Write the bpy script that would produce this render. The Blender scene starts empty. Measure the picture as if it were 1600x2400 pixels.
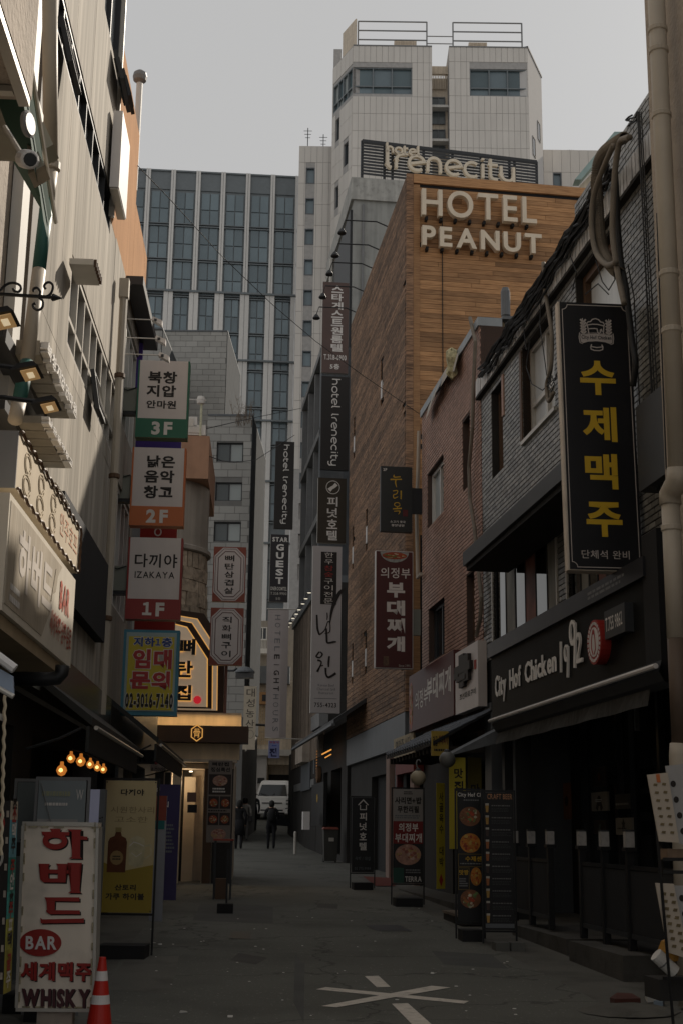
import bpy, bmesh, math, random
from mathutils import Vector, Matrix, Euler
random.seed(7)
rnd = random.random
SC = bpy.context.scene
COL = SC.collection

FPX = 3150.0
PITCH = math.atan(748 / FPX)
ROLL = math.radians(.77)
EYE = 1.5
_f = Vector((0, math.cos(PITCH), math.sin(PITCH)))
_r0 = Vector((1, 0, 0)); _u0 = _r0.cross(_f)
_r = _r0 * math.cos(ROLL) + _u0 * math.sin(ROLL)
_u = _u0 * math.cos(ROLL) - _r0 * math.sin(ROLL)
CAMP = Vector((0, 0, EYE))
cam = bpy.data.cameras.new('camera'); camo = bpy.data.objects.new('camera', cam); COL.objects.link(camo)
cam.sensor_fit = 'VERTICAL'; cam.sensor_height = 36; cam.lens = 36 * FPX / 2400
cam.clip_start = .1; cam.clip_end = 3000
camo.matrix_world = Matrix(((_r.x, _u.x, -_f.x, 0), (_r.y, _u.y, -_f.y, 0), (_r.z, _u.z, -_f.z, EYE), (0, 0, 0, 1)))
SC.camera = camo

SUN_AZ = math.radians(30.5)      # right of the street direction (+Y)
SUN_EL = math.radians(33.4)
W = bpy.data.worlds.new('World'); SC.world = W; W.use_nodes = True
nt = W.node_tree; bg = nt.nodes['Background']
sky = nt.nodes.new('ShaderNodeTexSky'); sky.sky_type = 'NISHITA'; sky.sun_disc = False
sky.sun_elevation = SUN_EL; sky.sun_rotation = SUN_AZ; sky.dust_density = 3.0; sky.air_density = 1.0; sky.ozone_density = 1.0
hsv = nt.nodes.new('ShaderNodeHueSaturation'); hsv.inputs['Saturation'].default_value = .12
mixs = nt.nodes.new('ShaderNodeMix'); mixs.data_type = 'RGBA'; mixs.inputs[0].default_value = .95
mixs.inputs[7].default_value = (4.42, 4.41, 4.4, 1)      # thin even overcast veil
nt.links.new(sky.outputs[0], hsv.inputs['Color']); nt.links.new(hsv.outputs[0], mixs.inputs[6])
nt.links.new(mixs.outputs[2], bg.inputs['Color']); bg.inputs['Strength'].default_value = .112
sun = bpy.data.lights.new('sun', 'SUN'); sun.energy = 4.6; sun.angle = math.radians(.6); sun.color = (1, .9, .77)
suno = bpy.data.objects.new('sun', sun); COL.objects.link(suno)
sd = Vector((math.sin(SUN_AZ) * math.cos(SUN_EL), math.cos(SUN_AZ) * math.cos(SUN_EL), math.sin(SUN_EL)))
suno.rotation_euler = sd.to_track_quat('Z', 'Y').to_euler(); suno.location = (30, 30, 60)
SC.view_settings.view_transform = 'Standard'; SC.view_settings.look = 'None'
SC.view_settings.gamma = 1; SC.view_settings.use_curve_mapping = False
SC.view_settings.exposure = 0.0
SC.render.engine = 'CYCLES'
SC.cycles.max_bounces = 5; SC.cycles.diffuse_bounces = 3; SC.cycles.glossy_bounces = 2
SC.cycles.use_denoising = True

MATS = {}
def mat(name, col, rough=.7, metal=0., var=.16, scale=2.5, bump=0., streak=0., isl=0., spec=.4, emit=None, es=0.,
        grain=None, gcol=None, bscale=40., dirt=0., fine=0.):
    """principled with world-space noise wear; isl: brightness change per loose piece; grain: (sx,sy,sz) stretched wood/cloth grain or painted reflection bands"""
    if name in MATS: return MATS[name]
    m = bpy.data.materials.new(name); m.use_nodes = True; t = m.node_tree; N = t.nodes; L = t.links
    b = N['Principled BSDF']; b.inputs['Roughness'].default_value = rough; b.inputs['Metallic'].default_value = metal
    b.inputs['Specular IOR Level'].default_value = spec
    geo = N.new('ShaderNodeNewGeometry'); pos = geo.outputs['Position']
    def noise(sc, detail=4, vec=None):
        n = N.new('ShaderNodeTexNoise'); n.inputs['Scale'].default_value = sc; n.inputs['Detail'].default_value = detail
        L.new(vec or pos, n.inputs['Vector']); return n.outputs['Fac']
    def mathn(op, a, bb):
        n = N.new('ShaderNodeMath'); n.operation = op
        for i, v in enumerate((a, bb)):
            if isinstance(v, (int, float)): n.inputs[i].default_value = v
            else: L.new(v, n.inputs[i])
        return n.outputs[0]
    f = mathn('ADD', mathn('MULTIPLY', mathn('SUBTRACT', noise(scale), .5), 2 * var * 1.6), 1.0)
    if fine: f = mathn('MULTIPLY', f, mathn('ADD', mathn('MULTIPLY', mathn('SUBTRACT', noise(bscale * 4, 2), .5), fine * 3), 1.0))
    if streak:
        mp = N.new('ShaderNodeMapping'); mp.inputs['Scale'].default_value = (5, 5, .35); L.new(pos, mp.inputs[0])
        f = mathn('MULTIPLY', f, mathn('ADD', mathn('MULTIPLY', mathn('SUBTRACT', noise(1.2, 5, mp.outputs[0]), .55), streak * 2.2), 1.0))
    if isl:
        oi = N.new('ShaderNodeObjectInfo')
        rr = mathn('FRACT', mathn('ADD', geo.outputs['Random Per Island'], oi.outputs['Random']), 0)
        f = mathn('MULTIPLY', f, mathn('ADD', mathn('MULTIPLY', mathn('SUBTRACT', rr, .5), 2 * isl), 1.0))
    rgb = N.new('ShaderNodeRGB'); rgb.outputs[0].default_value = (*col, 1)
    base = rgb.outputs[0]
    if grain:
        mp = N.new('ShaderNodeMapping'); mp.inputs['Scale'].default_value = grain; L.new(pos, mp.inputs[0])
        g = noise(6, 6, mp.outputs[0])
        cr = N.new('ShaderNodeMapRange'); cr.inputs[1].default_value = .38; cr.inputs[2].default_value = .66; L.new(g, cr.inputs[0])
        mx = N.new('ShaderNodeMix'); mx.data_type = 'RGBA'; L.new(cr.outputs[0], mx.inputs[0]); L.new(base, mx.inputs[6])
        mx.inputs[7].default_value = (*(gcol or tuple(c * .5 for c in col)), 1); base = mx.outputs[2]
    if name == 'asphalt':
        v = N.new('ShaderNodeTexVoronoi'); v.feature = 'DISTANCE_TO_EDGE'; v.inputs['Scale'].default_value = .42
        wv = N.new('ShaderNodeVectorMath'); wv.operation = 'ADD'; nn = N.new('ShaderNodeTexNoise'); nn.inputs['Scale'].default_value = 1.7; nn.inputs['Detail'].default_value = 6
        L.new(pos, nn.inputs['Vector']); L.new(pos, wv.inputs[0]); L.new(nn.outputs['Color'], wv.inputs[1]); L.new(wv.outputs[0], v.inputs['Vector'])
        cr = N.new('ShaderNodeMapRange'); cr.inputs[1].default_value = 0; cr.inputs[2].default_value = .012; cr.inputs[3].default_value = .55; L.new(v.outputs['Distance'], cr.inputs[0]); f = mathn('MULTIPLY', f, cr.outputs[0])
        sp = N.new('ShaderNodeMapRange'); sp.inputs[1].default_value = .66; sp.inputs[2].default_value = .74; sp.inputs[3].default_value = 1; sp.inputs[4].default_value = 2.2; L.new(noise(28, 2), sp.inputs[0]); f = mathn('MULTIPLY', f, sp.outputs[0])
    if dirt:
        d = N.new('ShaderNodeMapRange'); d.inputs[1].default_value = .5; d.inputs[2].default_value = .75
        L.new(noise(scale * 2.3, 7), d.inputs[0])
        f = mathn('MULTIPLY', f, mathn('SUBTRACT', 1.0, mathn('MULTIPLY', d.outputs[0], dirt)))
    sc_ = N.new('ShaderNodeVectorMath'); sc_.operation = 'SCALE'; L.new(base, sc_.inputs[0]); L.new(f, sc_.inputs['Scale'])
    L.new(sc_.outputs[0], b.inputs['Base Color'])
    if bump:
        bn = N.new('ShaderNodeBump'); bn.inputs['Strength'].default_value = bump; bn.inputs['Distance'].default_value = .02
        L.new(noise(bscale, 5), bn.inputs['Height']); L.new(bn.outputs[0], b.inputs['Normal'])
    if emit:
        b.inputs['Emission Color'].default_value = (*emit, 1); b.inputs['Emission Strength'].default_value = es
    MATS[name] = m; return m

def glassmat(name, col, rough=.08, spec=.8, var=.1, wav=.0):
    m = mat(name, col, rough, 0, var, .6, spec=spec, isl=.18)
    if wav:
        t = m.node_tree; N = t.nodes; b = N['Principled BSDF']
        n = N.new('ShaderNodeTexNoise'); n.inputs['Scale'].default_value = 1.2
        bn = N.new('ShaderNodeBump'); bn.inputs['Strength'].default_value = wav; t.links.new(n.outputs[0], bn.inputs['Height']); t.links.new(bn.outputs[0], b.inputs['Normal'])
    return m

class Frame:
    """vertical plane: a runs to the right for someone looking at it, z up, o towards the viewer"""
    def __init__(s, ox, oy, ang):
        s.o = Vector((ox, oy, 0)); s.t = Vector((math.cos(ang), math.sin(ang), 0)); s.n = s.t.cross(Vector((0, 0, 1))); s.ang = ang
    def w(s, a, z, o=0.): return s.o + s.t * a + s.n * o + Vector((0, 0, z))
    def px(s, x, y, o=0.):
        d = _f * FPX + _r * (x - 800) - _u * (y - 1200)
        k = ((s.o + s.n * o) - CAMP).dot(s.n) / d.dot(s.n)
        p = CAMP + d * k; return ((p - s.o).dot(s.t), p.z)
    def rect(s, x0, y0, x1, y1, o=0.):
        a0, z1 = s.px(x0, y0, o); a1, z0 = s.px(x1, y1, o)
        return min(a0, a1), max(a0, a1), min(z0, z1), max(z0, z1)
PHL = math.radians(3.094); PHR = math.radians(7.130)
LF = Frame(-2.2, 0, math.pi / 2 + PHL)                    # left facade, a = distance away
RF = Frame(5.3, 0, math.pi / 2 + PHR + math.pi)           # right facade, a = minus distance away
def FL(D): return Frame(0, D, PHL)                        # across the street, square to left facade
def FR(D): return Frame(0, D, PHR)
def FS(D, deg=0): return Frame(0, D, math.radians(deg))
def RFa(x, o=0., y=1400): return RF.px(x, y, o)[0]
def LFa(x, o=0., y=1400): return LF.px(x, y, o)[0]

GP = [(-30, 0), (8, 0), (17, .17), (30, .42), (44, .66), (52, .88), (62, 1.5), (67, 1.95), (80, 3.0), (110, 5.0), (400, 12)]
def gz(y):
    for (y0, z0), (y1, z1) in zip(GP, GP[1:]):
        if y <= y1: return z0 + (z1 - z0) * max(0, (y - y0)) / (y1 - y0)
    return GP[-1][1]
def gpx(x, y, lift=0.):
    d = _f * FPX + _r * (x - 800) - _u * (y - 1200); d = d / d.y
    Y = 2.; prev = None
    while Y < 130:
        p = CAMP + d * Y
        if p.z <= gz(Y) + lift: return p
        Y += .02
    return p

class MB:
    def __init__(s): s.v = []; s.f = []; s.m = []; s.cur = 0
    def quad(s, *p):
        n = len(s.v); s.v += [Vector(q) for q in p]; s.f.append(tuple(range(n, n + len(p)))); s.m.append(s.cur)
    def hexa(s, c):
        """8 corners: 0-3 bottom ccw, 4-7 top"""
        n = len(s.v); s.v += [Vector(q) for q in c]
        for f in ((3, 2, 1, 0), (4, 5, 6, 7), (0, 1, 5, 4), (1, 2, 6, 5), (2, 3, 7, 6), (3, 0, 4, 7)):
            s.f.append(tuple(n + i for i in f)); s.m.append(s.cur)
    def box(s, F, a0, a1, z0, z1, o0, o1):
        if a1 < a0: a0, a1 = a1, a0
        if z1 < z0: z0, z1 = z1, z0
        if o1 < o0: o0, o1 = o1, o0
        w = F.w
        s.hexa([w(a0, z0, o1), w(a1, z0, o1), w(a1, z0, o0), w(a0, z0, o0), w(a0, z1, o1), w(a1, z1, o1), w(a1, z1, o0), w(a0, z1, o0)][::1])
        return s
    def wbox(s, x0, x1, y0, y1, z0, z1):
        s.hexa([(x0, y0, z0), (x1, y0, z0), (x1, y1, z0), (x0, y1, z0), (x0, y0, z1), (x1, y0, z1), (x1, y1, z1), (x0, y1, z1)]); return s
    def prism(s, F, pts, o0, o1):
        """convex-ish polygon pts (a,z) ccw seen from viewer"""
        area = sum(pts[i][0] * pts[(i + 1) % len(pts)][1] - pts[(i + 1) % len(pts)][0] * pts[i][1] for i in range(len(pts)))
        if area < 0: pts = pts[::-1]
        n = len(s.v); k = len(pts)
        s.v += [F.w(a, z, o1) for a, z in pts] + [F.w(a, z, o0) for a, z in pts]
        s.f.append(tuple(range(n, n + k))); s.m.append(s.cur)
        s.f.append(tuple(range(n + 2 * k - 1, n + k - 1, -1))); s.m.append(s.cur)
        for i in range(k):
            j = (i + 1) % k; s.f.append((n + i, n + k + i, n + k + j, n + j)); s.m.append(s.cur)
        return s
    def tube(s, pts, r, seg=8, r2=None, caps=True):
        pts = [Vector(p) for p in pts]; n0 = len(s.v); N = len(pts)
        up = Vector((0, 0, 1)); prev = None
        for i, p in enumerate(pts):
            d = (pts[min(i + 1, N - 1)] - pts[max(i - 1, 0)]).normalized()
            if prev is None:
                x = d.cross(up)
                if x.length < .05: x = d.cross(Vector((0, 1, 0)))
            else: x = prev - d * prev.dot(d)
            x.normalize(); prev = x; y = d.cross(x)
            rr = r if r2 is None else r + (r2 - r) * i / (N - 1)
            for k in range(seg):
                t = 2 * math.pi * k / seg; s.v.append(p + (x * math.cos(t) + y * math.sin(t)) * rr)
        for i in range(N - 1):
            for k in range(seg):
                a = n0 + i * seg + k; b = n0 + i * seg + (k + 1) % seg
                s.f.append((a, b, b + seg, a + seg)); s.m.append(s.cur)
        if caps:
            s.f.append(tuple(n0 + k for k in range(seg))[::-1]); s.m.append(s.cur)
            s.f.append(tuple(n0 + (N - 1) * seg + k for k in range(seg))); s.m.append(s.cur)
        return s
    def lathe(s, c, prof, seg=20, axis=Vector((0, 0, 1))):
        c = Vector(c); q = Vector((0, 0, 1)).rotation_difference(axis); n0 = len(s.v); N = len(prof)
        for r, z in prof:
            for k in range(seg):
                t = 2 * math.pi * k / seg; s.v.append(c + q @ Vector((r * math.cos(t), r * math.sin(t), z)))
        for i in range(N - 1):
            for k in range(seg):
                a = n0 + i * seg + k; b = n0 + i * seg + (k + 1) % seg
                s.f.append((a, b, b + seg, a + seg)); s.m.append(s.cur)
        s.f.append(tuple(n0 + k for k in range(seg))[::-1]); s.m.append(s.cur)
        s.f.append(tuple(n0 + (N - 1) * seg + k for k in range(seg))); s.m.append(s.cur)
        return s
    def ribbon(s, F, pts, w, o0, o1, closed=False):
        """mitred strip; w number or list"""
        N = len(pts); P = [Vector((a, z)) for a, z in pts]; n0 = len(s.v)
        for i in range(N):
            if closed: d1 = P[i] - P[i - 1]; d2 = P[(i + 1) % N] - P[i]
            else: d1 = P[i] - P[i - 1] if i else P[1] - P[0]; d2 = P[i + 1] - P[i] if i < N - 1 else d1
            d1 = d1.normalized(); d2 = d2.normalized(); n1 = Vector((-d1.y, d1.x)); n2 = Vector((-d2.y, d2.x)); m = (n1 + n2)
            if m.length < .2: m = n1
            m.normalize(); k = 1 / max(.5, m.dot(n1)); ww = (w[i] if isinstance(w, (list, tuple)) else w) * .5 * k
            for sg in (1, -1):
                q = P[i] + m * ww * sg
                s.v.append(F.w(q.x, q.y, o1)); s.v.append(F.w(q.x, q.y, o0))
        M = N if closed else N - 1
        for i in range(M):
            a = n0 + i * 4; b = n0 + ((i + 1) % N) * 4
            for f in ((a + 2, b + 2, b, a), (a + 1, b + 1, b + 3, a + 3), (a, b, b + 1, a + 1), (a + 3, b + 3, b + 2, a + 2)):
                s.f.append(f); s.m.append(s.cur)
        if not closed:
            a = n0; s.f.append((a, a + 1, a + 3, a + 2)); s.m.append(s.cur)
            a = n0 + (N - 1) * 4; s.f.append((a + 2, a + 3, a + 1, a)); s.m.append(s.cur)
        return s

def _loc(o):
    p = Vector(o.location); q = o.parent
    while q: p += q.location; q = q.parent
    return p
def mesh_of(name, mb, mats, origin, smooth=False):
    me = bpy.data.meshes.new(name); me.from_pydata([v - origin for v in mb.v], [], mb.f)
    if not isinstance(mats, (list, tuple)): mats = [mats]
    for m in mats: me.materials.append(m)
    if len(mats) > 1: me.polygons.foreach_set('material_index', mb.m)
    if smooth: me.polygons.foreach_set('use_smooth', [True] * len(me.polygons))
    me.update(); return me
def obj(name, mb, m, parent=None, kind=None, smooth=False, label=None):
    vs = mb.v; lo = Vector((min(v.x for v in vs), min(v.y for v in vs), min(v.z for v in vs))); hi = Vector((max(v.x for v in vs), max(v.y for v in vs), max(v.z for v in vs)))
    org = Vector(((lo.x + hi.x) / 2, (lo.y + hi.y) / 2, lo.z))
    o = bpy.data.objects.new(name, mesh_of(name, mb, m, org, smooth)); COL.objects.link(o)
    if parent: o.parent = parent; o.location = org - _loc(parent)
    else: o.location = org
    if kind: o['kind'] = kind
    if label: o['label'] = label
    if smooth == 'auto': pass
    return o
def thing(name, label, cat, loc, group=None):
    o = bpy.data.objects.new(name, None); COL.objects.link(o); o.location = loc; o.empty_display_size = .2
    o['label'] = label; o['category'] = cat
    if group: o['group'] = group
    return o
def tag(o, label, cat, group=None):
    o['label'] = label; o['category'] = cat
    if group: o['group'] = group
    return o
def inst(name, me, parent, pos, ang=0., scale=None, label=None):
    o = bpy.data.objects.new(name, me); COL.objects.link(o)
    if parent: o.parent = parent; o.location = Vector(pos) - _loc(parent)
    else: o.location = pos
    o.rotation_euler = (0, 0, ang)
    if scale: o.scale = scale
    if label: o['label'] = label
    return o
UF = Frame(0, 0, 0)       # unit frame for shared meshes: a=x, z=z, o=-y
def B(F, r, o0, o1):      # box from rect tuple
    return MB().box(F, r[0], r[1], r[2], r[3], o0, o1)

def wall(F, A0, A1, Z0, Z1, holes, o=0., depth=.3, mb=None, reveal=.18):
    """solid slab with rectangular recesses"""
    mb = mb or MB()
    hs = [(max(A0, h[0]), min(A1, h[1]), max(Z0, h[2]), min(Z1, h[3])) for h in holes]
    As = sorted({A0, A1, *[h[0] for h in hs], *[h[1] for h in hs]}); Zs = sorted({Z0, Z1, *[h[2] for h in hs], *[h[3] for h in hs]})
    for a0, a1 in zip(As, As[1:]):
        for z0, z1 in zip(Zs, Zs[1:]):
            ca, cz = (a0 + a1) / 2, (z0 + z1) / 2
            if any(h[0] < ca < h[1] and h[2] < cz < h[3] for h in hs): continue
            mb.quad(F.w(a0, z0, o), F.w(a1, z0, o), F.w(a1, z1, o), F.w(a0, z1, o))
    for a0, a1, z0, z1 in hs:
        q = o - reveal
        mb.quad(F.w(a0, z0, o), F.w(a0, z1, o), F.w(a0, z1, q), F.w(a0, z0, q))
        mb.quad(F.w(a1, z0, o), F.w(a1, z0, q), F.w(a1, z1, q), F.w(a1, z1, o))
        mb.quad(F.w(a0, z1, o), F.w(a1, z1, o), F.w(a1, z1, q), F.w(a0, z1, q))
        mb.quad(F.w(a0, z0, o), F.w(a0, z0, q), F.w(a1, z0, q), F.w(a1, z0, o))
        mb.quad(F.w(a0, z0, q), F.w(a1, z0, q), F.w(a1, z1, q), F.w(a0, z1, q))
    d = o - depth
    mb.quad(F.w(A0, Z1, o), F.w(A1, Z1, o), F.w(A1, Z1, d), F.w(A0, Z1, d))
    mb.quad(F.w(A0, Z0, o), F.w(A0, Z1, o), F.w(A0, Z1, d), F.w(A0, Z0, d))
    mb.quad(F.w(A1, Z0, o), F.w(A1, Z0, d), F.w(A1, Z1, d), F.w(A1, Z1, o))
    mb.quad(F.w(A0, Z0, d), F.w(A0, Z1, d), F.w(A1, Z1, d), F.w(A1, Z0, d))
    return mb

def window(F, r, parent, cols=1, rows=1, o=-.1, fr=.05, fm=None, gm=None, dep=.06, splits=None, mull=None, pane='pane', name='window'):
    """frame mesh + one pane object per light"""
    a0, a1, z0, z1 = r; mull = mull or fr
    mb = MB(); mb.box(F, a0, a0 + fr, z0, z1, o, o + dep); mb.box(F, a1 - fr, a1, z0, z1, o, o + dep)
    mb.box(F, a0 + fr, a1 - fr, z0, z0 + fr, o, o + dep - .003); mb.box(F, a0 + fr, a1 - fr, z1 - fr, z1, o, o + dep - .003)
    ca = [a0 + fr + (a1 - a0 - 2 * fr) * i / cols for i in range(cols + 1)]
    cz = splits and [z0 + fr] + [z0 + (z1 - z0) * s_ for s_ in splits] + [z1 - fr] or [z0 + fr + (z1 - z0 - 2 * fr) * i / rows for i in range(rows + 1)]
    for c in ca[1:-1]: mb.box(F, c - mull / 2, c + mull / 2, z0 + fr, z1 - fr, o, o + dep - .006)
    for c in cz[1:-1]: mb.box(F, a0 + fr, a1 - fr, c - mull / 2, c + mull / 2, o, o + dep - .012)
    w = obj(name, mb, fm, parent)
    for i in range(len(ca) - 1):
        for j in range(len(cz) - 1):
            e = rnd() * .006
            p = MB(); p.box(F, ca[i], ca[i + 1], cz[j], cz[j + 1], o + .004 + e, o + .014 + e)
            obj(pane, p, gm[(i + j) % len(gm)] if isinstance(gm, list) else gm, w)
    return w

def pieces(F, parent, cells, th, o, m, name='brick', bevel=.0, limit=295, stuffname='bricks', near=True):
    """cells: (a0,a1,z0,z1); nearest `limit` become objects sharing meshes, the rest one stuff part"""
    def dist(c): return (F.w((c[0] + c[1]) / 2, (c[2] + c[3]) / 2) - CAMP).length_squared
    cells = sorted(cells, key=dist); cache = {}
    for c in cells[:limit]:
        wd, h = round(c[1] - c[0], 3), round(c[3] - c[2], 3)
        if (wd, h) not in cache:
            mb = MB(); mb.box(UF, 0, wd, 0, h, 0, th); cache[(wd, h)] = mesh_of(name, mb, m, Vector((0, 0, 0)))
        inst(name, cache[(wd, h)], parent, F.w(c[0], c[2], o + (rnd() - .5) * th * .15), F.ang)
    if len(cells) > limit:
        mb = MB()
        for c in cells[limit:]: mb.box(F, c[0], c[1], c[2], c[3], o, o + th * (.92 + .12 * rnd()))
        obj(stuffname, mb, m, parent, kind='stuff')
def courses(A0, A1, Z0, Z1, w, h, gap, holes=(), jw=0., top=None, stagger=.5, minw=.25):
    out = []; r = 0; z = Z0
    while z < Z1 - h * .5:
        zt = min(z + h - gap, Z1)
        a = A0 - (stagger * w if r % 2 else 0) - rnd() * jw * w
        while a < A1:
            ww = w * (1 + (rnd() - .5) * jw * 2)
            segs = [(max(a, A0), min(a + ww - gap, A1))]
            for hh in holes:
                if zt > hh[2] and z < hh[3]:
                    ns = []
                    for s0, s1 in segs:
                        if s1 <= hh[0] or s0 >= hh[1]: ns.append((s0, s1))
                        else:
                            if s0 < hh[0]: ns.append((s0, hh[0]))
                            if s1 > hh[1]: ns.append((hh[1], s1))
                    segs = ns
            for s0, s1 in segs:
                if s1 - s0 > w * minw * .4:
                    if top is None or zt < top((s0 + s1) / 2): out.append((s0, s1, z, zt))
            a += ww
        z += h; r += 1
    return out

GS = bpy.data.scenes.new('glyph_scene')
_GC = {}
def glyph(ch, bold=0., res=2, ext=False):
    k = (ch, bold, res, ext)
    if k in _GC: return _GC[k]
    c = bpy.data.curves.new('glyph', 'FONT'); c.body = ch; c.size = 1; c.offset = bold; c.resolution_u = res
    if ext: c.extrude = .5
    o = bpy.data.objects.new('glyph', c); GS.collection.objects.link(o); GS.view_layers[0].update(); dg = GS.view_layers[0].depsgraph
    me = bpy.data.meshes.new_from_object(o.evaluated_get(dg))
    vs = [v.co.copy() for v in me.vertices]; fs = [tuple(p.vertices) for p in me.polygons]
    bpy.data.objects.remove(o); bpy.data.curves.remove(c); bpy.data.meshes.remove(me)
    if vs: bb = (min(v.x for v in vs), max(v.x for v in vs), min(v.y for v in vs), max(v.y for v in vs))
    else: bb = (0, 0, 0, 0)
    _GC[k] = (vs, fs, bb); return _GC[k]
def layout(s, bold, gap, res=2, ext=False):
    x = 0; out = []
    for ch in s:
        if ch == ' ': x += .32; continue
        if ch == '1': ch = '\uff11'
        vs, fs, bb = glyph(ch, bold, res, ext)
        if ch == '\uff11': vs = [Vector((v.x * .8, v.y * .88 + .05, v.z)) for v in vs]; bb = (bb[0] * .8, bb[1] * .8)
        hang = 0x1100 < ord(ch) < 0xff00
        if hang: out.append((vs, fs, x - .0)); x += .96 + gap
        else: out.append((vs, fs, x - bb[0])); x += bb[1] - bb[0] + .09 + gap
    return out
def text(F, s, r, o, m, parent, bold=.0, gap=0., th=0., rot=0, name='letter', joined=False, res=2, keep=False, skew=0.):
    """string stretched into rect r=(a0,a1,z0,z1); rot=-1 reads top to bottom"""
    ext = th > 0
    L = layout(s, bold, gap, res, ext)
    if not L: return []
    xs = [v.x + x for vs, _, x in L for v in vs]; ys = [v.y for vs, _, _ in L for v in vs]
    x0, x1, y0, y1 = min(xs), max(xs), min(ys), max(ys)
    a0, a1, z0, z1 = r; res_ = []; J = MB()
    for vs, fs, x in L:
        mb = J if joined else MB(); n = len(mb.v)
        for v in vs:
            u = (v.x + x - x0) / (x1 - x0); w = (v.y - y0) / max(1e-6, y1 - y0)
            if rot == -1: a = a0 + (a1 - a0) * w; z = z1 - (z1 - z0) * u
            else: a = a0 + (a1 - a0) * u; z = z0 + (z1 - z0) * w + skew * (a - a0)
            mb.v.append(F.w(a, z, o + ((v.z + .5) * th if ext else 0)))
        mb.f += [tuple(n + i for i in f) for f in fs]; mb.m += [0] * len(fs)
        if not joined: res_.append(obj(name, mb, m, parent))
    if joined: res_.append(obj('lettering', J, m, parent, kind='stuff'))
    return res_
def sub(r, u0, u1, v0, v1):
    """fraction rect; v from the top"""
    a0, a1, z0, z1 = r; return (a0 + (a1 - a0) * u0, a0 + (a1 - a0) * u1, z1 - (z1 - z0) * v1, z1 - (z1 - z0) * v0)
def vtext(F, s, r, o, m, parent, bold=0., fill=.82, **k):
    n = len(s)
    for i, ch in enumerate(s):
        if ch == ' ': continue
        c = sub(r, 0, 1, (i + (1 - fill) / 2) / n, (i + 1 - (1 - fill) / 2) / n); text(F, ch, c, o, m, parent, bold, **k)
def arc(cx, cy, rx, ry, t0, t1, n=10):
    return [(cx + rx * math.cos(math.radians(t0 + (t1 - t0) * i / n)), cy + ry * math.sin(math.radians(t0 + (t1 - t0) * i / n))) for i in range(n + 1)]
STROKE = {   # rounded thin lettering, x-height 1
 'h': (1.0, [[(0, 1.65), (0, 0)], [(0, .35)] + arc(.42, .55, .42, .45, 170, 0) + [(.84, 0)]]),
 'o': (1.0, [arc(.5, .5, .5, .5, 90, 450, 20)]),
 't': (.62, [[(.12, 1.4), (.12, .3)] + arc(.4, .28, .28, .28, 180, 270, 5) + [(.6, 0)], [(-.05, 1), (.6, 1)]]),
 'e': (1.0, [[(.08, .42), (.92, .62)] + arc(.5, .5, .5, .5, 15, 310, 18)]),
 'l': (.38, [[(.05, 1.65), (.05, .25)] + arc(.28, .25, .23, .25, 180, 270, 4)]),
 'I': (.40, [[(.05, 1.4), (.05, .25)] + arc(.3, .25, .25, .25, 180, 270, 4)]),
 'r': (.62, [[(0, 0), (0, .55)] + arc(.45, .55, .45, .45, 180, 75, 7)]),
 'n': (1.0, [[(0, 0), (0, .55)] + arc(.42, .55, .42, .45, 180, 0) + [(.84, 0)]]),
 'c': (.92, [arc(.5, .5, .5, .5, 50, 310, 16)]),
 'i': (.25, [[(.08, 1), (.08, 0)], [(.08, 1.38), (.08, 1.25)]]),
 'y': (1.0, [[(0, 1), (0, .45)] + arc(.42, .45, .42, .45, 180, 360) + [(.84, 1)], [(.84, .45), (.84, -.2)] + arc(.46, -.2, .38, .38, 0, -130, 8)]),
 ' ': (.7, []),
}
def stroketext(F, s, r, w, o0, o1, m, parent, rot=0, name='letter', skew=0.):
    pen = 0; G = []
    for ch in s:
        adv, st = STROKE[ch]; G.append([[(x + pen, y) for x, y in q] for q in st]); pen += adv + (.22 if ch != ' ' else 0)
    xs = [p[0] for g in G for q in g for p in q]; ys = [p[1] for g in G for q in g for p in q]
    x0, x1, y0, y1 = min(xs), max(xs), min(ys), max(ys); a0, a1, z0, z1 = r
    def mp(p):
        u = (p[0] - x0) / (x1 - x0); v = (p[1] - y0) / (y1 - y0)
        if rot == -1: return (a0 + (a1 - a0) * v, z1 - (z1 - z0) * u)
        a = a0 + (a1 - a0) * u; return (a, z0 + (z1 - z0) * v + skew * (a - a0))
    for g in G:
        if not g: continue
        mb = MB()
        for k, q in enumerate(g): mb.ribbon(F, [mp(p) for p in q], w, o0, o1 + .0015 * k)
        obj(name, mb, m, parent)
def ellipse(F, ca, cz, ra, rz, o0, o1, n=24):
    return MB().prism(F, [(ca + ra * math.cos(2 * math.pi * i / n), cz + rz * math.sin(2 * math.pi * i / n)) for i in range(n)], o0, o1)
def linetext(F, r, rows, o, m, parent, th=.55, name='fine_print'):
    """rows of print too small to read"""
    mb = MB()
    for i in range(rows):
        v0 = (i + (1 - th) / 2) / rows; a = 0
        end = .75 + .25 * rnd()
        while a < end:
            l = .04 + .1 * rnd(); q = sub(r, a, min(a + l, end), v0, v0 + th / rows)
            mb.quad(F.w(q[0], q[2], o), F.w(q[1], q[2], o), F.w(q[1], q[3], o), F.w(q[0], q[3], o)); a += l + .025
    return obj(name, mb, m, parent, kind='stuff')
M = {}
M['asphalt'] = mat('asphalt', (.135, .135, .12), .92, var=.2, scale=.35, bump=.5, bscale=90, fine=.35, dirt=.25, spec=.2)
M['ground'] = mat('concrete_ground', (.13, .126, .112), .95, var=.2, scale=.9, bump=.4, bscale=50, fine=.25, dirt=.35, spec=.2)
M['paint'] = mat('road_paint', (.62, .57, .5), .8, var=.12, scale=6, dirt=.3, fine=.2)
M['panel'] = mat('sheet_metal_cream', (.48, .44, .38), .75, 0., var=.09, scale=.5, streak=.4, isl=.1, spec=.04, grain=(1.1, 1.1, .04), gcol=(.36, .33, .285))  # stretched grain paints soft vertical reflection bands into the metal colour
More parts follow.
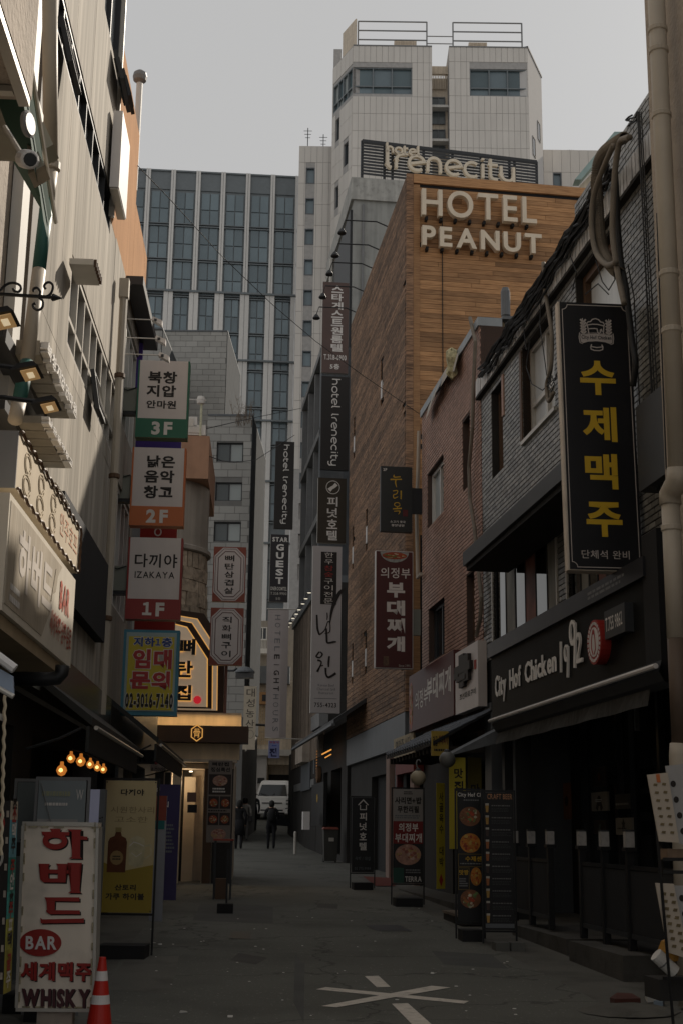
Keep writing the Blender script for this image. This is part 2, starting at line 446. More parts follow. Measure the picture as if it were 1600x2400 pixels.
M['panelback'] = mat('panel_gap', (.28, .26, .23), .8)
M['beige'] = mat('beige_stucco', (.42, .36, .3), .9, var=.12, scale=1.5, bump=.7, bscale=22, streak=.15, dirt=.2)
M['orange'] = mat('orange_stucco', (.5, .28, .15), .9, spec=.05, var=.12, scale=1.2, bump=.4, bscale=25, streak=.18)
M['white'] = mat('white_paint', (.62, .6, .56), .6, var=.08, streak=.15)
M['whiteclean'] = mat('white_panel', (.68, .65, .63), .5, var=.05, scale=1.5, streak=.05)
M['cream'] = mat('cream_paint', (.66, .56, .44), .7, var=.1, streak=.35, dirt=.15)
M['black'] = mat('black_metal', (.012, .012, .013), .45, var=.2)
M['blackmatte'] = mat('black_matte', (.016, .016, .017), .85, var=.2)
M['dark'] = mat('dark_grey_metal', (.035, .037, .04), .5, var=.15, streak=.1)
M['darkwall'] = mat('dark_wall', (.03, .028, .026), .85, var=.3, scale=1.5)
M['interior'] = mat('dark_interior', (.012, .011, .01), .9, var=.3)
M['grey'] = mat('grey_metal', (.2, .2, .2), .5, var=.15, streak=.15)
M['slate'] = mat('slate_grey_metal', (.13, .14, .15), .5, var=.12, streak=.15)
M['alu'] = mat('pale_aluminium', (.5, .47, .42), .4, .3, var=.1, streak=.1)
M['brown'] = mat('brown_frame', (.1, .055, .03), .6, var=.2)
M['pipe'] = mat('beige_pipe', (.42, .37, .3), .55, var=.1, streak=.2)
M['pipegreen'] = mat('green_pipe', (.02, .1, .085), .5, var=.15)
M['greencloth'] = mat('green_awning_cloth', (.012, .06, .04), .8, var=.2)
M['brickdark'] = mat('dark_tile_brick', (.21, .205, .188), .35, var=.25, scale=.8, isl=.38, streak=.2, dirt=.3, bump=.2)
M['mortardark'] = mat('dark_mortar', (.03, .027, .024), .95, var=.2)
M['brickpink'] = mat('salmon_brick', (.4, .24, .18), .6, var=.14, scale=.7, isl=.16, streak=.15, dirt=.25)
M['mortarpink'] = mat('pink_mortar', (.08, .055, .045), .95, var=.2)
M['tilewhite'] = mat('white_cap_tile', (.62, .6, .57), .4, var=.2, scale=3, isl=.3, streak=.3, dirt=.4)
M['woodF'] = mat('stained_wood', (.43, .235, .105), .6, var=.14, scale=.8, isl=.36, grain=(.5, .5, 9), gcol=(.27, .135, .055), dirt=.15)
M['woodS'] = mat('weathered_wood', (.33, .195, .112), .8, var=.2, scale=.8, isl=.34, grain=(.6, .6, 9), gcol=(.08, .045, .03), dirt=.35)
M['woodgrey'] = mat('grey_boards', (.22, .17, .13), .8, var=.2, isl=.3, grain=(8, 8, .4), dirt=.2)
M['concrete'] = mat('bare_concrete', (.33, .33, .31), .9, var=.14, scale=.8, bump=.3, streak=.3, dirt=.2)
M['towerp'] = mat('tower_panel', (.66, .62, .57), .6, var=.05, scale=.3, isl=.035, streak=.06)
M['towerj'] = mat('tower_joint', (.4, .385, .37), .8)
M['stone'] = mat('grey_stone_tile', (.37, .36, .335), .65, var=.1, scale=.6, isl=.1)
M['stonej'] = mat('stone_joint', (.2, .195, .185), .9)
M['fieldstone'] = mat('rough_stone', (.4, .33, .25), .95, var=.3, scale=5, isl=.2, bump=1., bscale=9, dirt=.5)
M['terracotta'] = mat('terracotta_render', (.38, .22, .14), .9, var=.15, streak=.2)
M['greyrender'] = mat('grey_render', (.3, .27, .23), .9, var=.12, streak=.3)
M['bluestone'] = mat('pale_mullion', (.68, .66, .63), .6, var=.06, isl=.05, streak=.06)
M['glassblue'] = glassmat('blue_grey_glass', (.165, .215, .24), .06, .55)  # base colour lifted to stand in for haze over the far glass
M['glassblue2'] = glassmat('pale_blue_glass', (.1, .14, .155), .1, .55)
M['spandrel'] = mat('spandrel', (.17, .19, .2), .4, var=.1)
M['glassdark'] = glassmat('dark_glass', (.02, .025, .028), .05, .5)
M['glassmid'] = glassmat('dusty_glass', (.1, .115, .115), .2, .5)
M['glasscurtain'] = glassmat('curtained_glass', (.36, .39, .38), .3, .4)
M['frost'] = mat('frosted_glass', (.58, .61, .62), .3, var=.12, scale=1.5, streak=.3, spec=.5)
M['letterbeige'] = mat('channel_letter_beige', (.74, .64, .5), .5, var=.05, streak=.12)
M['letterwhite'] = mat('letter_white', (.78, .75, .71), .5, var=.05)
M['printblack'] = mat('print_black', (.018, .014, .012), .6, var=.05)
M['red'] = mat('print_red', (.33, .025, .018), .5, var=.08)
M['deepred'] = mat('deep_red', (.12, .012, .012), .5, var=.1)
M['darkred'] = mat('dark_maroon', (.085, .02, .018), .5, var=.1)
M['gold'] = mat('print_gold', (.5, .3, .02), .5, var=.05)
M['yellow'] = mat('print_yellow', (.55, .42, .03), .5, var=.08)
M['green'] = mat('print_green', (.02, .13, .075), .5, var=.06)
M['orangep'] = mat('print_orange', (.5, .14, .04), .5, var=.06)
M['purple'] = mat('print_purple', (.06, .03, .22), .5, var=.1)
M['blue'] = mat('print_blue', (.02, .06, .3), .5, var=.06)
M['teal'] = mat('print_teal', (.02, .22, .26), .5, var=.1)
M['cable'] = mat('black_cable', (.012, .012, .012), .6)
M['hose'] = mat('grey_hose', (.2, .17, .135), .7, var=.2, dirt=.3)
M['skin'] = mat('skin', (.45, .27, .18), .6)
M['hair'] = mat('hair', (.01, .009, .008), .6)

def strip(name, pts_l, pts_r, m, lift, kind='structure', label=None):
    mb = MB(); n = len(pts_l)
    for (x0, y0), (x1, y1), (X0, Y0), (X1, Y1) in zip(pts_l, pts_l[1:], pts_r, pts_r[1:]):
        mb.quad((x0, y0, gz(y0) + lift), (X0, Y0, gz(Y0) + lift), (X1, Y1, gz(Y1) + lift), (x1, y1, gz(y1) + lift))
    return obj(name, mb, m, None, kind=kind)
ys = [-40, 0, 8, 12, 17, 22, 30, 37, 44, 52, 57, 62, 67, 72, 80, 110, 250, 900]
mb = MB()
for y0, y1 in zip(ys, ys[1:]):
    for x0, x1 in ((-600, -40), (-40, 40), (40, 600)): mb.quad((x0, y0, gz(y0)), (x1, y0, gz(y0)), (x1, y1, gz(y1)), (x0, y1, gz(y1)))
obj('ground', mb, M['ground'], None, kind='structure')
re = [gpx(x, y) for x, y in ((1420, 2360), (1367, 2331), (1180, 2235), (1000, 2142), (900, 2088), (833, 2053), (760, 2008), (700, 1972))]
le = [gpx(x, y) for x, y in ((240, 2385), (258, 2290), (314, 2204), (372, 2130), (440, 2065), (520, 2012))]
def interp(pl, y, d0):
    if y <= pl[0].y: return pl[0].x + (pl[1].x - pl[0].x) * (y - pl[0].y) / (pl[1].y - pl[0].y) * .4
    for p, q in zip(pl, pl[1:]):
        if y <= q.y: return p.x + (q.x - p.x) * (y - p.y) / (q.y - p.y)
    return pl[-1].x + (y - pl[-1].y) * d0
yy = [-20, 2, 5, 8, 9, 10, 11, 12, 13, 14, 15, 16, 17, 18.5, 20, 22, 24, 26, 28, 30, 33, 36, 39, 44, 48, 52, 57, 62, 64.5, 67, 70, 73.5]
strip('road', [(interp(le, y, -.055), y) for y in yy], [(interp(re, y, -.07), y) for y in yy], M['asphalt'], .004)
def ground_poly(name, px, m, lift, **k):
    mb = MB(); mb.quad(*[Vector((p.x, p.y, gz(p.y) + lift)) for p in [gpx(x, y) for x, y in px]]); return obj(name, mb, m, **k)
mk = thing('road_marking', 'pale painted star of crossed strokes and two dashes on the asphalt', 'road marking', gpx(915, 2338))
for i, q in enumerate([[(854, 2290), (882, 2316), (914, 2315), (886, 2289)], [(917, 2355), (967, 2406), (1012, 2405), (955, 2354)],
          [(741, 2321), (1086, 2355), (1098, 2349), (764, 2316)], [(753, 2361), (789, 2364), (1055, 2317), (1010, 2313)]]):
    ground_poly('painted_stroke', q, M['paint'], .008 + .0015 * (i == 3), parent=mk)
ground_poly('drain_cover', [(855, 2169), (880, 2183), (965, 2184), (935, 2169)], M['dark'], .009)
tag(bpy.context.scene.objects['drain_cover'], 'dark rectangular iron drain cover set in the asphalt', 'drain cover')
ground_poly('road_patch', [(240, 2320), (300, 2245), (420, 2242), (400, 2330)], M['ground'], .0055, kind='structure')
for i, (x, y) in enumerate([(1015, 2283), (360, 2212), (375, 2215), (430, 2375), (540, 2385)]):
    p = gpx(x, y); mb = MB(); F = Frame(p.x, p.y, rnd() * 3); mb.prism(F, [(-.03, p.z + .006), (.035, p.z + .01), (.02, p.z + .016), (-.02, p.z + .02)], -.02, .02)
    o = obj('paper_scrap', mb, M['white'])
    tag(o, ['white crumpled paper scrap on the asphalt right of centre', 'small white paper scrap left of the pale banner stand', 'second white scrap on the left road edge', 'white scrap at the near bottom of the road beside the cone', 'white scrap at the near bottom centre of the road'][i], 'litter', 'paper scraps on the road')

def facade_panels(F, parent, r, w, h, m, jm, th=.05, holes=(), limit=290, jitter=0, base_o=0, name='panel', gap=.04, stag=0):
    cells = courses(r[0], r[1], r[2], r[3], w, h, gap, holes=holes, jw=jitter, stagger=stag)
    pieces(F, parent, cells, th, base_o, m, name, limit=limit, stuffname=name + 's')
DT = 140.; T = FS(DT, 0.)
root = thing('hotel_tower', 'tall pale panelled twin-block tower with rooftop railings and corner windows', 'tower', (8, DT, gz(DT)))
aL, zt = T.px(827, 108); aA = T.px(1011, 112)[0]; aB = T.px(1051, 115)[0]; aR = T.px(1235, 115)[0]; zb = 5.
zt = T.px(827, 108)[1]
w1 = T.rect(827, 157, 965, 221); w2 = T.rect(1099, 161, 1235, 226)
mb = wall(T, aL, aA, zb, zt, [w1], depth=18, reveal=.5); obj('wall', mb, M['towerj'], root)
mb = wall(T, aB, aR, zb, zt, [w2], depth=18, reveal=.5); obj('wall', mb, M['towerj'], root)
mb = MB().box(T, aA, aB, zb, zt - 2.6, -2.4, -12); obj('wall', mb, M['cream'], root, label='recessed strip between the two blocks')
facade_panels(T, root, (aL, aA, T.px(850, 430)[1], zt), .68, 2.2, M['towerp'], None, holes=[w1], limit=150)
facade_panels(T, root, (aB, aR, T.px(1150, 430)[1], zt), .68, 2.2, M['towerp'], None, holes=[w2], limit=145)
for w_, cs in ((w1, 3), (w2, 3)):
    window(T, w_, root, cs, 1, o=-.4, fr=.13, fm=M['spandrel'], gm=[M['glassblue'], M['glassblue2']], splits=[.3], dep=.3)
for y0, y1 in ((204, 234), (238, 268), (281, 315), (319, 345)):
    window(T, (aA + .05, aB - .3, T.px(1030, y1)[1], T.px(1030, y0)[1]), root, 2, 1, o=-2.3, fr=.1, fm=M['slate'], gm=M['glassmid'], dep=.12)
for y0, y1, y2 in ((234, 239, 266), (313, 319, 345)):
    z_ = T.px(1030, y1)[1]; b_ = MB().box(T, aA + .05, aB, z_, z_ + .3, -2.1, -1.1); obj('balcony', b_, M['white'], root)
b_ = MB()
for i in range(9): b_.box(T, aA + .1 + i * .19, aA + .2 + i * .19, zt - 4.2, zt - 2.3, -2.2, -2.0)
b_.box(T, aA, aB, zt - 2.3, zt - 1.3, -2.3, -1.9); obj('roof_screen', b_, M['cream'], root)
def sideface(corner_a, ang, toward_px, zt_, dark=False):
    c = T.w(corner_a, 0); F = Frame(c.x, c.y, ang); return F
FLc = Frame(*T.w(aL, 0).xy, math.pi / 2 + math.radians(26)); L_ = FLc.px(781, 161)[0]     # a goes away
FLc2 = Frame(*FLc.w(L_, 0).xy, FLc.ang + math.pi)                                         # readable direction from outside: a=-L..0
FLo = Frame(*FLc.w(0, 0).xy, FLc.ang + math.pi)
def flip(F, a): return -a
G = Frame(T.w(aL, 0).x, T.w(aL, 0).y, math.pi / 2 + math.radians(26) + math.pi)           # outward normal faces left/street; a=-distance
holes = []
for (x0, y0, x1, y1) in ((787, 282, 796, 326), (805, 338, 816, 385), (785, 440, 794, 485), (781, 600, 790, 640)):
    holes.append(G.rect(x0, (y0 + y1) / 2 - 21, x1, (y0 + y1) / 2 + 21))
band = (G.px(782, 200)[0], 0, T.px(827, 221)[1], T.px(827, 157)[1])
mb = wall(G, G.px(781, 200)[0], 0, zb, zt, holes + [band], depth=1, reveal=.4, o=.02); obj('wall', mb, M['towerj'], root)
facade_panels(G, root, (G.px(781, 200)[0], 0, G.px(800, 620)[1], zt), 1.1, 2.2, M['towerp'], None, holes=holes + [band], limit=60, base_o=.02)
window(G, band, root, 4, 1, o=-.3, fr=.14, fm=M['spandrel'], gm=[M['glassblue2'], M['glasscurtain']], splits=[.3], dep=.3)
for h in holes: window(G, h, root, 1, 1, o=-.3, fr=.1, fm=M['slate'], gm=M['glassdark'], dep=.15)
H = Frame(T.w(aR, 0).x, T.w(aR, 0).y, math.pi / 2 - math.radians(22))
hl = H.px(1268, 220)[0]
hh = [H.rect(1258, 288, 1263, 333), H.rect(1247, 345, 1253, 372)]
hh = [(h[0], h[0] + 1.2, h[2], h[2] + 2.4) for h in hh]
mb = MB().box(H, 0, hl, zb, zt, -1., -.02) if False else MB()
c0 = T.w(aR, 0); dv = Vector((math.sin(math.radians(22)), math.cos(math.radians(22)), 0)); nv = Vector((math.cos(math.radians(22)), -math.sin(math.radians(22)), 0))
K = Frame(c0.x, c0.y, math.pi / 2 - math.radians(22))      # t = away, n = t x z = towards +x side (outside)
mb = wall(K, 0, hl, zb, zt, [], depth=1); obj('wall', mb, mat('tower_side', (.6, .58, .56), 1., spec=0., var=.04), root)
for h in hh: window(K, h, root, 1, 1, o=.01, fr=.1, fm=M['blackmatte'], gm=M['glassdark'], dep=.06)
mb = MB().box(K, -.1, hl + .1, zt, zt + .25, -1, .08); obj('coping', mb, M['blackmatte'], root)
mb = MB().box(T, aL, aA, zt, zt + .15, -18, .1); mb.box(T, aB, aR, zt, zt + .15, -18, .1); obj('coping', mb, M['grey'], root)
def railing(x0, y0, x1, y1, nr, back=0):
    F = FS(DT + 1); a0, z1 = F.px(x0, y0); a1, _ = F.px(x1, y1 if False else y0); zlo = zt
    mb = MB(); r_ = .06
    for k in range(nr + 1):
        z = zlo + .3 + (z1 - zlo - .3) * k / nr; mb.box(F, a0, a1, z - r_, z + r_, -.06, .06)
    for k in range(9): a = a0 + (a1 - a0) * k / 8; mb.box(F, a - r_ * (1.3 if k in (0, 8) else .5), a + r_ * (1.3 if k in (0, 8) else .5), zlo, z1 if k in (0, 8) else zlo + .35, -.09, .09)
    return obj('railing', mb, M['grey'], root)
railing(839, 50, 999, 52, 3); railing(1060, 53, 1221, 55, 3)
F = FS(DT + 6); a0, z1 = F.px(1000, 85); a1 = F.px(1060, 85)[0]; mb = MB()
for z in (z1, z1 - 1.0): mb.box(F, a0, a1, z - .04, z + .04, -.05, .05)
obj('railing', mb, M['grey'], root)
F = FS(DT + 2)
for x0, y0, x1, y1 in ((923, 95, 975, 108), (1097, 99, 1140, 110)):
    r = F.rect(x0, y0, x1, y1); mb = MB(); mb.box(F, r[0], r[1], zt, r[3], -3, 0)
    for k in range(14): a = r[0] + (r[1] - r[0]) * (k + .3) / 14; mb.box(F, a, a + .07, zt, r[3] - .1, 0, .08)
    obj('rooftop_unit', mb, M['cream'], root)
mb = MB(); Q = G; mb.box(Q, Q.px(795, 100)[0], -.3, zt, FS(DT + 1).px(838, 50)[1], -.6, -.45)
obj('roof_parapet', mb, M['cream'], root)
F = FS(150); r = F.rect(782, 115, 800, 160); mb = MB().box(F, r[0], r[1], r[2] - 20, r[3], -5, 0); obj('stair_head', mb, M['towerj'], root)

F = FS(146); r = F.rect(695, 343, 785, 345)
zt_ = F.px(740, 343)[1]; a0 = F.px(696, 600)[0]; a1 = F.px(790, 600)[0]
root = thing('office_wing', 'pale panelled block with one column of small square windows', 'building', (a0 + 3, 146, gz(146)))
holes = []
for k in range(14):
    yc = 412 + k * 71.5; holes.append(F.rect(727.5 - k * .85 - 10.5, yc - 19, 727.5 - k * .85 + 10.5, yc + 19))
ax = (holes[0][0], holes[0][1]); holes = [(ax[0], ax[1], h[2], h[3]) for h in holes]
obj('wall', wall(F, a0, a1, 6, zt_, holes, depth=12, reveal=.4), M['towerj'], root)
facade_panels(F, root, (a0, a1, F.px(740, 1100)[1], zt_), .72, 2.7, M['towerp'], None, holes=holes, limit=200)
for h in holes[:11]: window(F, h, root, 1, 1, o=-.3, fr=.12, fm=M['slate'], gm=M['glassblue'], dep=.34)
for i, (x, y0, h) in enumerate(((722, 300, 42), (758, 315, 28))):
    a, z1 = F.px(x, y0, -2); mb = MB(); mb.tube([F.w(a, zt_, -2), F.w(a, z1, -2)], .05, 6)
    for k in range(3): mb.tube([F.w(a - .5 + .1 * k, z1 - .4 - k * .45, -2), F.w(a + .5 - .1 * k, z1 - .4 - k * .45, -2)], .035, 5)
    o = obj('antenna', mb, M['dark']); tag(o, ['taller thin antenna on the roof of the pale wing', 'shorter thin antenna beside the tower wall'][i], 'antenna', 'antennas on the wing roof')
F = FS(150); a0 = F.px(1269, 400)[0]; zt_ = F.px(1330, 352)[1]
root = thing('office_wing', 'low pale block right of the tower with a single narrow window', 'building', (a0 + 5, 150, gz(150)))
h = F.rect(1294, 405, 1315, 434); h = (h[0], h[1], h[2] - 1, h[3])
obj('wall', wall(F, a0 - 2, a0 + 14, 6, zt_, [h], depth=10, reveal=.4), M['towerj'], root)
facade_panels(F, root, (a0 - 2, a0 + 14, F.px(1300, 460)[1], zt_), 1.1, 3.2, M['towerp'], None, holes=[h], limit=80)
window(F, h, root, 1, 1, o=-.3, fr=.12, fm=M['slate'], gm=M['glassblue'], dep=.3)
mb = MB(); r = F.rect(1317, 345, 1362, 352)
for k in range(10): a = r[0] + (r[1] - r[0]) * k / 10; mb.box(F, a, a + .12, zt_, zt_ + .35 + .15 * math.sin(k * .35), -1, -.8)
obj('roof_vent', mb, M['grey'], root)

F = Frame(0, 152, math.radians(4.6)); zt_ = F.px(500, 409)[1]
a0 = F.px(300, 600)[0]; a1 = F.px(694, 600)[0]
root = thing('glass_office_block', 'blue-grey glass office block ruled by pale vertical fins', 'office building', F.w((a0 + a1) / 2, gz(152)))
obj('wall', MB().box(F, a0 - 14, a1, 4, zt_, -20, -.02), M['spandrel'], root)
cx = [(344.5, 354.5), (402, 412.5), (461, 471), (519, 529.5), (577.5, 588), (635, 646)]
colA = [F.px((a + b) / 2, 415)[0] for a, b in cx]; pitch_ = (colA[-1] - colA[0]) / 5; colA = [colA[0] - 2 * pitch_, colA[0] - pitch_] + [colA[0] + pitch_ * i for i in range(6)] + [colA[0] + pitch_ * 6]
zsplit = F.px(520, 690)[1]; zsplit2 = F.px(600, 850)[1]; zlow = F.px(600, 1560)[1]
z_a = F.px(500, 533)[1]; z_b = F.px(500, 615)[1]; st = z_a - z_b
hw = .27
for c in colA:
    mb = MB(); mb.box(F, c - hw, c - .02, zsplit, zt_ + .15, 0, .5); mb.box(F, c + .02, c + hw, zsplit, zt_ + .15, 0, .5); obj('fin', mb, M['bluestone'], root)
    mb = MB(); w2_ = hw * 2.0
    mb.box(F, c - w2_, c - .02, zlow, zsplit - .1, 0, .5); mb.box(F, c + .02, c + w2_, zlow, zsplit - .1, 0, .5); obj('fin', mb, M['bluestone'], root)
mb = MB()
for i in range(16):
    z = z_a - i * st
    mb.box(F, a0 - 8, a1, z - .18, z - .05, 0, .3); mb.box(F, a0 - 8, a1, z + .12, z + .22, 0, .3)
mb.box(F, a0 - 8, a1, zsplit - .12, zsplit + .12, 0, .7)
for k in (1, 2, 3, 4): mb.box(F, a0 - 8, a1, zsplit2 - .1 - (k - 1) * 5.5 * 1.33, zsplit2 + .1 - (k - 1) * 5.5 * 1.33, 0, .75)
obj('transom', mb, M['spandrel'], root)
mb = MB().box(F, a0 - 8, a1, zt_ - 2.3, zt_, 0, .12); mb.box(F, a0 - 8, a1, zt_, zt_ + .2, -1, .3); obj('parapet', mb, M['spandrel'], root)
cnt = 0; shared = {}
for i in range(-1, 14):
    for (c0, c1) in zip(colA, colA[1:]):
        low = (z_a - i * st) < zsplit
        w_ = hw * (2.0 if low else 1.0); q0 = c0 + w_ + .22; q1 = c1 - w_ - .22; mid = (q0 + q1) / 2
        ztop = z_a - i * st - .2; 
        for (b0, b1) in ((q0, mid - .06), (mid + .06, q1)):
            for (y0, y1) in ((ztop - st * .47, ztop - .02), (ztop - st + .45, ztop - st * .5)):
                if ztop > zt_ - 2.2: continue
                key = (round(b1 - b0, 2), round(y1 - y0, 2))
                if key not in shared: shared[key] = mesh_of('pane', MB().box(UF, 0, b1 - b0, 0, y1 - y0, 0, .12), M['glassblue'] , Vector((0, 0, 0)))
                if cnt < 298: inst('pane', shared[key], root, F.w(b0, y0, 0), F.ang); cnt += 1
def stone_block(D, xl, xr, yt, yb, side_w, label, wins=(), bw=.62, bh=.31, loc=None, lim=280):
    F = FS(D, -1.4); zt_ = F.px(xr, yt)[1]; a0 = F.px(xl, yt + 60)[0]; a1 = F.px(xr, yt)[0]
    zb_ = max(gz(D), F.px(xr, yb)[1])
    root = thing('stone_clad_building', label, 'building', F.w((a0 + a1) / 2, gz(D)))
    hs = [F.rect(*w) for w in wins]
    if hs: hs = [(hs[0][0], hs[0][1], h[2], h[3]) for h in hs]
    obj('wall', wall(F, a0, a1, gz(D), zt_, hs, depth=7, reveal=.2), M['stonej'], root)
    facade_panels(F, root, (a0, a1, zb_, zt_), bw, bh, M['stone'], None, th=.02, holes=hs, limit=lim, jitter=.04, name='stone_tile', gap=.018, stag=.5)
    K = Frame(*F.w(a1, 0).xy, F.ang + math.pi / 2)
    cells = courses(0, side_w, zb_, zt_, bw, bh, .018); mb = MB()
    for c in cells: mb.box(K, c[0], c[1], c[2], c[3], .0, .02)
    obj('side_tiles', mb, mat('stone_shaded_side', (.08, .085, .09), .95, isl=.1, spec=.05), root, kind='stuff')  # side stone darkened in colour to stand in for shade
    obj('side_facing', MB().box(K, .02, 7, zb_, zt_, .021, .03), MATS['stone_shaded_side'], root)  # sheet added to carry the painted shade over the whole side
    obj('coping', MB().box(F, a0, a1 + .04, zt_, zt_ + .08, -7, .06), M['slate'], root)
    for h in hs:
        w = window(F, h, root, 2, 1, o=-.16, fr=.05, fm=M['dark'], gm=[M['glassmid'], M['glasscurtain']], dep=.06)
    return root, F, a0, a1, zt_
stone_block(66, 325, 533, 778, 1000, 6, 'upper grey stone-tiled block set back above the alley', lim=220)
stone_block(60, 300, 381, 772, 980, 6, 'narrow grey stone-tiled block behind the street signs at left', lim=100)
r_, F, a0, a1, zt_ = stone_block(54, 486, 592, 976, 1700, 6, 'lower grey stone-tiled block with three sliding windows in a column',
            wins=[(509, 1037, 570, 1082), (506, 1130, 567, 1174), (502, 1223, 565, 1269)], lim=285)
D = 76; F = FS(D, 0); root = thing('end_house', 'cream house with a dark garage opening closing the end of the alley', 'house', (F.px(640, 1800)[0], D, gz(D)))
g = F.rect(628, 1792, 700, 1850); tl = F.rect(606, 1655, 630, 1745)
obj('wall', wall(F, F.px(596, 1700)[0], F.px(760, 1700)[0], gz(D), F.px(640, 1595)[1], [g], depth=4, reveal=1.2), M['cream'], root)
obj('garage_opening', MB().box(F, g[0], g[1], g[2], g[3] - .5, -1.15, -1.1), M['blackmatte'], root)
mb = MB()
for i in range(20):
    z = tl[2] + (tl[3] - tl[2]) * i / 20
    for j in range(6): a = tl[0] + (tl[1] - tl[0]) * j / 6; mb.box(F, a, a + .07, z, z + .085, 0, .02)
obj('wall_tiles', mb, mat('cream_tile', (.6, .45, .28), .5, isl=.15), root, kind='stuff')
obj('ledge', MB().box(F, F.px(585, 1770)[0], F.px(700, 1770)[0], F.px(640, 1772)[1], F.px(640, 1758)[1], 0, .6), M['white'], root)
obj('pillar', MB().box(F, F.px(596, 1800)[0], F.px(626, 1800)[0], gz(D), F.px(640, 1772)[1], 0, .3), M['whiteclean'], root)
obj('wall_plaque', MB().box(F, *F.rect(604, 1823, 620, 1836, .31), .3, .33), M['dark'], root)
obj('beam', MB().box(F, F.px(590, 1600)[0], F.px(680, 1600)[0], F.px(640, 1605)[1], F.px(640, 1565)[1], 0, .8), M['slate'], root)
obj('sign_box', MB().box(F, *F.rect(607, 1622, 632, 1650, .5), 0, .5), mat('amber_box', (.45, .24, .1), .5), root)
obj('sign_inset', MB().box(F, *F.rect(615, 1628, 626, 1643, .5), .5, .53), M['dark'], root)
D = 84; F = FS(D); root = thing('apartment_house', 'pale apartment house glimpsed above the cream house with balcony rails', 'building', (F.px(620, 1700)[0], D, gz(D)))
obj('wall', MB().box(F, F.px(575, 1500)[0], F.px(720, 1500)[0], gz(D), F.px(640, 1455)[1], -5, 0), M['greyrender'], root)
mb = MB(); r = F.rect(596, 1500, 650, 1520, 1)
for k in range(16): a = r[0] + (r[1] - r[0]) * k / 16; mb.box(F, a, a + .03, r[2], r[3], .9, .93)
mb.box(F, r[0], r[1], r[3], r[3] + .05, .88, .95); mb.box(F, r[0], r[1], r[2] - .3, r[2], 0, .95); obj('balcony', mb, M['white'], root)
window(F, F.rect(606, 1470, 626, 1500), root, 2, 1, o=.0, fr=.06, fm=M['white'], gm=M['glassdark'])
mb = MB(); mb.box(F, *F.rect(560, 1540, 602, 1548, 2), 1.2, 2.2); o = obj('awning', mb, mat('blue_tarp', (.05, .16, .24), .7)); tag(o, 'small blue awning at the end of the alley behind the restaurant', 'awning')

obj('wall', MB().box(RF, -82, -60, gz(70) - 2, 9.5, -9, -2.4), M['greyrender'], thing('unseen_shade_block', 'plain grey unseen block added to shade the far alley', 'building', RF.w(-70, gz(70), -4)))  # unseen block, added to keep the sun off the far alley
PA = mat('asphalt_patch', (.085, .085, .08), .9, var=.2, scale=1.5, bump=.4, fine=.3); PB2 = mat('asphalt_stain', (.055, .054, .05), .8, var=.3, scale=2)
for q, m_, l_ in (([(470, 2120), (452, 2158), (640, 2166), (640, 2126)], PA, .0052), ([(700, 2030), (688, 2350), (712, 2400), (718, 2030)], PA, .0054), ([(1010, 2230), (1040, 2262), (1190, 2272), (1150, 2238)], PA, .0056), ([(560, 2235), (540, 2252), (600, 2262), (628, 2246)], PB2, .0058), ([(745, 2118), (742, 2128), (790, 2131), (792, 2120)], PB2, .006)):
    ground_poly('road_patch', q, m_, l_, kind='structure')
for q, lab in (([(545, 2185), (538, 2200), (585, 2203), (590, 2187)], 'small square iron cover on the left half of the road'), ([(935, 2098), (932, 2104), (985, 2108), (980, 2100)], 'narrow iron gutter grate at the right road edge')):
    tag(ground_poly('drain_cover', q, mat('iron_cover', (.05, .05, .047), .6, .3), .0095), lab, 'drain cover')
SPK = MB()
for i in range(40):
    x, y = 330 + 900 * rnd(), 2130 + 260 * rnd(); p = gpx(x, y); s = .008 + .012 * rnd(); mb = MB(); mb.lathe((p.x, p.y, gz(p.y) + .005), [(s, 0), (s * .7, .004)], 6)
    n0 = len(SPK.v); SPK.v += mb.v; SPK.f += [tuple(n0 + j for j in f) for f in mb.f]; SPK.m += mb.m
tag(obj('litter_specks', SPK, M['white'], None, kind='stuff'), 'scatter of tiny pale litter specks over the asphalt', 'litter')
DP = 30.62; zP = 17.31
c = RF.w(-DP, 0); PF = Frame(c.x, c.y, math.radians(8.3))                   # front, corner at a=0
zwb = RF.px(942, 1671)[1]
root = thing('timber_clad_hotel', 'hotel block clad in reddish timber boards with big HOTEL PEANUT letters', 'hotel', (c.x + 4, c.y + 2, gz(DP)))
DE = -RF.px(823, 900)[0]
slots = []
for x, y0, y1 in ((896, 850, 945), (832, 987, 1068), (861, 1194, 1283), (829, 1243, 1330), (828, 1511, 1596), (859, 1479, 1572), (905, 1440, 1500)):
    a = RF.px(x, (y0 + y1) / 2)[0]; slots.append((a - .16, a + .16, RF.px(x, y1)[1], RF.px(x, y0)[1]))
obj('wall', wall(RF, -DE, -DP, zwb, zP, slots, depth=.4, reveal=.2), M['blackmatte'], root)
obj('wall', MB().box(PF, .4, 9.5, 0, zP - .002, 0, -9), M['blackmatte'], root); obj('wall', MB().box(PF, .012, .395, 0, zP - .002, 0, -.35), M['blackmatte'], root)
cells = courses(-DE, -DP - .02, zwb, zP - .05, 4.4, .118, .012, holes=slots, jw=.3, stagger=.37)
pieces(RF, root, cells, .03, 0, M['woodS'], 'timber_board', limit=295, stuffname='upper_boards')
cells = courses(.32, 9.4, 8.2, zP - .28, 3.1, .122, .008, jw=.3, stagger=.41)
F = PF; cache = {}
def pdist(c): return (PF.w(min(c[0], 4.), (c[2] + c[3]) / 2) - CAMP).length
cells.sort(key=lambda c: (c[0] > 5.0, pdist(c)))
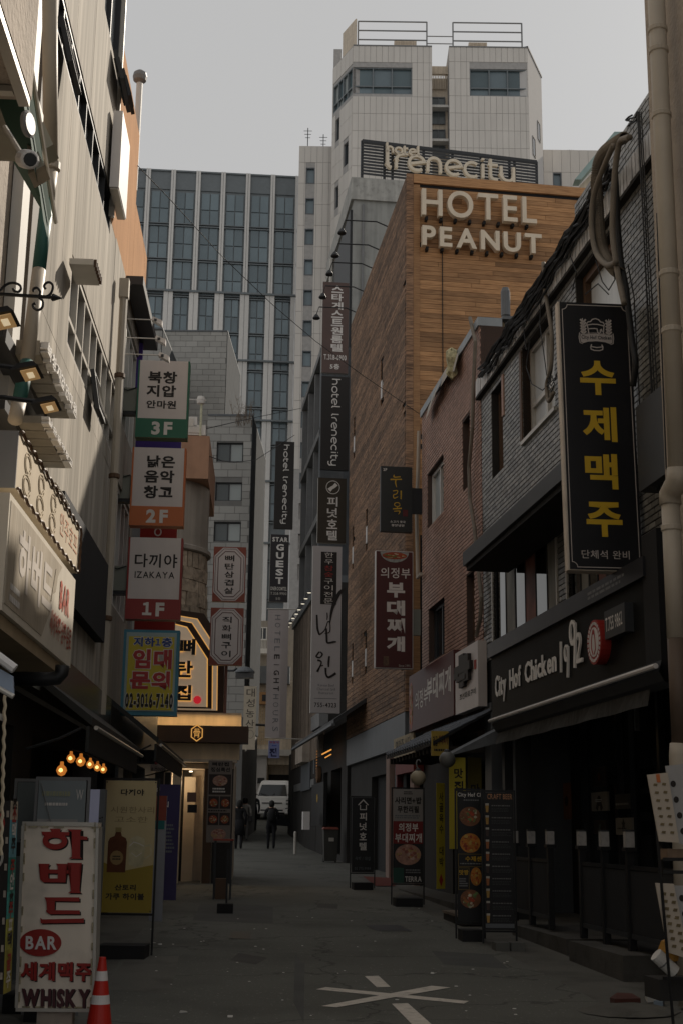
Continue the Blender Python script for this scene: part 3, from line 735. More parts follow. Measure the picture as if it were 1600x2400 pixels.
for c_ in cells[:290]:
    k = round(c_[1] - c_[0], 3)
    if k not in cache: cache[k] = mesh_of('timber_board', MB().box(UF, 0, k, 0, c_[3] - c_[2], 0, .025), M['woodF'], Vector((0, 0, 0)))
    inst('timber_board', cache[k], root, PF.w(c_[0], c_[2], .0), PF.ang)
if len(cells) > 290:
    mb = MB()
    for c_ in cells[290:]: mb.box(PF, *c_, 0, .025)
    obj('front_boards', mb, M['woodF'], root, kind='stuff')
obj('corner_board', MB().box(PF, -.02, .15, zwb, zP, 0, .06), M['woodS'], root)
obj('corner_board', MB().box(PF, .155, .315, zwb, zP - .27, 0, .045), M['woodF'], root)
obj('top_board', MB().box(PF, .155, 9.5, zP - .24, zP, 0, .07), M['woodF'], root)
obj('metal_post', MB().box(PF, .42, .8, gz(DP), 8.2, -.1, .0), mat('ochre_panel', (.42, .26, .06), .7, var=.2), root)
mb = MB(); 
for z in range(40): mb.box(PF, .42, .8, 3 + z * .13, 3.11 + z * .13, 0, .012)
obj('ochre_tiles', mb, mat('ochre_tile', (.4, .25, .07), .6, isl=.1), root, kind='stuff')
obj('wire', MB().tube([PF.w(.87, zP - .3, .05), PF.w(.87, 8.3, .05)], .012, 5), M['cable'], root)
for s in slots:
    obj('window_strip', MB().box(RF, s[0] + .04, s[1] - .08, s[2] + .12 * (s[3] - s[2]), s[2] + .55 * (s[3] - s[2]), -.06, .035), M['whiteclean'], root)
for s_, y0, y1, x0, x1, bo in (('HOTEL', 440, 517, 988, 1256, .0), ('PEANUT', 527, 585, 989, 1268, .035)):
    A0, Z1 = PF.px(x0, y0, .3); A1 = PF.px(x1, y0 + 18, .3)[0]; Z0 = PF.px(x0, {'HOTEL': 503, 'PEANUT': 574}[s_], .3)[1]
    text(PF, s_, (A0, A1, Z0, Z1), .14, M['letterbeige'], root, bold=.012 if bo == 0 else .028, gap=.06, th=.16, res=6)
    mb = MB()
    for k in range(8): a = A0 + (A1 - A0) * (k + .3) / 8; mb.box(PF, a, a + .06, Z0 - .07, Z0 + .02, .05, .2)
    obj('letter_mount', mb, M['blackmatte'], root, kind='stuff')
for i, (x, y, tx) in enumerate(((890, 470, 858), (908, 470, 860), (888, 527, 841), (872, 577, 828), (852, 628, 812), (834, 672, 800))[1:]):
    d = RF.px(x, y)[0]; z = RF.px(x, y)[1]; p0 = RF.w(d, min(z, zP), 0); ln = 1.15
    p1 = RF.w(d, p0.z + .12, .3); p2 = RF.w(d, p0.z + .1, ln); p3 = RF.w(d, p0.z - .16, ln + .08)
    t = thing('gooseneck_lamp', ['topmost black gooseneck lamp over the timber side wall', 'second black gooseneck lamp down the timber side wall', 'third black gooseneck lamp down the timber side wall', 'fourth black gooseneck lamp down the timber side wall', 'lowest black gooseneck lamp, above the brown vertical sign'][i], 'lamp', p0, 'gooseneck lamps along the timber wall')
    obj('arm', MB().tube([p0, p1, p2, p3], .018, 6), M['black'], t)
    mb = MB().lathe(p3 - Vector((0, 0, .14)), [(.11, 0), (.12, .03), (.05, .14), (.02, .16)], 10); obj('lamp_head', mb, M['black'], t)
zs = RF.px(945, 1671)[1]
obj('stone_band', MB().box(RF, -DE, -DP, zs - .75, zs, -.1, .02), M['slate'], root)
obj('shop_wall', wall(RF, -DE, -26.2, 0, zs - .75, [(-36.5, -33.2, 0, 2.9), (-31.2, -29.2, 0, 2.7)], depth=.5, o=-.12, reveal=.45), M['darkwall'], root)
obj('door_frame', MB().box(RF, -33.0, -32.5, .3, zs - .8, -.1, .06), mat('pink_pillar', (.32, .22, .18), .8, streak=.2), root)
obj('curtain', MB().box(RF, -32.45, -31.4, .9, 3.0, -.1, -.06), mat('grey_curtain', (.2, .23, .24), .7, grain=(9, 9, .3)), root)
obj('red_jamb', MB().box(RF, -31.35, -31.2, .3, 3.3, -.1, .1), M['deepred'], root)
obj('red_lintel', MB().box(RF, -31.3, -29.0, 2.75, 3.1, -.1, .12), mat('red_lintel', (.2, .03, .02), .6), root)
obj('door_post', MB().box(RF, -29.9, -29.45, .3, 2.72, -.1, .03), mat('pink_pillar', (.32, .22, .18)), root)
mb = MB().box(RF, -31.3, -28.8, 3.12, 3.55, .12, .16); s = obj('shop_sign', mb, mat('straw_sign', (.4, .33, .22), .8, var=.3, scale=6), root)
text(RF, '영업중 식당', (-31.0, -29.1, 3.18, 3.5), .168, M['printblack'], s, joined=True)

zI = 19.8; a_n, a_f = -49.6, -57.3
root = thing('grid_front_building', 'grey building with a deep white grid of window bays facing the alley', 'building', RF.w(-53, gz(53), -3))
obj('wall', MB().box(RF, a_f, a_n, 3.5, zI, -6, -.9), M['slate'], root)
mb = MB(); nb = 3
za = [zI - .25 - k * 3.3 for k in range(6)]
for z in za: obj('floor_band', MB().box(RF, a_f, a_n, z, z + .28, -.9, .0), M['grey'], root)
for k in range(nb + 1):
    a = a_f + (a_n - a_f - .22) * k / nb; obj('fin', MB().box(RF, a, a + .22, 3.5, zI - .3, -.9, -.04), M['grey'], root)
for k in range(nb):
    for j in range(5):
        A = a_f + (a_n - a_f) * k / nb
        window(RF, (A + .35, A + 2.4, za[j + 1] + .5, za[j] - .1), root, 2, 1, o=-.85, fr=.06, fm=M['white'], gm=[M['glassmid'], M['glassdark']])
obj('side_wall', MB().box(FR(0), 0, 1, 0, 1, 0, 1) if False else MB().box(Frame(*RF.w(a_n, 0).xy, PHR), 0, 6, 3.5, zI, -.3, .0), M['slate'], root)
G2 = Frame(0, 52, PHR); A, Zt = G2.px(829, 418); AR = G2.px(960, 425)[0]
root = thing('concrete_stair_block', 'bare concrete block with pale parapet carrying the slatted roof sign', 'building', G2.w(A + 2, gz(52)))
obj('wall', MB().box(G2, A, AR + 8, 10, Zt - 1.0, -9, 0), M['concrete'], root)
obj('parapet', MB().box(G2, A - .12, AR + 8, Zt - 1.0, Zt, -9, .12), mat('pale_parapet', (.42, .41, .38), .8, streak=.4, dirt=.3), root)
obj('pipe', MB().tube([G2.w(A + .4, Zt - 1.2, .1), G2.w(A + .35, 12, .1)], .05, 6), M['grey'], root)
K = Frame(*G2.w(A, 0).xy, PHR + math.pi / 2 + math.pi)
obj('side_strip', MB().box(K, -6, -.3, 10, Zt - 1.3, 0, .1), M['dark'], root)
obj('side_pipe', MB().tube([K.w(-6.1, Zt - 1, .2), K.w(-6.1, 12, .2)], .09, 6), M['alu'], root)
sg = Frame(*G2.w(0, 0).xy, math.radians(12.1)); sg = Frame(0, 52.5, math.radians(12.1))
s0, st_ = sg.px(849, 328); s1 = sg.px(1257, 371)[0]; sb = sg.px(849, 408)[1]
root = thing('roof_sign', 'long slatted rooftop frame with pale rounded hotel irenecity letters', 'sign', sg.w((s0 + s1) / 2, sb - 1))
for k in range(11):
    z = sb + (st_ - sb) * k / 11; obj('slat', MB().box(sg, s0, s1, z, z + (st_ - sb) / 11 * .62, -.03, .0), M['dark'], root)
for u in (0, .125, .17, .345, .51, .675, .84, .87, 1): a = s0 + (s1 - s0) * u; obj('upright', MB().box(sg, a - .05, a + .05, sb - .9, st_, -.13, -.035), M['dark'], root)
obj('top_rail', MB().box(sg, s0, s1, st_ - .1, st_ + .04, -.15, .01), M['dark'], root)
for s_, p, w_ in (('hotel', (907, 333, 985, 366, 983), .085), ('Irenecity', (908, 343, 1203, 425, 1203), .125)):
    A0, Z1 = sg.px(p[0], p[1], .3); A1 = sg.px(p[4], 400, .3)[0]; Z0 = sg.px(p[0], {'hotel': 356, 'Irenecity': 410}[s_], .3)[1]
    stroketext(sg, s_, (A0, A1, Z0, Z1), w_, .12, .3, M['letterbeige'], root)
F = FS(70); root = thing('gabled_house', 'cream house with a pale green sloping roof edge behind the cable bundle', 'house', (F.px(1390, 400)[0], 70, gz(70)))
p = [F.px(*q) for q in ((1340, 436), (1432, 325), (1520, 325), (1520, 470))]
zf = p[0][1] - 3
obj('wall', MB().prism(F, [(p[0][0] + .4, zf), (p[0][0] + .4, p[0][1]), (p[1][0] + .3, p[1][1] - .5), (p[2][0], p[2][1] - .5), (p[2][0], zf)], -8, 0), M['cream'], root)
obj('roof_edge', MB().prism(F, [p[0], p[1], (p[2][0], p[1][1]), (p[2][0], p[1][1] - .35), (p[1][0] + .15, p[1][1] - .35), (p[0][0] + .35, p[0][1])], .02, .8), mat('green_roof', (.3, .4, .38), .6), root)
obj('wall_base', MB().box(F, p[0][0] + .4, p[2][0], gz(70), zf - .005, -8, 0), M['cream'], root)

D0, D1 = 22.95, 28.6; zS = 10.4
root = thing('salmon_brick_building', 'narrow three-storey salmon brick building with metal coping and recessed windows', 'building', RF.w(-25.8, gz(26), -3))
wins = [RF.rect(1002, 1088, 1040, 1190), RF.rect(1087, 985, 1104, 1120), RF.rect(1008, 1420, 1041, 1530), RF.rect(1093, 1360, 1111, 1495)]
def rr(x0, x1, xz, yt, yb):
    a0 = RF.px(x0, 1300)[0]; a1 = RF.px(x1, 1300)[0]; return (a0, a1, RF.px(xz, yb)[1], RF.px(xz, yt)[1])
wins = [rr(1002, 1040, 1040, 1062, 1196), rr(1086, 1104, 1104, 963, 1130), rr(1004, 1041, 1041, 1398, 1530), rr(1092, 1111, 1111, 1335, 1500)]
zb_ = 4.4
obj('wall', wall(RF, -D1, -D0, 3.2, zS, wins, depth=4, reveal=.2), M['mortarpink'], root)
cells = courses(-D1, -D0, zb_, zS, .205, .07, .018, holes=wins)
pieces(RF, root, cells, .012, 0, M['brickpink'], 'brick', limit=298, stuffname='brick_courses')
FE = Frame(*RF.w(-D0, 0).xy, PHR)
obj('end_wall', MB().box(FE, 0.02, 7, 3.2, zS, -.2, 0), M['brickpink'], root)
obj('coping', MB().box(RF, -D1, -D0, zS, zS + .16, -.4, .05), mat('blue_grey_coping', (.3, .33, .35), .5, streak=.2), root)
window(RF, wins[0], root, 2, 1, o=-.17, fr=.07, fm=M['white'], gm=[M['glasscurtain'], M['glassdark']], dep=.08)
for w_ in (wins[1], wins[3]): window(RF, w_, root, 1, 1, o=-.17, fr=.06, fm=M['brown'], gm=M['glassdark'])
window(RF, wins[2], root, 2, 1, o=-.17, fr=.06, fm=M['dark'], gm=M['glassdark'])
obj('lower_wall', wall(RF, -D1, -D0, 0, 3.2, [(-27.9, -26.0, 0, 2.75), (-25.6, -23.3, 0, 2.75)], depth=.4, o=-.3, reveal=.9), M['darkwall'], root)
pts = [RF.w(RF.px(x, y, .1)[0], RF.px(x, y, .1)[1], .1) for x, y in ((1100, 745), (1113, 800), (1108, 905), (1106, 1000), (1098, 1095), (1100, 1170), (1111, 1240), (1120, 1340), (1127, 1400), (1124, 1450), (1115, 1490))]
obj('conduit', MB().tube(pts, .035, 7), M['hose'], root)
obj('conduit', MB().tube([RF.w(RF.px(x, y, .1)[0], RF.px(x, y, .1)[1], .1) for x, y in ((981, 1010), (978, 1120), (975, 1190), (977, 1290), (978, 1355), (986, 1345))], .04, 7), M['pipe'], root)
mb = MB(); ps = [(1000, 960), (1015, 925), (1035, 880), (1060, 842), (1072, 830)]
for (x0, y0), (x1, y1) in zip(ps, ps[1:]):
    q0 = RF.px(x0, y0, .1); q1 = RF.px(x1, y1, .1); d0 = .12 + .3 * rnd(); d1 = .3
    mb.quad(RF.w(q0[0], q0[1] + .05, .08), RF.w(q1[0], q1[1] + .05, .08), RF.w(q1[0], q1[1] - .35, .14 + .1 * rnd()), RF.w(q0[0], q0[1] - .25, .14))
tag(obj('draped_cloth', mb, mat('grey_cloth', (.42, .38, .33), .9)), 'grey-white cloth draped along the coping of the salmon brick building', 'cloth')
q = RF.px(1058, 858, .15); mb = MB().lathe(RF.w(q[0], q[1] - .35, .15), [(.04, .1), (.1, .2), (.09, .35), (.13, .5), (.09, .65), (.02, .7)], 9)
for v in mb.v: v += Vector((rnd() - .5, rnd() - .5, rnd() - .5)) * .07
tag(obj('tarp_bundle', mb, mat('yellow_tarp', (.45, .41, .24), .7, var=.6, scale=14, dirt=.5)), 'crumpled yellow tarp bundle on the roof edge of the salmon building', 'tarp')
q = RF.px(1184, 745, -.5); b = RF.w(q[0], q[1], -.5)
t = thing('roof_mast', 'stubby grey antenna mast standing between the two brick roofs', 'antenna', b)
obj('mast_tube', MB().lathe(b, [(.03, -.8), (.03, 0), (.085, .04), (.085, .5), (.06, .58), (.01, .6)], 12), M['slate'], t)
obj('clamp', MB().box(RF, q[0] - .12, q[0] + .15, q[1] - .08, q[1] - .02, -.6, -.4), M['slate'], t)
q = RF.px(1150, 790, -.3)
obj_ = MB().lathe(RF.w(q[0], q[1] - .5, -.5), [(.35, 0), (.38, .3), (.3, .75), (.05, .8)], 12); tag(obj('water_tank', obj_, mat('tan_tank', (.3, .25, .17), .8, dirt=.4)), 'small tan water tank behind the coping of the salmon building', 'tank')

D0, D1 = 9.0, 22.9; zE = 9.32
root = thing('dark_brick_pub', 'two-storey dark grey brick pub building with white tiled eave band', 'building', RF.w(-18, gz(18), -3))
zW1 = RF.px(1223, 820)[1]; zW0 = RF.px(1226, 1038)[1]
w2 = (RF.px(1224, 900)[0], RF.px(1300, 900)[0], zW0, zW1)
w1 = (RF.px(1349, 680)[0], RF.px(1456, 640)[0], zW0, zW1)
w3 = (RF.px(1152, 1000)[0], RF.px(1179, 1000)[0], RF.px(1153, 1123)[1], RF.px(1151, 922)[1])
s1_ = (RF.px(1156, 1400)[0], RF.px(1305, 1350)[0], 4.36, RF.px(1156, 1305)[1]); s2_ = (RF.px(1331, 1350)[0], RF.px(1440, 1350)[0], 4.36, s1_[3])
obj('wall', wall(RF, -D1, -D0, 4.3, 9.3, [w1, w2, w3, s1_, s2_], depth=.5, reveal=.22), M['mortardark'], root)
obj('parapet', MB().box(RF, -17.2, -D0, 9.302, 9.95, -.5, 0), M['mortardark'], root)
def topz(a): return 9.95
cells = courses(-D1, -13.6, 4.3, 9.02, .21, .076, .017, holes=[w1, w2, w3, s1_, s2_])
cells += courses(-17.2, -13.6, 9.36, 9.95, .21, .076, .017)
pieces(RF, root, cells, .013, 0, M['brickdark'], 'brick', limit=298, stuffname='brick_courses')
obj('roof_slab', MB().box(RF, -D1, -D0, 4.3, 9.3, -7, -.52), M['mortardark'], root)
cap = []
a = -D1 - .1
while a < -13.7: cap.append((a, a + .085, 9.04, 9.34)); a += .11
pieces(RF, root, cap, .1, .0, M['tilewhite'], 'cap_tile', limit=150, stuffname='cap_tiles')
obj('eave_soffit', MB().box(RF, -D1 - .1, -13.6, 8.99, 9.035, -.0, .1), M['mortardark'], root)
obj('end_wall', MB().box(Frame(*RF.w(-D1, 0).xy, PHR), .02, 5, 3, 9.3, .0, .02), M['brickdark'], root)
window(RF, w2, root, 2, 1, o=-.2, fr=.07, fm=M['alu'], gm=[M['frost'], M['frost']], splits=[.38], dep=.08)
window(RF, w1, root, 1, 1, o=-.2, fr=.1, fm=M['brown'], gm=M['frost'], dep=.1)
window(RF, w3, root, 2, 1, o=-.2, fr=.06, fm=M['brown'], gm=[M['glasscurtain'], M['frost']], dep=.08)
obj('window_trim', MB().box(RF, w2[0] - .12, w2[0], zW0, zW1, -.2, .03), M['brown'], root)
obj('window_sill', MB().box(RF, w2[0], w2[1] + .1, zW0 - .06, zW0, -.1, .06), M['alu'], root)
obj('window_trim', MB().box(RF, w3[1], w3[1] + .12, zW0 + .8, zW1, -.2, .03), M['brickpink'], root)
MIR = mat('reflective_pane', (.055, .055, .05), .04, metal=1., var=.1)
for w_, cs in ((s1_, 6), (s2_, 5)):
    window(RF, w_, root, cs, 1, o=-.06, fr=.05, fm=M['blackmatte'], gm=[MIR, mat('painted_curtain_reflection', (.2, .19, .16), .5, var=.5, scale=1.2, streak=.4, spec=.1), MIR, mat('painted_red_reflection', (.2, .075, .05), .5, var=.6, scale=2, streak=.3, spec=.1)], dep=.03)  # curtain and red panes carry painted reflections in their colour
    obj('window_edge', MB().box(RF, w_[0] - .05, w_[0], w_[2], w_[3], -.1, .03), M['alu'], root)
    obj('window_edge', MB().box(RF, w_[1], w_[1] + .05, w_[2], w_[3], -.1, .03), M['alu'], root)
zc = RF.px(1083, 1296, .75)[1]; ac = RF.px(1083, 1296, .75)[0]
mb = MB(); mb.box(RF, ac, -15.5, zc - .22, zc, .02, .75); obj('canopy', mb, mat('canopy_metal', (.04, .042, .042), .5, var=.15, streak=.1), root)
mb = MB().box(RF, ac + .05, -15.55, zc - .3, zc - .225, .02, .7); obj('canopy_soffit', mb, M['blackmatte'], root)
zf1 = RF.px(1151, 1543, .3)[1]; af = RF.px(1151, 1600, .3)[0]; ar = RF.px(1515, 1450, .3)[0]; zf0 = RF.px(1151, 1694, .3)[1]
fas = thing('shop_fascia', 'black shop fascia reading City Hof Chicken 1992 with a red roundel', 'sign', RF.w((af + ar) / 2, zf0, .15))
obj('board', MB().box(RF, af, ar, zf0, zf1 - .002, .02, .3), mat('fascia_black', (.011, .011, .01), .6, var=.2, streak=.2, spec=.1), fas)
obj('ledge', MB().box(RF, af - .02, ar + .1, zf1, zf1 + .22, .0, .36), mat('ledge_metal', (.022, .023, .027), .4, var=.2, scale=4), fas)
obj('end_cap', MB().box(RF, ar, ar + .45, zf0 - .1, zf1 + .45, .02, .33), M['blackmatte'], fas)
def rfr(x0, y0, x1, y1, o): # x0,y0 top-left; x1,y1 bottom-right
    A0, Z1 = RF.px(x0, y0, o); A1, Z0 = RF.px(x1, y1, o); return (A0, A1, Z0, Z1)
A0 = RF.px(1157, 1600, .33)[0]; A1 = RF.px(1300, 1560, .33)[0]; Z1 = RF.px(1160, 1584, .33)[1]; Z0 = RF.px(1160, 1650, .33)[1]
text(RF, 'City', (A0, A0 + (A1 - A0) * .2, Z0 - .0, Z1), .31, M['letterwhite'], fas, bold=.022, th=.012)
text(RF, 'Hof', (A0 + (A1 - A0) * .265, A0 + (A1 - A0) * .46, Z0 + .13, Z1), .31, M['letterwhite'], fas, bold=.022, th=.012)
text(RF, 'Chicken', (A0 + (A1 - A0) * .53, A0 + (A1 - A0) * 1.0, Z0 + .13, Z1), .31, M['letterwhite'], fas, bold=.022, th=.012)
A2 = RF.px(1310, 1550, .33)[0]; A3 = RF.px(1366, 1510, .33)[0]; L = A3 - A2; zb0 = Z0 - .02
dg = {'1': [[(.2, 1), (.12, 0)]], '9': [arc(.42, .74, .3, .26, 20, 375, 14), [(.74, .95), (.7, .5), (.58, -.1)]],
      '2': [arc(.42, .74, .3, .24, 160, -25, 8) + [(.1, .04)], [(.02, .03), (1.0, .03)]]}
for i, (ch, s_) in enumerate((('1', .85), ('9', .8), ('9', 1.15), ('2', .75))):
    mb = MB(); off = (0, .18, .42, .7)[i]
    for kq, q in enumerate(dg[ch]): mb.ribbon(RF, [(A2 + L * (off + x * .3 * s_), zb0 + .05 + (.06, 0, .1, .1)[i] + y * .46 * s_) for x, y in q], .03 if i < 2 else .05, .31, .335 + .002 * kq)
    obj('letter', mb, M['letterwhite'], fas)
ca, cz = RF.px(1391, 1505, .42); cb = RF.px(1372, 1505, .42)[0]
mb = MB(); rr_ = abs(ca - cb); n = 28
def disc(F, a, z, r, o0, o1, n=28): return MB().prism(F, [(a + r * math.cos(2 * math.pi * i / n), z + r * math.sin(2 * math.pi * i / n)) for i in range(n)], o0, o1)
rz = abs(RF.px(1391, 1452, .42)[1] - RF.px(1391, 1558, .42)[1]) / 2
rd = obj('roundel', disc(RF, ca, cz, rz, .3, .42), M['red'], fas)
obj('roundel_face', disc(RF, ca, cz, rz * .66, .42, .426), M['whiteclean'], rd)
mb = MB(); 
for k in range(24): t0 = 15 * k; mb.ribbon(RF, [(ca + rz * .83 * math.cos(math.radians(t0 + q)), cz + rz * .83 * math.sin(math.radians(t0 + q))) for q in (0, 5, 9)], rz * .13, .421, .427)
obj('roundel_print', mb, M['whiteclean'], rd, kind='stuff')
mb = MB(); mb.ribbon(RF, [(ca - rz * .1, cz + rz * .5), (ca - rz * .28, cz + rz * .1), (ca - rz * .3, cz - rz * .25), (ca - rz * .1, cz - rz * .55)], rz * .07, .427, .431)
mb.ribbon(RF, [(ca + rz * .1, cz + rz * .5), (ca + rz * .22, cz + rz * .1), (ca + rz * .25, cz - rz * .35), (ca + rz * .05, cz - rz * .55)], rz * .07, .427, .431)
mb.ribbon(RF, [(ca - rz * .05, cz + rz * .55), (ca + .02 * rz, cz + rz * .35)], [rz * .2, rz * .12], .427, .431)
obj('roundel_print', mb, M['red'], rd, kind='stuff')
ph = rfr(1416, 1482, 1463, 1490, .4); tb = obj('phone_box', MB().box(RF, ph[0], ph[1] + .02, cz - .02, cz + .3, .3, .4), M['dark'], fas)
text(RF, 'T.755 9861', (ph[0] + .04, ph[1] - .06, cz + .06, cz + .22), .403, M['letterwhite'], tb, joined=True, bold=.01)
t_ = rfr(1376, 1390, 1470, 1355, .36); 
linetext(RF, (t_[0], t_[1], zf1 + .05, zf1 + .16), 2, .363, M['grey'], fas, name='faint_lettering')
ab0 = RF.px(1151, 1692, .55)[0]; ab1 = RF.px(1542, 1553, .55)[0]; zab = RF.px(1151, 1690, .55)[1]
aw = thing('rolled_awning', 'rolled dark shop awning with a white front bar under the black fascia', 'awning', RF.w((ab0 + ab1) / 2, zab, .4))
obj('front_bar', MB().tube([RF.w(ab0, zab, .58), RF.w(ab1, zab, .58)], .028, 8), M['whiteclean'], aw)
mb = MB(); pr = [(.35, zab + .12), (.52, zab + .06), (.55, zab - .05), (.5, zab - .14), (.42, zab - .2)]
for (o0, z0), (o1, z1) in zip(pr, pr[1:]): mb.quad(RF.w(ab0, z1, o1), RF.w(ab1, z1, o1), RF.w(ab1, z0, o0), RF.w(ab0, z0, o0))
obj('rolled_cloth', mb, mat('dark_slate_cloth', (.03, .032, .038), .7, var=.2), aw)
mb = MB(); N = 26
for i in range(N):
    x0 = ab0 + (ab1 - .5 - ab0) * i / N; x1 = ab0 + (ab1 - .5 - ab0) * (i + 1) / N; e0 = .02 * math.sin(i * 1.1); e1 = .02 * math.sin((i + 1) * 1.1)
    mb.quad(RF.w(x0, zab - .34, .5 + e0), RF.w(x1, zab - .34, .5 + e1), RF.w(x1, zab - .17, .46), RF.w(x0, zab - .17, .46))
obj('valance', mb, mat('awning_cloth', (.05, .048, .043), .85, var=.25, grain=(3, 3, .3)), aw)
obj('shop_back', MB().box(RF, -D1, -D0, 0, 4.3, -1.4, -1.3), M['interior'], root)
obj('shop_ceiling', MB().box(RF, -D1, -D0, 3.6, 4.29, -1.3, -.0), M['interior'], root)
obj('shop_pillar', MB().box(RF, -D1, -D1 + .45, 0, 3.6, -1.3, .02), M['slate'], root)
for x in (1170, 1195): a = RF.px(x, 1900)[0]; obj('shop_pillar', MB().box(RF, a, a + .16, 0, 3.6, -.3, -.05), M['dark'], root)
posters = []
for x0, y0, x1, y1, bgm, txt, col, lab in (
        (1384, 1858, 1423, 1900, 'white', 'ribbon', 'printblack', 'white square beer poster with a black ribbon seal on the pub front'),
        (1441, 1917, 1480, 1957, 'white', 'star', 'printblack', 'white square beer poster with a small star on the pub front'),
        (1387, 1800, 1418, 1842, 'darkred', 'blob', 'orangep', 'dark poster with a faint orange emblem, topmost on the pub front'),
        (1440, 1862, 1477, 1895, 'dark', 'word', 'grey', 'dark blue poster with pale lettering beside the ribbon poster'),
        (1390, 1922, 1420, 1955, 'dark', 'blob', 'slate', 'dark poster with a faint grey picture under the ribbon poster'),
        (1318, 1836, 1335, 1920, 'orange', 'blob', 'printblack', 'narrow brown and orange vertical board on the pub front')):
    r = rfr(x0, y0, x1, y1, -.9); p = obj('poster', MB().box(RF, r[0], r[1], r[2], r[3], -.93, -.9), mat('poster_' + lab[:14], {'white': (.2, .18, .15), 'darkred': (.02, .01, .008), 'dark': (.01, .014, .018), 'orange': (.14, .05, .02)}[bgm], .6), None)
    tag(p, lab, 'poster'); a_, z_ = (r[0] + r[1]) / 2, (r[2] + r[3]) / 2; W_ = r[1] - r[0]; H_ = r[3] - r[2]
    mc = M[col]
    if txt == 'ribbon':
        obj('seal', disc(RF, a_, z_ + .04 * H_, .27 * H_, -.9, -.894, 18), mc, p)
        obj('ribbon_tail', MB().ribbon(RF, [(a_ - .08 * W_, z_ - .1 * H_), (a_ - .15 * W_, z_ - .42 * H_)], .1 * W_, -.9, -.893), mc, p); obj('ribbon_tail', MB().ribbon(RF, [(a_ + .08 * W_, z_ - .1 * H_), (a_ + .15 * W_, z_ - .42 * H_)], .1 * W_, -.9, -.892), mc, p)
        linetext(RF, (a_ - .2 * W_, a_ + .2 * W_, z_ - .04 * H_, z_ + .14 * H_), 2, -.889, M['white'], p)
    elif txt == 'star':
        obj('star', MB().prism(RF, [(a_ + .11 * W_ * (1 if i % 2 == 0 else .45) * math.sin(math.pi * i / 5), z_ + .12 * H_ + .11 * W_ * (1 if i % 2 == 0 else .45) * math.cos(math.pi * i / 5)) for i in range(10)], -.9, -.894), mc, p)
        linetext(RF, (a_ - .38 * W_, a_ + .38 * W_, z_ - .2 * H_, z_ - .05 * H_), 1, -.893, mc, p)
    elif txt == 'word': linetext(RF, (a_ - .45 * W_, a_ + .45 * W_, z_ - .3 * H_, z_ - .05 * H_), 1, -.893, mc, p)
    else: obj('emblem', disc(RF, a_, z_, .22 * min(W_, H_), -.9, -.894, 9), mat('faint_' + col, tuple(q * .25 for q in {'orangep': (.5, .14, .04), 'slate': (.2, .25, .2), 'printblack': (.05, .04, .03)}[col]), .7, var=.6, scale=20), p)
pc = gpx(1461, 2302); oB = (pc - RF.o).dot(RF.n); aB_ = (pc - RF.o).dot(RF.t)
PLT = mat('platform_concrete', (.075, .07, .062), .9, var=.25, scale=2, dirt=.4, bump=.3)
zp = RF.px(1463, 2241, oB)[1]
pf = thing('concrete_platform', 'low grey concrete platform with steps in front of the pub', 'platform', RF.w(aB_ - 2, gz(16), oB - .4))
aB0 = RF.px(1332, 2208, oB)[0]
obj('step', MB().box(RF, aB0, aB_, -.05, zp, -1.3, oB), PLT, pf)
obj('step', MB().box(RF, aB_ + .003, -10.5, -.05, zp, -1.3, oB - .55), PLT, pf)
oA = oB - .12; aA0 = RF.px(1199, 2161, oA)[0]; 
obj('step', MB().box(RF, aA0, aB0 - .5, -.05, zp - .02, -1.3, oA), PLT, pf)
obj('step', MB().box(RF, aB0 - .5, aB0 - .003, -.05, zp - .2, -1.3, oA + .02), PLT, pf)
fo = oB - .28
q = rfr(1484, 1660, 1489, 1712, -.5); tag(obj('door_handle_bar', MB().box(RF, q[0], q[1], q[2], q[3], -.55, -.5), M['grey']), 'short grey vertical pull bar in the dark pub entrance', 'handle')
for k in range(5):
    a = -21.5 + k * 1.7; obj('door_frame', MB().box(RF, a, a + .09, .2, 3.5, -1.29, -1.18), M['dark'], root); obj('door_glass', MB().box(RF, a + .09, a + 1.7, .9, 3.3, -1.285, -1.27), M['glassdark'], root)
fence = thing('railing_fence', 'black metal railing with square posts along the pub platform', 'fence', RF.w(aB_ - 2, zp, fo))
pa = []
for i, (x, yt, yb) in enumerate(((1207, 1960, 2155), (1247, 1962, 2170), (1292, 1965, 2188), (1368, 1968, 2210), (1422, 1972, 2225), (1482, 1975, 2240))):
    a, _ = RF.px(x, yb, fo); pa.append(a)
    if i: pass
    post = obj('post', MB().box(RF, a - .036, a + .036, zp, zp + .98, fo - .036, fo + .036), M['black'], fence)
    h = .2
    l = thing('candle_lamp', ['pale candle lamp on the farthest railing post, half hidden by the beer menu', 'pale candle lamp on the second railing post from the beer menu', 'pale candle lamp on the third railing post, left of the platform gap', 'pale candle lamp on the first railing post right of the platform gap', 'pale candle lamp on the railing post under the star poster', 'pale candle lamp on the nearest railing post'][i], 'lamp', RF.w(a, zp + .98, fo), 'candle lamps on the railing posts')
    obj('base', MB().box(RF, a - .06, a + .06, zp + .982, zp + 1.02, fo - .06, fo + .06), M['black'], l)
    obj('glass_box', MB().box(RF, a - .045, a + .045, zp + 1.022, zp + 1.02 + .16, fo - .045, fo + .045), mat('milky_glass', (.4, .38, .36), .3, var=.15, scale=9, dirt=.3), l)
    obj('cap', MB().box(RF, a - .05, a + .05, zp + 1.182, zp + 1.2, fo - .05, fo + .05), M['dark'], l)
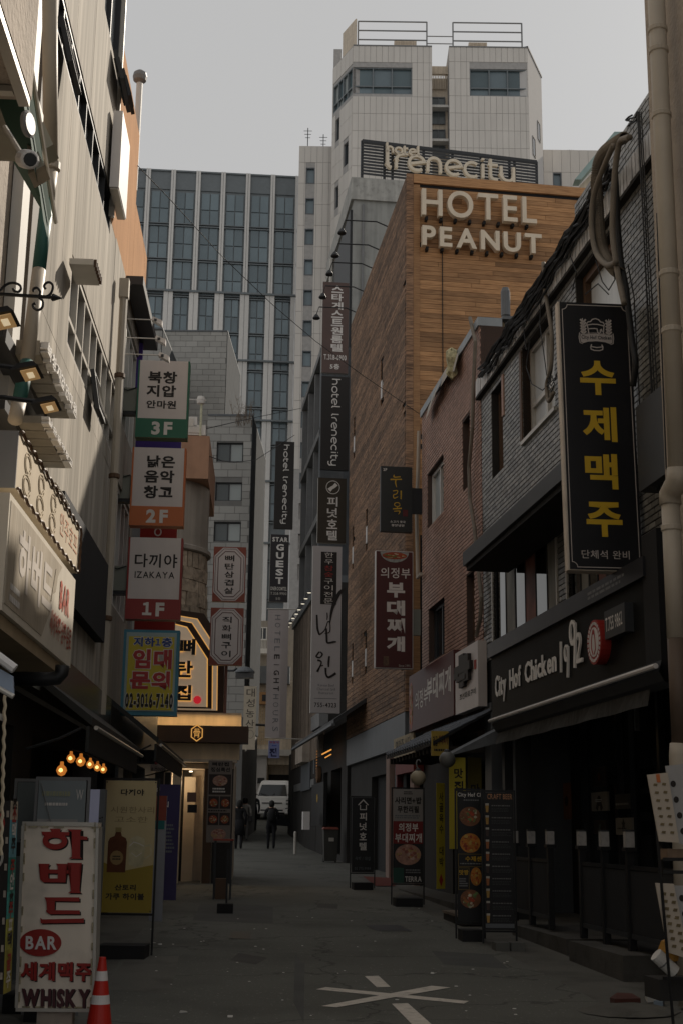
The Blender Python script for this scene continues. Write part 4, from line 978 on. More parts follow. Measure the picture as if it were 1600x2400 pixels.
for a0_, a1_ in ((pa[0], pa[2]), (pa[3], -10.5)):
    obj('rail', MB().box(RF, a0_, a1_, zp + .8, zp + .84, fo - .02, fo + .02), M['black'], fence)
    obj('rail', MB().box(RF, a0_, a1_, zp + .12, zp + .17, fo - .02, fo + .02), M['dark'], fence)
    obj('infill_panel', MB().box(RF, a0_, a1_, zp + .172, zp + .795, fo - .012, fo + .012), M['blackmatte'], fence)

def rp(x, y, o): a, z = RF.px(x, y, o); return RF.w(a, z, o)
cb = []
line = [(1130, 872), (1165, 822), (1200, 765), (1245, 700), (1290, 625), (1330, 560), (1370, 500), (1400, 445), (1425, 400)]
bundle = thing('cable_bundle', 'thick messy bundle of black cables running along the tiled eave', 'cables', rp(1290, 625, .1))
for i in range(26):
    o = .08 + .12 * rnd(); dx = (rnd() - .5) * 26; dy = (rnd() - .6) * 26
    st, en = int(rnd() * 3), len(line) - int(rnd() * 2)
    pts = [rp(x + dx + (rnd() - .5) * 12, y + dy + (rnd() - .5) * 12, o) for x, y in line[st:en]]
    fine = []
    for p, q in zip(pts, pts[1:]):
        for k in range(4): t = k / 4; s_ = p.lerp(q, t); s_.z -= .08 * math.sin(math.pi * t) * rnd(); fine.append(s_)
    fine.append(pts[-1]); obj('cable', MB().tube(fine, .012 + .01 * rnd(), 5), M['cable'], bundle)
lw = thing('loose_wires', 'thin loose black wires dangling over the brick wall and windows', 'wires', rp(1280, 760, .15))
for pts in ([(1240, 800), (1232, 860), (1245, 900), (1270, 915), (1300, 885), (1310, 860)], [(1266, 700), (1264, 760), (1280, 880), (1290, 905), (1305, 880)], [(1335, 600), (1350, 640), (1340, 680)],
            [(1395, 610), (1410, 660), (1425, 680), (1440, 655), (1432, 600)], [(1370, 690), (1400, 665), (1425, 690)], [(1290, 870), (1283, 900), (1290, 920), (1298, 900), (1292, 880), (1284, 905), (1292, 922)],
            [(1470, 620), (1485, 700), (1490, 800), (1500, 1000), (1525, 1130)], [(1240, 735), (1226, 770), (1232, 820)], [(1200, 765), (1190, 800), (1210, 790)]):
    obj('wire', MB().tube([rp(x, y, .16) for x, y in pts], .008, 5), M['cable'], lw)
vc = thing('wall_cables', 'bundle of thin vertical cables beside the stucco pier', 'cables', rp(1500, 600, .3))
for i, (x0, x1) in enumerate(((1492, 1540), (1497, 1545), (1501, 1552), (1494, 1536))):
    obj('cable', MB().tube([rp(x0 + (x1 - x0) * t / 8, 262 + (1150 - 262) * t / 8, .2 + .03 * i) for t in range(9)], .008, 5), M['cable'], vc)
wl = [(1468, 283), (1475, 278), (1488, 275), (1492, 262), (1498, 268), (1489, 282), (1478, 290), (1470, 296), (1480, 285), (1465, 281), (1471, 275), (1480, 270)]
obj('wire_tangle', MB().tube([rp(x, y, .1) for x, y in wl], .012, 5), M['cable'], vc)
def bez(px, o, n=6):
    P = [rp(x, y, o if not isinstance(o, list) else o[min(i, len(o) - 1)]) for i, (x, y) in enumerate(px)]; out = []
    for i in range(len(P) - 1):
        p0 = P[max(i - 1, 0)]; p1 = P[i]; p2 = P[i + 1]; p3 = P[min(i + 2, len(P) - 1)]
        for k in range(n):
            t = k / n; out.append(.5 * ((2 * p1) + (p2 - p0) * t + (2 * p0 - 5 * p1 + 4 * p2 - p3) * t * t + (3 * p1 - p0 - 3 * p2 + p3) * t ** 3))
    out.append(P[-1]); return out
hs = [(1462, 322), (1440, 335), (1415, 355), (1400, 385), (1396, 430), (1400, 480), (1404, 540), (1412, 590), (1432, 625), (1450, 640)]
pts = bez(hs, .35); mb = MB(); r0 = .072; 
ribbed = []; L_ = 0
n_ = 90; dense = []
for p, q in zip(pts, pts[1:]):
    for k in range(4): dense.append(p.lerp(q, k / 4))
def ribtube(mb, pts, r, seg=10):
    n0 = len(mb.v); prev = None; N = len(pts)
    for i, p in enumerate(pts):
        d = (pts[min(i + 1, N - 1)] - pts[max(i - 1, 0)]).normalized(); x = d.cross(Vector((0, 1, .2))) if prev is None else prev - d * prev.dot(d); x.normalize(); prev = x; y = d.cross(x)
        rr_ = r * (1 if i % 2 else .8)
        for k in range(seg): t = 2 * math.pi * k / seg; mb.v.append(p + (x * math.cos(t) + y * math.sin(t)) * rr_)
    for i in range(N - 1):
        for k in range(seg): a = n0 + i * seg + k; b = n0 + i * seg + (k + 1) % seg; mb.f.append((a, b, b + seg, a + seg)); mb.m.append(0)
ribtube(mb, dense, r0)
tag(obj('duct_hose', mb, M['hose'], smooth=False), 'thick ribbed beige hose bending over the roof edge and down the wall', 'hose')
tag(obj('conduit', MB().tube(bez([(1475, 322), (1455, 328), (1447, 350), (1440, 400), (1436, 470), (1434, 540), (1440, 600), (1450, 660), (1462, 712)], .42), .036, 8), M['hose'], smooth=True), 'slimmer beige conduit to the right of the ribbed hose', 'hose')
tag(obj('conduit', MB().tube(bez([(1440, 400), (1444, 470), (1447, 540), (1455, 620), (1466, 680), (1480, 800), (1488, 850), (1482, 905)], .3), .038, 8), M['cable'], smooth=True), 'thick black conduit curving down behind the black vertical sign', 'hose')
tag(obj('conduit', MB().tube(bez([(1436, 340), (1410, 400), (1390, 460), (1385, 530), (1395, 590), (1420, 620), (1442, 615)], .45), .035, 8), M['hose'], smooth=True), 'thin beige conduit hanging left of the ribbed hose', 'hose')
tag(obj('conduit', MB().tube(bez([(1272, 615), (1276, 680), (1284, 730), (1292, 790), (1290, 860), (1280, 900), (1284, 940), (1296, 920)], .15), .03, 7), M['hose'], smooth=True), 'pale conduit falling from the eave past the middle window', 'hose')
aP = RF.px(1536, 620, .6)[0]
root = thing('stucco_building', 'near pale stucco building at the right edge with a big round downpipe', 'building', RF.w(-8, 0, 0))
obj('wall', MB().box(RF, aP, -3, 0, 13, -6, .6), M['beige'], root)
def dp(x, y, o=.78): a, z = RF.px(x, y, o); return RF.w(a, z, o)
ax0 = RF.px(1583, 1000, .78)[0]; zt0 = 11.
zel = RF.px(1583, 1100, .78)[1]; zlo = RF.px(1575, 1180, .78)[1]; ax1 = RF.px(1573, 1250, .78)[0]
zbr = RF.px(1575, 1500, .78)[1]; zbt = RF.px(1590, 1745, .78)[1]
pipe = thing('downpipe', 'wide beige round downpipe with a cranked elbow on the stucco wall', 'pipe', RF.w(ax1, 0, .78))
obj('upper_pipe', MB().tube([RF.w(ax0, 11, .78), RF.w(ax0, zel, .78)], .085, 16), M['pipe'], pipe, smooth=True)
obj('elbow', MB().tube([RF.w(ax0, zel, .78), RF.w(ax0 - .01, zel - .1, .78), RF.w((ax0 + ax1) / 2, (zel + zlo) / 2, .78), RF.w(ax1, zlo + .1, .78), RF.w(ax1, zlo, .78)], .1, 16), M['pipe'], pipe, smooth=True)
obj('lower_pipe', MB().tube([RF.w(ax1, zlo, .78), RF.w(ax1, zbr, .78)], .085, 16), M['pipe'], pipe, smooth=True)
obj('brown_pipe', MB().tube([RF.w(ax1, zbr, .78), RF.w(ax1, zbt, .78)], .084, 16), mat('brown_pipe', (.1, .07, .05), .6, var=.2), pipe, smooth=True)
obj('pipe_foot', MB().tube([RF.w(ax1, zbt, .78), RF.w(ax1, zbt - .1, .79), RF.w(ax1, .1, .8)], .1, 16), M['pipe'], pipe, smooth=True)
for z in (RF.px(1560, 45, .78)[1], RF.px(1562, 95, .78)[1], RF.px(1565, 255, .78)[1], RF.px(1575, 640, .78)[1], RF.px(1575, 780, .78)[1], zlo - .25):
    obj('pipe_collar', MB().lathe(RF.w(ax0 if z > zel else ax1, z, .78), [(.086, 0), (.096, .01), (.096, .05), (.086, .06)], 16), M['pipe'], pipe)
obj('wire', MB().tube([dp(1538, 500, .64), dp(1545, 700, .64), dp(1560, 1100, .64)], .008, 5), M['cable'], root)
q = RF.rect(1490, 920, 1558, 1130, .3); tag(obj('sign_board', MB().box(RF, RF.px(1490, 1000, .35)[0], aP, RF.px(1530, 1130, .35)[1], RF.px(1530, 918, .35)[1], .05, .35), M['dark']), 'plain dark metal board projecting between the black sign and the stucco pier', 'board')
za_, ztb = RF.px(730, 1414), None
root = thing('board_clad_building', 'low building clad in vertical grey boards under a sloping line of bulbs', 'building', RF.w(-46, gz(46), -2))
ab0, ab1 = -RF.px(733, 1500)[0], -RF.px(689, 1500)[0]; zt_ = RF.px(730, 1414)[1]; zb_ = 4.0
obj('wall', MB().box(RF, -ab1, -ab0 + 4, 0, zt_, -5, -.03), M['darkwall'], root)
a = -ab1
while a < -ab0 + 4: obj('board', MB().box(RF, a, a + .26, zb_, zt_ - .02 * rnd(), -.03, .0 + .02 * rnd()), M['woodgrey'], root); a += .28
obj('coping', MB().box(RF, -ab1, -ab0 + 4, zt_, zt_ + .25, -5, .1), M['slate'], root)
root2 = root
a0 = RF.px(686, 1748, .9)[0]; a1 = RF.px(782, 1683, .9)[0]; zc_ = RF.px(686, 1748, .9)[1]
root = thing('shop_awning', 'long dark sloping shop roof along the right side of the far alley', 'awning', RF.w((a0 + a1) / 2, zc_, .4))
mb = MB(); mb.hexa([RF.w(a0, zc_ - .12, .9), RF.w(a1, zc_ - .12, .9), RF.w(a1, zc_ + .5, 0), RF.w(a0, zc_ + .5, 0), RF.w(a0, zc_, .9), RF.w(a1, zc_, .9), RF.w(a1, zc_ + .62, 0), RF.w(a0, zc_ + .62, 0)]); obj('roof', mb, M['dark'], root)
obj('gutter', MB().box(RF, a0, a1, zc_ - .16, zc_ - .1, .86, .96), M['slate'], root)
root = thing('dark_shop_row', 'row of dark shop fronts with small amber lights far along the right side', 'shop', RF.w(-45, gz(45), 0))
obj('wall', wall(RF, -60, -DE - .05, 0, zc_ + .3, [(-58, -55, 1, 3.2), (-54, -50, 1, 3.4), (-49, -45.5, .8, 3.4), (-44.6, -42, .8, 3.4)], depth=.5, o=-.02, reveal=.4), M['darkwall'], root)
for x, y0, y1, wd in ((704, 1755, 1785, .2),):
    pass
AMB = mat('amber_glow', (.5, .2, .05), .5, emit=(1, .42, .08), es=.8)
for x, y, w_, h_ in ((743, 1793, .3, .9),):
    a, z = RF.px(x, y, .02); mb = MB()
    for k in range(10): mb.box(RF, a - .12, a + .12, z - .45 + k * .1, z - .45 + k * .1 + .05, .02, .04)
    obj('lit_letters', mb, mat('amber_dim', (.35, .14, .04), .5, emit=(1, .42, .1), es=.12), root, kind='stuff')
obj('tube_light', MB().tube([rp(755, 1768, .3), rp(776, 1757, .3)], .02, 6), AMB, root)
obj('tube_light', MB().tube([rp(762, 1776, .3), rp(776, 1768, .3)], .015, 6), AMB, root)
obj('roll_shutter', MB().box(RF, *RF.rect(707, 1795, 726, 1850, .02), .0, .04), M['slate'], root)
obj('barrel_sign', disc(RF, RF.px(744, 1815, .1)[0], RF.px(744, 1815, .1)[1], .28, 0, .12), mat('straw_dark', (.16, .09, .05), .9, var=.3), root)
mm = RF.rect(731, 1840, 757, 1935, .35); o = obj('menu_board', MB().box(RF, mm[0], mm[1], mm[2], mm[3], .25, .35), M['black'], None); tag(o, 'black menu board with a small gold bottle print before the far shops', 'menu board')
obj('gold_print', disc(RF, (mm[0] + mm[1]) / 2, (mm[2] + mm[3]) / 2 + .2, .14, .35, .356, 10), M['gold'], o)
q = RF.rect(715, 1680, 722, 1770, .3)
tag(obj('meter_box', MB().box(RF, *rfr(729, 1682, 748, 1702, .3), 0, .3), M['grey']), 'small pale meter box on the wall under the tall white sign', 'meter box')
tag(obj('wall_post', MB().box(RF, *rfr(693, 1742, 708, 1785, .3), 0, .3), M['beige']), 'short pale pillar beneath the end of the dark shop roof', 'pillar')
def lp(x, y, o): a, z = LF.px(x, y, o); return LF.w(a, z, o)
def lfr(x0, y0, x1, y1, o):
    A0, Z1 = LF.px(x0, y0, o); A1, Z0 = LF.px(x1, y1, o); return (A0, A1, Z0, Z1)
a0, a1 = 11.6, 16.33; ztop = 17.
root = thing('metal_clad_building', 'sunlit cream sheet-metal clad building with ribbon windows and raised Korean letters', 'building', LF.w(15, gz(15), -3))
zt1 = LF.px(263, 462)[1]; zb1 = LF.px(258, 548)[1]
b1 = (LFa(128, 0, 20), LFa(263, 0, 470), zb1, zt1)
zt2 = LF.px(278, 921)[1]; zb2 = LF.px(157, 812)[1]; zb2 = (zb2 + LF.px(242, 1010)[1]) / 2
b2 = (LFa(165, 0, 700), 18.15, zb2, zt2)
b3 = (LFa(243, 0, 20), LFa(283, 0, 80), LF.px(283, 100)[1] - .55, LF.px(283, 100)[1] + 1.6)
hl = [b1, b2, b3]
obj('wall', wall(LF, a0, a1, 3.2, ztop, hl, depth=5, o=-.03, reveal=.2), M['panelback'], root)
obj('wall', wall(LF, a1, 18.3, 3.2, 9.35, [b2], depth=5, o=-.03, reveal=.2), M['panelback'], root)
out = []
for c in courses(a0, a1, 3.2, ztop, .62, 13.81, .006, stagger=0) + courses(a1 + .01, 18.3, 3.2, 9.35, .66, 6.16, .006, stagger=0):
    segs = [(c[2], c[3])]
    for h in hl:
        if h[0] < (c[0] + c[1]) / 2 < h[1]:
            ns = []
            for s0, s1 in segs:
                if h[2] > s0: ns.append((s0, min(s1, h[2])))
                if h[3] < s1: ns.append((max(s0, h[3]), s1))
                if h[2] >= s1 or h[3] <= s0: ns.append((s0, s1))
            segs = [q for q in set(ns) if q[1] - q[0] > .05]
    for s0, s1 in segs:
        z = s0
        while z < s1 - .02: e = min(z + 3.05, s1); out.append((c[0], c[1], z, e - .008)); z += 3.05
pieces(LF, root, out, .03, -.03, M['panel'], 'metal_panel', limit=290)
obj('edge_trim', MB().box(LF, a1 - .06, a1, 9.3, ztop, -.02, .05), M['alu'], root)
GL = [mat('painted_sky_pane', (.3, .32, .33), .06, var=.1, spec=.8), mat('painted_sky_pane2', (.22, .24, .25), .06, var=.1, spec=.8)]  # pale base colour stands in for sky mirrored in the panes
window(LF, b1, root, 8, 1, o=-.1, fr=.05, fm=M['dark'], gm=GL, dep=.09, mull=.045)
window(LF, b2, root, 8, 1, o=-.1, fr=.06, fm=M['alu'], gm=GL + [M['glassmid']], splits=[.35], dep=.09, mull=.05)
window(LF, b3, root, 2, 1, o=-.1, fr=.05, fm=M['dark'], gm=GL, dep=.09)
def sash(x0, y0, o0, ln, h, ang, lab=None):
    """awning sash hinged at the top, swung out over the street"""
    a, z = LF.px(x0, y0, 0); s, c = math.sin(ang), math.cos(ang)
    P = lambda da, d, t: LF.w(a + da, z - d * c + t * s, .02 + d * s + t * c)
    mb = MB(); mb.hexa([P(0, h, 0), P(ln, h, 0), P(ln, h, .05), P(0, h, .05), P(0, 0, 0), P(ln, 0, 0), P(ln, 0, .05), P(0, 0, .05)])
    w = obj('open_sash', mb, M['dark'], root)
    mb = MB(); g = .07; mb.hexa([P(g, h - g, .051), P(ln - g, h - g, .051), P(ln - g, h - g, .06), P(g, h - g, .06), P(g, g, .051), P(ln - g, g, .051), P(ln - g, g, .06), P(g, g, .06)]); obj('pane', mb, M['glassdark'], w)
    mb = MB(); mb.hexa([P(g, h - g, -.02), P(ln - g, h - g, -.02), P(ln - g, h - g, -.002), P(g, h - g, -.002), P(g, g, -.02), P(ln - g, g, -.02), P(ln - g, g, -.002), P(g, g, -.002)]); obj('pane', mb, M['glassdark'], w)
sash(133, 38, 0, .62, .5, math.radians(14)); sash(262, 117, 0, .85, .42, math.radians(16)); sash(280, 160, 0, .5, .42, math.radians(16))
sash(208, 865, 0, .62, .5, math.radians(10))
def chsign(txt, tl, br, o, label, back=True, hgt=None):
    A0, Z1 = LF.px(tl[0], tl[1], o); A1, Z0 = LF.px(br[0], br[1], o)
    zz0, zz1 = Z0, Z1
    t = thing('raised_letter_sign', label, 'sign', LF.w((A0 + A1) / 2, zz0, 0))
    if back: obj('backing_board', MB().box(LF, A0 - .5, A1 + .03, zz0 - .02, zz0 + (zz1 - zz0) * .55, .0, o - .24), M['brown'] if back == 2 else M['dark'], t)
    n = len(txt); w = (A1 - A0) / n
    for i, ch in enumerate(txt):
        r = (A0 + i * w + .01, A0 + (i + .9) * w, zz0 + .03, zz1 - .03)
        text(LF, ch, r, o - .05, M['letterwhite'], t, bold=.02, th=.06)
        obj('letter_box', MB().box(LF, r[0], r[1], r[2], r[3], o - .24, o - .052), mat('letter_box_side', (.3, .27, .22), .6, streak=.3), t)
    return zz0, zz1
chsign('북창지압안마원', (111, 789), (177, 991), .4, 'upper row of raised white Korean letters on the metal-clad wall')
chsign('낡은음악창고', (113, 966), (168, 1107), .4, 'middle row of raised white Korean letters on the metal-clad wall')
chsign('다끼야', (131, 1122), (163, 1195), .3, 'lowest short row of raised white letters, half hidden by the rope-lit sign', back=True)
r = (LFa(176, .05, 1350), LFa(238, .05, 1400), LF.px(235, 1519, .05)[1], LF.px(238, 1318, .05)[1]); r = (r[0] - 1.5, r[1], r[2] + .05, r[3])
tag(obj('black_panel', MB().box(LF, r[0], r[1], r[2], r[3], .004, .12), M['blackmatte']), 'large plain black panel on the metal wall behind the lit signs', 'panel')
obj('fascia', MB().box(LF, a0 - 1.5, 18.3, 2.72, 3.2, .0, .12), mat('glossy_black_fascia', (.03, .032, .03), .25, var=.3, streak=.2), root)
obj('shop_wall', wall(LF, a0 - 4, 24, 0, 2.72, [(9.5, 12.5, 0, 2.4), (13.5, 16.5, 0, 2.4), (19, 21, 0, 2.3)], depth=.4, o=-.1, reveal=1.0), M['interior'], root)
tp = LF.px(293, 659, .12); t = thing('wall_pipe', 'tall beige square-topped pipe running down the end of the metal wall', 'pipe', LF.w(tp[0], 2.9, .12))
obj('pipe', MB().tube([LF.w(tp[0], 2.9, .12), LF.w(tp[0], tp[1], .12)], .055, 8), M['pipe'], t)
obj('pipe_head', MB().box(LF, tp[0] - .065, tp[0] + .065, tp[1] - .25, tp[1] + .02, .055, .185), M['pipe'], t)
for z in (4.1, 6.0, 7.4): obj('pipe_collar', MB().lathe(LF.w(tp[0], z, .12), [(.06, 0), (.075, .01), (.075, .06), (.06, .07)], 10), M['brown'], t)
c_ = lp(163, 618, .05); t = thing('camera_bracket', 'small caged floodlight unit mounted above the lower ribbon window', 'CCTV', c_)  # security camera cluster, holds no lamp
obj('body', MB().box(LF, LFa(163, .05, 610), LFa(163, .05, 610) + .55, LF.px(163, 620, .05)[1], LF.px(163, 604, .05)[1], .05, .3), M['alu'], t)
mb = MB()
for k in range(6): a = LFa(163, .05, 610) + .03 + k * .09; mb.box(LF, a, a + .02, LF.px(163, 622, .05)[1], LF.px(163, 602, .05)[1], .3, .33)
obj('cage', mb, M['brown'], t, kind='stuff')
root = thing('orange_stucco_building', 'orange stucco building with its upper corner in sunlight behind the metal wall', 'building', LF.w(19, gz(19), -3))
zo = 12.05; zo2 = 10.9
obj('wall', MB().box(LF, 16.36, 19.15, 9.3, zo, -5, 0), M['orange'], root)
obj('wall', MB().box(LF, 19.16, 21.2, 9.3, zo2, -5, 0), M['orange'], root)
obj('wall', wall(LF, 18.31, 21.2, 2.8, 9.29, [(18.7, 20.9, 7.3, 9.0), (18.7, 20.9, 4.6, 6.4)], o=-.02, depth=5, reveal=.2), M['greyrender'], root)
window(LF, (18.7, 20.9, 7.3, 9.0), root, 4, 1, o=-.15, fr=.07, fm=M['white'], gm=GL, dep=.1)
window(LF, (18.7, 20.9, 4.6, 6.4), root, 4, 1, o=-.15, fr=.07, fm=M['white'], gm=M['glassdark'], dep=.1)
obj('eave', MB().box(LF, 18.4, 21.2, 9.25, 9.38, 0, .25), M['dark'], root)
lb = (LFa(279, .16, 440), LFa(300, .16, 440), LF.px(294, 505, .16)[1], LF.px(303, 332, .16)[1])
t = thing('white_lightbox', 'tall blank white lightbox fixed high on the orange building', 'sign', LF.w(lb[0], lb[2], .2))
obj('cabinet', MB().box(LF, lb[0], lb[1], lb[2], lb[3], .04, .16), M['whiteclean'], t)
obj('underside', MB().box(LF, lb[0] + .02, lb[1] - .02, lb[2] - .02, lb[2] - .002, .05, .15), M['alu'], t)
F = FL(21); b = F.px(320, 345); tpz = F.px(323, 195)[1]
t = thing('vent_mast', 'tall white vent pipe with a round grey cowl on the roof edge', 'vent', F.w(b[0], b[1]))
obj('mast', MB().tube([F.w(b[0], b[1] - .8), F.w(b[0], tpz)], .055, 10), M['white'], t)
obj('cowl', MB().lathe(F.w(b[0], tpz), [(.05, 0), (.11, .05), (.125, .12), (.11, .19), (.05, .24), (.01, .25)], 14), M['grey'], t)
def slope_awning(a0, a1, zo_, zi, o, m, label, kind='awning', rail=True):
    t = thing('shop_awning', label, 'awning', LF.w((a0 + a1) / 2, zo_, o / 2))
    mb = MB(); mb.hexa([LF.w(a0, zo_ - .08, o), LF.w(a1, zo_ - .08, o), LF.w(a1, zi - .08, 0), LF.w(a0, zi - .08, 0), LF.w(a0, zo_, o), LF.w(a1, zo_, o), LF.w(a1, zi, 0), LF.w(a0, zi, 0)][::1])
    obj('cover', mb, m, t)
    mb = MB(); mb.hexa([LF.w(a0, zo_ - .32, o - .02), LF.w(a1, zo_ - .32, o - .02), LF.w(a1, zo_ - .32, o - .05), LF.w(a0, zo_ - .32, o - .05), LF.w(a0, zo_ - .085, o - .02), LF.w(a1, zo_ - .085, o - .02), LF.w(a1, zo_ - .085, o - .05), LF.w(a0, zo_ - .085, o - .05)]); obj('valance', mb, m, t)
    if rail:
        obj('frame_rail', MB().tube([LF.w(a0, zo_ - .1, o + .04), LF.w(a1, zo_ - .1, o + .04)], .022, 6), M['alu'], t)
    for a in (a0 + .05, a1 - .05): obj('strut', MB().tube([LF.w(a, zo_ - .1, o - .1), LF.w(a, zo_ - .2, o - .3), LF.w(a, zo_ - .3, .0)], .014, 6), M['dark'], t)
    return t
DC = mat('black_awning_cloth', (.016, .017, .016), .6, var=.3)
slope_awning(LFa(217, .6, 1682), LFa(326, .6, 1776), 2.5, 2.95, .6, DC, 'black sloping awning over the bulb-lit bar front on the left')
slope_awning(19.2, 25.5, 2.75, 3.3, .7, DC, 'second black awning beyond the beige pipe on the left')
root = thing('low_shop_building', 'dark two-storey shop building half hidden behind the stacked signs', 'building', LF.w(24.5, gz(24), -2))
obj('wall', wall(LF, 21.25, 28.5, 0, 7.6, [(22, 23.6, 4.4, 6), (24.6, 26.4, 4.4, 6), (22, 26, 0, 2.6)], depth=4, o=-.05, reveal=.4), M['slate'], root)
for w_ in ((22, 23.6, 4.4, 6), (24.6, 26.4, 4.4, 6)): window(LF, w_, root, 2, 1, o=-.2, fr=.06, fm=M['white'], gm=M['glassdark'])
F = FL(22.5); r = F.rect(300, 1757, 361, 1790); t = thing('beer_sign', 'grey projecting sign box ending in the letters EER under the black awning', 'sign', F.w(r[0], r[2]))
r = (r[0] - .5, r[1], r[2], r[3])
obj('cabinet', MB().box(F, r[0], r[1], r[2], r[3], -.2, 0), M['slate'], t)
text(F, 'BEER', (r[1] - .58, r[1] - .12, r[2] + .03, r[3] - .03), .004, M['printblack'], t, bold=.04)

DB = 29.; F = FL(DB)
root = thing('restaurant_building', 'cream and brown corner restaurant with a backlit hexagonal arch sign', 'restaurant', F.w(F.px(440, 1900)[0], gz(DB)))
x0 = F.px(300, 1800)[0]; x1 = F.px(566, 1700)[0]; z_ = lambda y, x=440, o=0: F.px(x, y, o)[1]
dr = (F.px(398, 1900)[0], F.px(475, 1900)[0], gz(DB), z_(1800))
obj('wall', wall(F, x0 - 1, F.px(545, 1900)[0], gz(DB) - .1, z_(1782), [dr], o=-.25, depth=3, reveal=.9), M['cream'], root)
obj('door_recess', MB().box(F, dr[0] + .02, dr[0] + .38, dr[2], dr[3], -1.1, -.95), M['interior'], root)
obj('door_leaf', MB().box(F, F.px(425, 1900)[0], F.px(452, 1900)[0], dr[2], dr[3] - .15, -.93, -.88), mat('door_cream', (.55, .46, .34), .6), root)
obj('door_pillar', MB().box(F, F.px(402, 1900)[0], F.px(423, 1900)[0], gz(DB), z_(1800), -.24, -.1), mat('pillar_cream', (.78, .64, .45), .7, streak=.15), root)
obj('door_pillar', MB().box(F, F.px(478, 1900)[0], F.px(497, 1900)[0], gz(DB), z_(1800), -.24, -.1), M['brown'], root)
obj('dark_bay', MB().box(F, x0 - 1, F.px(396, 1900)[0], gz(DB), z_(1810), -.24, -.2), M['darkwall'], root)
obj('dark_bay', MB().box(F, F.px(500, 1900)[0], F.px(545, 1900)[0], gz(DB), z_(1800), -.24, -.14), M['darkwall'], root)
FIN = mat('cream_fascia', (.8, .63, .42), .55, streak=.3, var=.15)
obj('lower_fascia', MB().box(F, F.px(338, 1760)[0], F.px(562, 1760)[0], z_(1779), z_(1742), -.25, .05), FIN, root)
obj('moulding', MB().box(F, F.px(355, 1780)[0], F.px(556, 1780)[0], z_(1786), z_(1779), -.25, .1), M['cream'], root)
obj('brown_band', MB().box(F, F.px(305, 1710)[0], F.px(583, 1720)[0], z_(1741), z_(1703), -.25, .35), mat('dark_brown_band', (.075, .04, .022), .5, var=.15, streak=.1), root)
obj('upper_fascia', MB().box(F, F.px(310, 1690)[0], x1, z_(1702), z_(1670), -.25, .08), FIN, root)
GLW = mat('warm_led', (.6, .35, .1), .5, emit=(1, .5, .12), es=.55)
ce = F.px(462, 1718, .37); hx = [(ce[0] + .13 * math.sin(math.pi * i / 3), ce[1] + .165 * math.cos(math.pi * i / 3)) for i in range(6)]
mb = MB(); mb.ribbon(F, hx, .02, .352, .37, closed=True); obj('emblem_outline', mb, GLW, root)
text(F, '骨', (ce[0] - .07, ce[0] + .07, ce[1] - .09, ce[1] + .09), .358, GLW, root, bold=0, joined=True)
SF = FL(DB - .05); s = lambda x, y: SF.px(x, y, .1)
BR = mat('arch_brown', (.05, .025, .014), .5)
zb0 = s(460, 1668)[1]; out = [s(524, 1668), s(526, 1510), s(478, 1436), s(400, 1425), s(345, 1436), s(300, 1510), s(300, 1668)]; out = [(a, z if i not in (0, 6) else zb0) for i, (a, z) in enumerate(out)]
t = thing('arch_sign', 'backlit cream arch sign with dark Korean letters over the restaurant', 'sign', SF.w(s(440, 1668)[0], zb0))
cxa = (out[0][0] + out[-1][0]) / 2; czb = zb0
def shrink(k, ins): # move inward by ins metres
    return [(a - ins * (1 if a > cxa + .1 else (-1 if a < cxa - .6 else .0)) * (1 if True else 0) , (z - ins * .9) if i not in (0, 6) else z + (ins * .3)) for i, (a, z) in enumerate(out)]
obj('outer_case', MB().prism(SF, out, -.4, .0), BR, t)
CF = mat('cream_sign_face', (.75, .64, .52), .5, emit=(1, .72, .45), es=.13)
obj('cream_band', MB().prism(SF, shrink(0, .13), .0, .012), CF, t)
obj('inner_case', MB().prism(SF, shrink(0, .25), .012, .04), BR, t)
obj('sign_face', MB().prism(SF, shrink(0, .36), .04, .05), CF, t)
mb = MB(); q = shrink(0, .245); mb.ribbon(SF, q, .022, .012, .02); q = shrink(0, .35); mb.ribbon(SF, q, .022, .041, .054); q = shrink(0, .14); mb.ribbon(SF, q, .014, .0, .02)
obj('led_edge', mb, GLW, t, kind='stuff')
for i, (ch, y0, y1, xx0, xx1) in enumerate((('뼈', 1497, 1535, 414, 458), ('탄', 1548, 1588, 412, 452), ('집', 1605, 1642, 410, 448))):
    r = SF.rect(xx0, y0, xx1, y1, .1)
    text(SF, ch, (r[0] + .008, r[1] + .008, r[2] - .015, r[3] - .015), .07, GLW, t, bold=.055)
    text(SF, ch, r, .1, M['printblack'], t, bold=.035, th=.03)
c2 = s(463, 1640); obj('red_seal', disc(SF, c2[0], c2[1], .085, .05, .09, 9), mat('red_led', (.4, .01, .02), .5, emit=(1, .03, .05), es=.35), t)
F2 = FL(31.)
root = thing('round_stair_tower', 'corner tower with terracotta top, weathered grey render and rough stone cladding below', 'building', F2.w(F2.px(440, 1500)[0], gz(31), -1))
tl = F2.px(410, 1022); tr = F2.px(492, 1022); zt3 = tr[1]
obj('terracotta_wall', MB().box(F2, tl[0] - 1.5, tr[0], F2.px(490, 1122)[1], zt3, -4, 0), M['terracotta'], root)
rc = (tr[0] - tl[0]) + .3
prof_top = F2.px(490, 1122)[1]; prof_mid = F2.px(490, 1270)[1]; zlow = 3.
cyl = F2.w(tr[0] - 1.25, 0, -1.2)
obj('render_drum', MB().lathe(cyl + Vector((0, 0, prof_mid)), [(1.25, 0), (1.25, prof_top - prof_mid - .002)], 40), M['greyrender'], root, smooth=False)
obj('drum_cornice', MB().lathe(cyl + Vector((0, 0, prof_mid - .16)), [(1.28, 0), (1.33, .03), (1.33, .12), (1.26, .158)], 40), M['greyrender'], root)
obj('stone_core', MB().lathe(cyl + Vector((0, 0, zlow)), [(1.2, 0), (1.2, prof_mid - zlow - .165)], 40), M['stonej'], root)
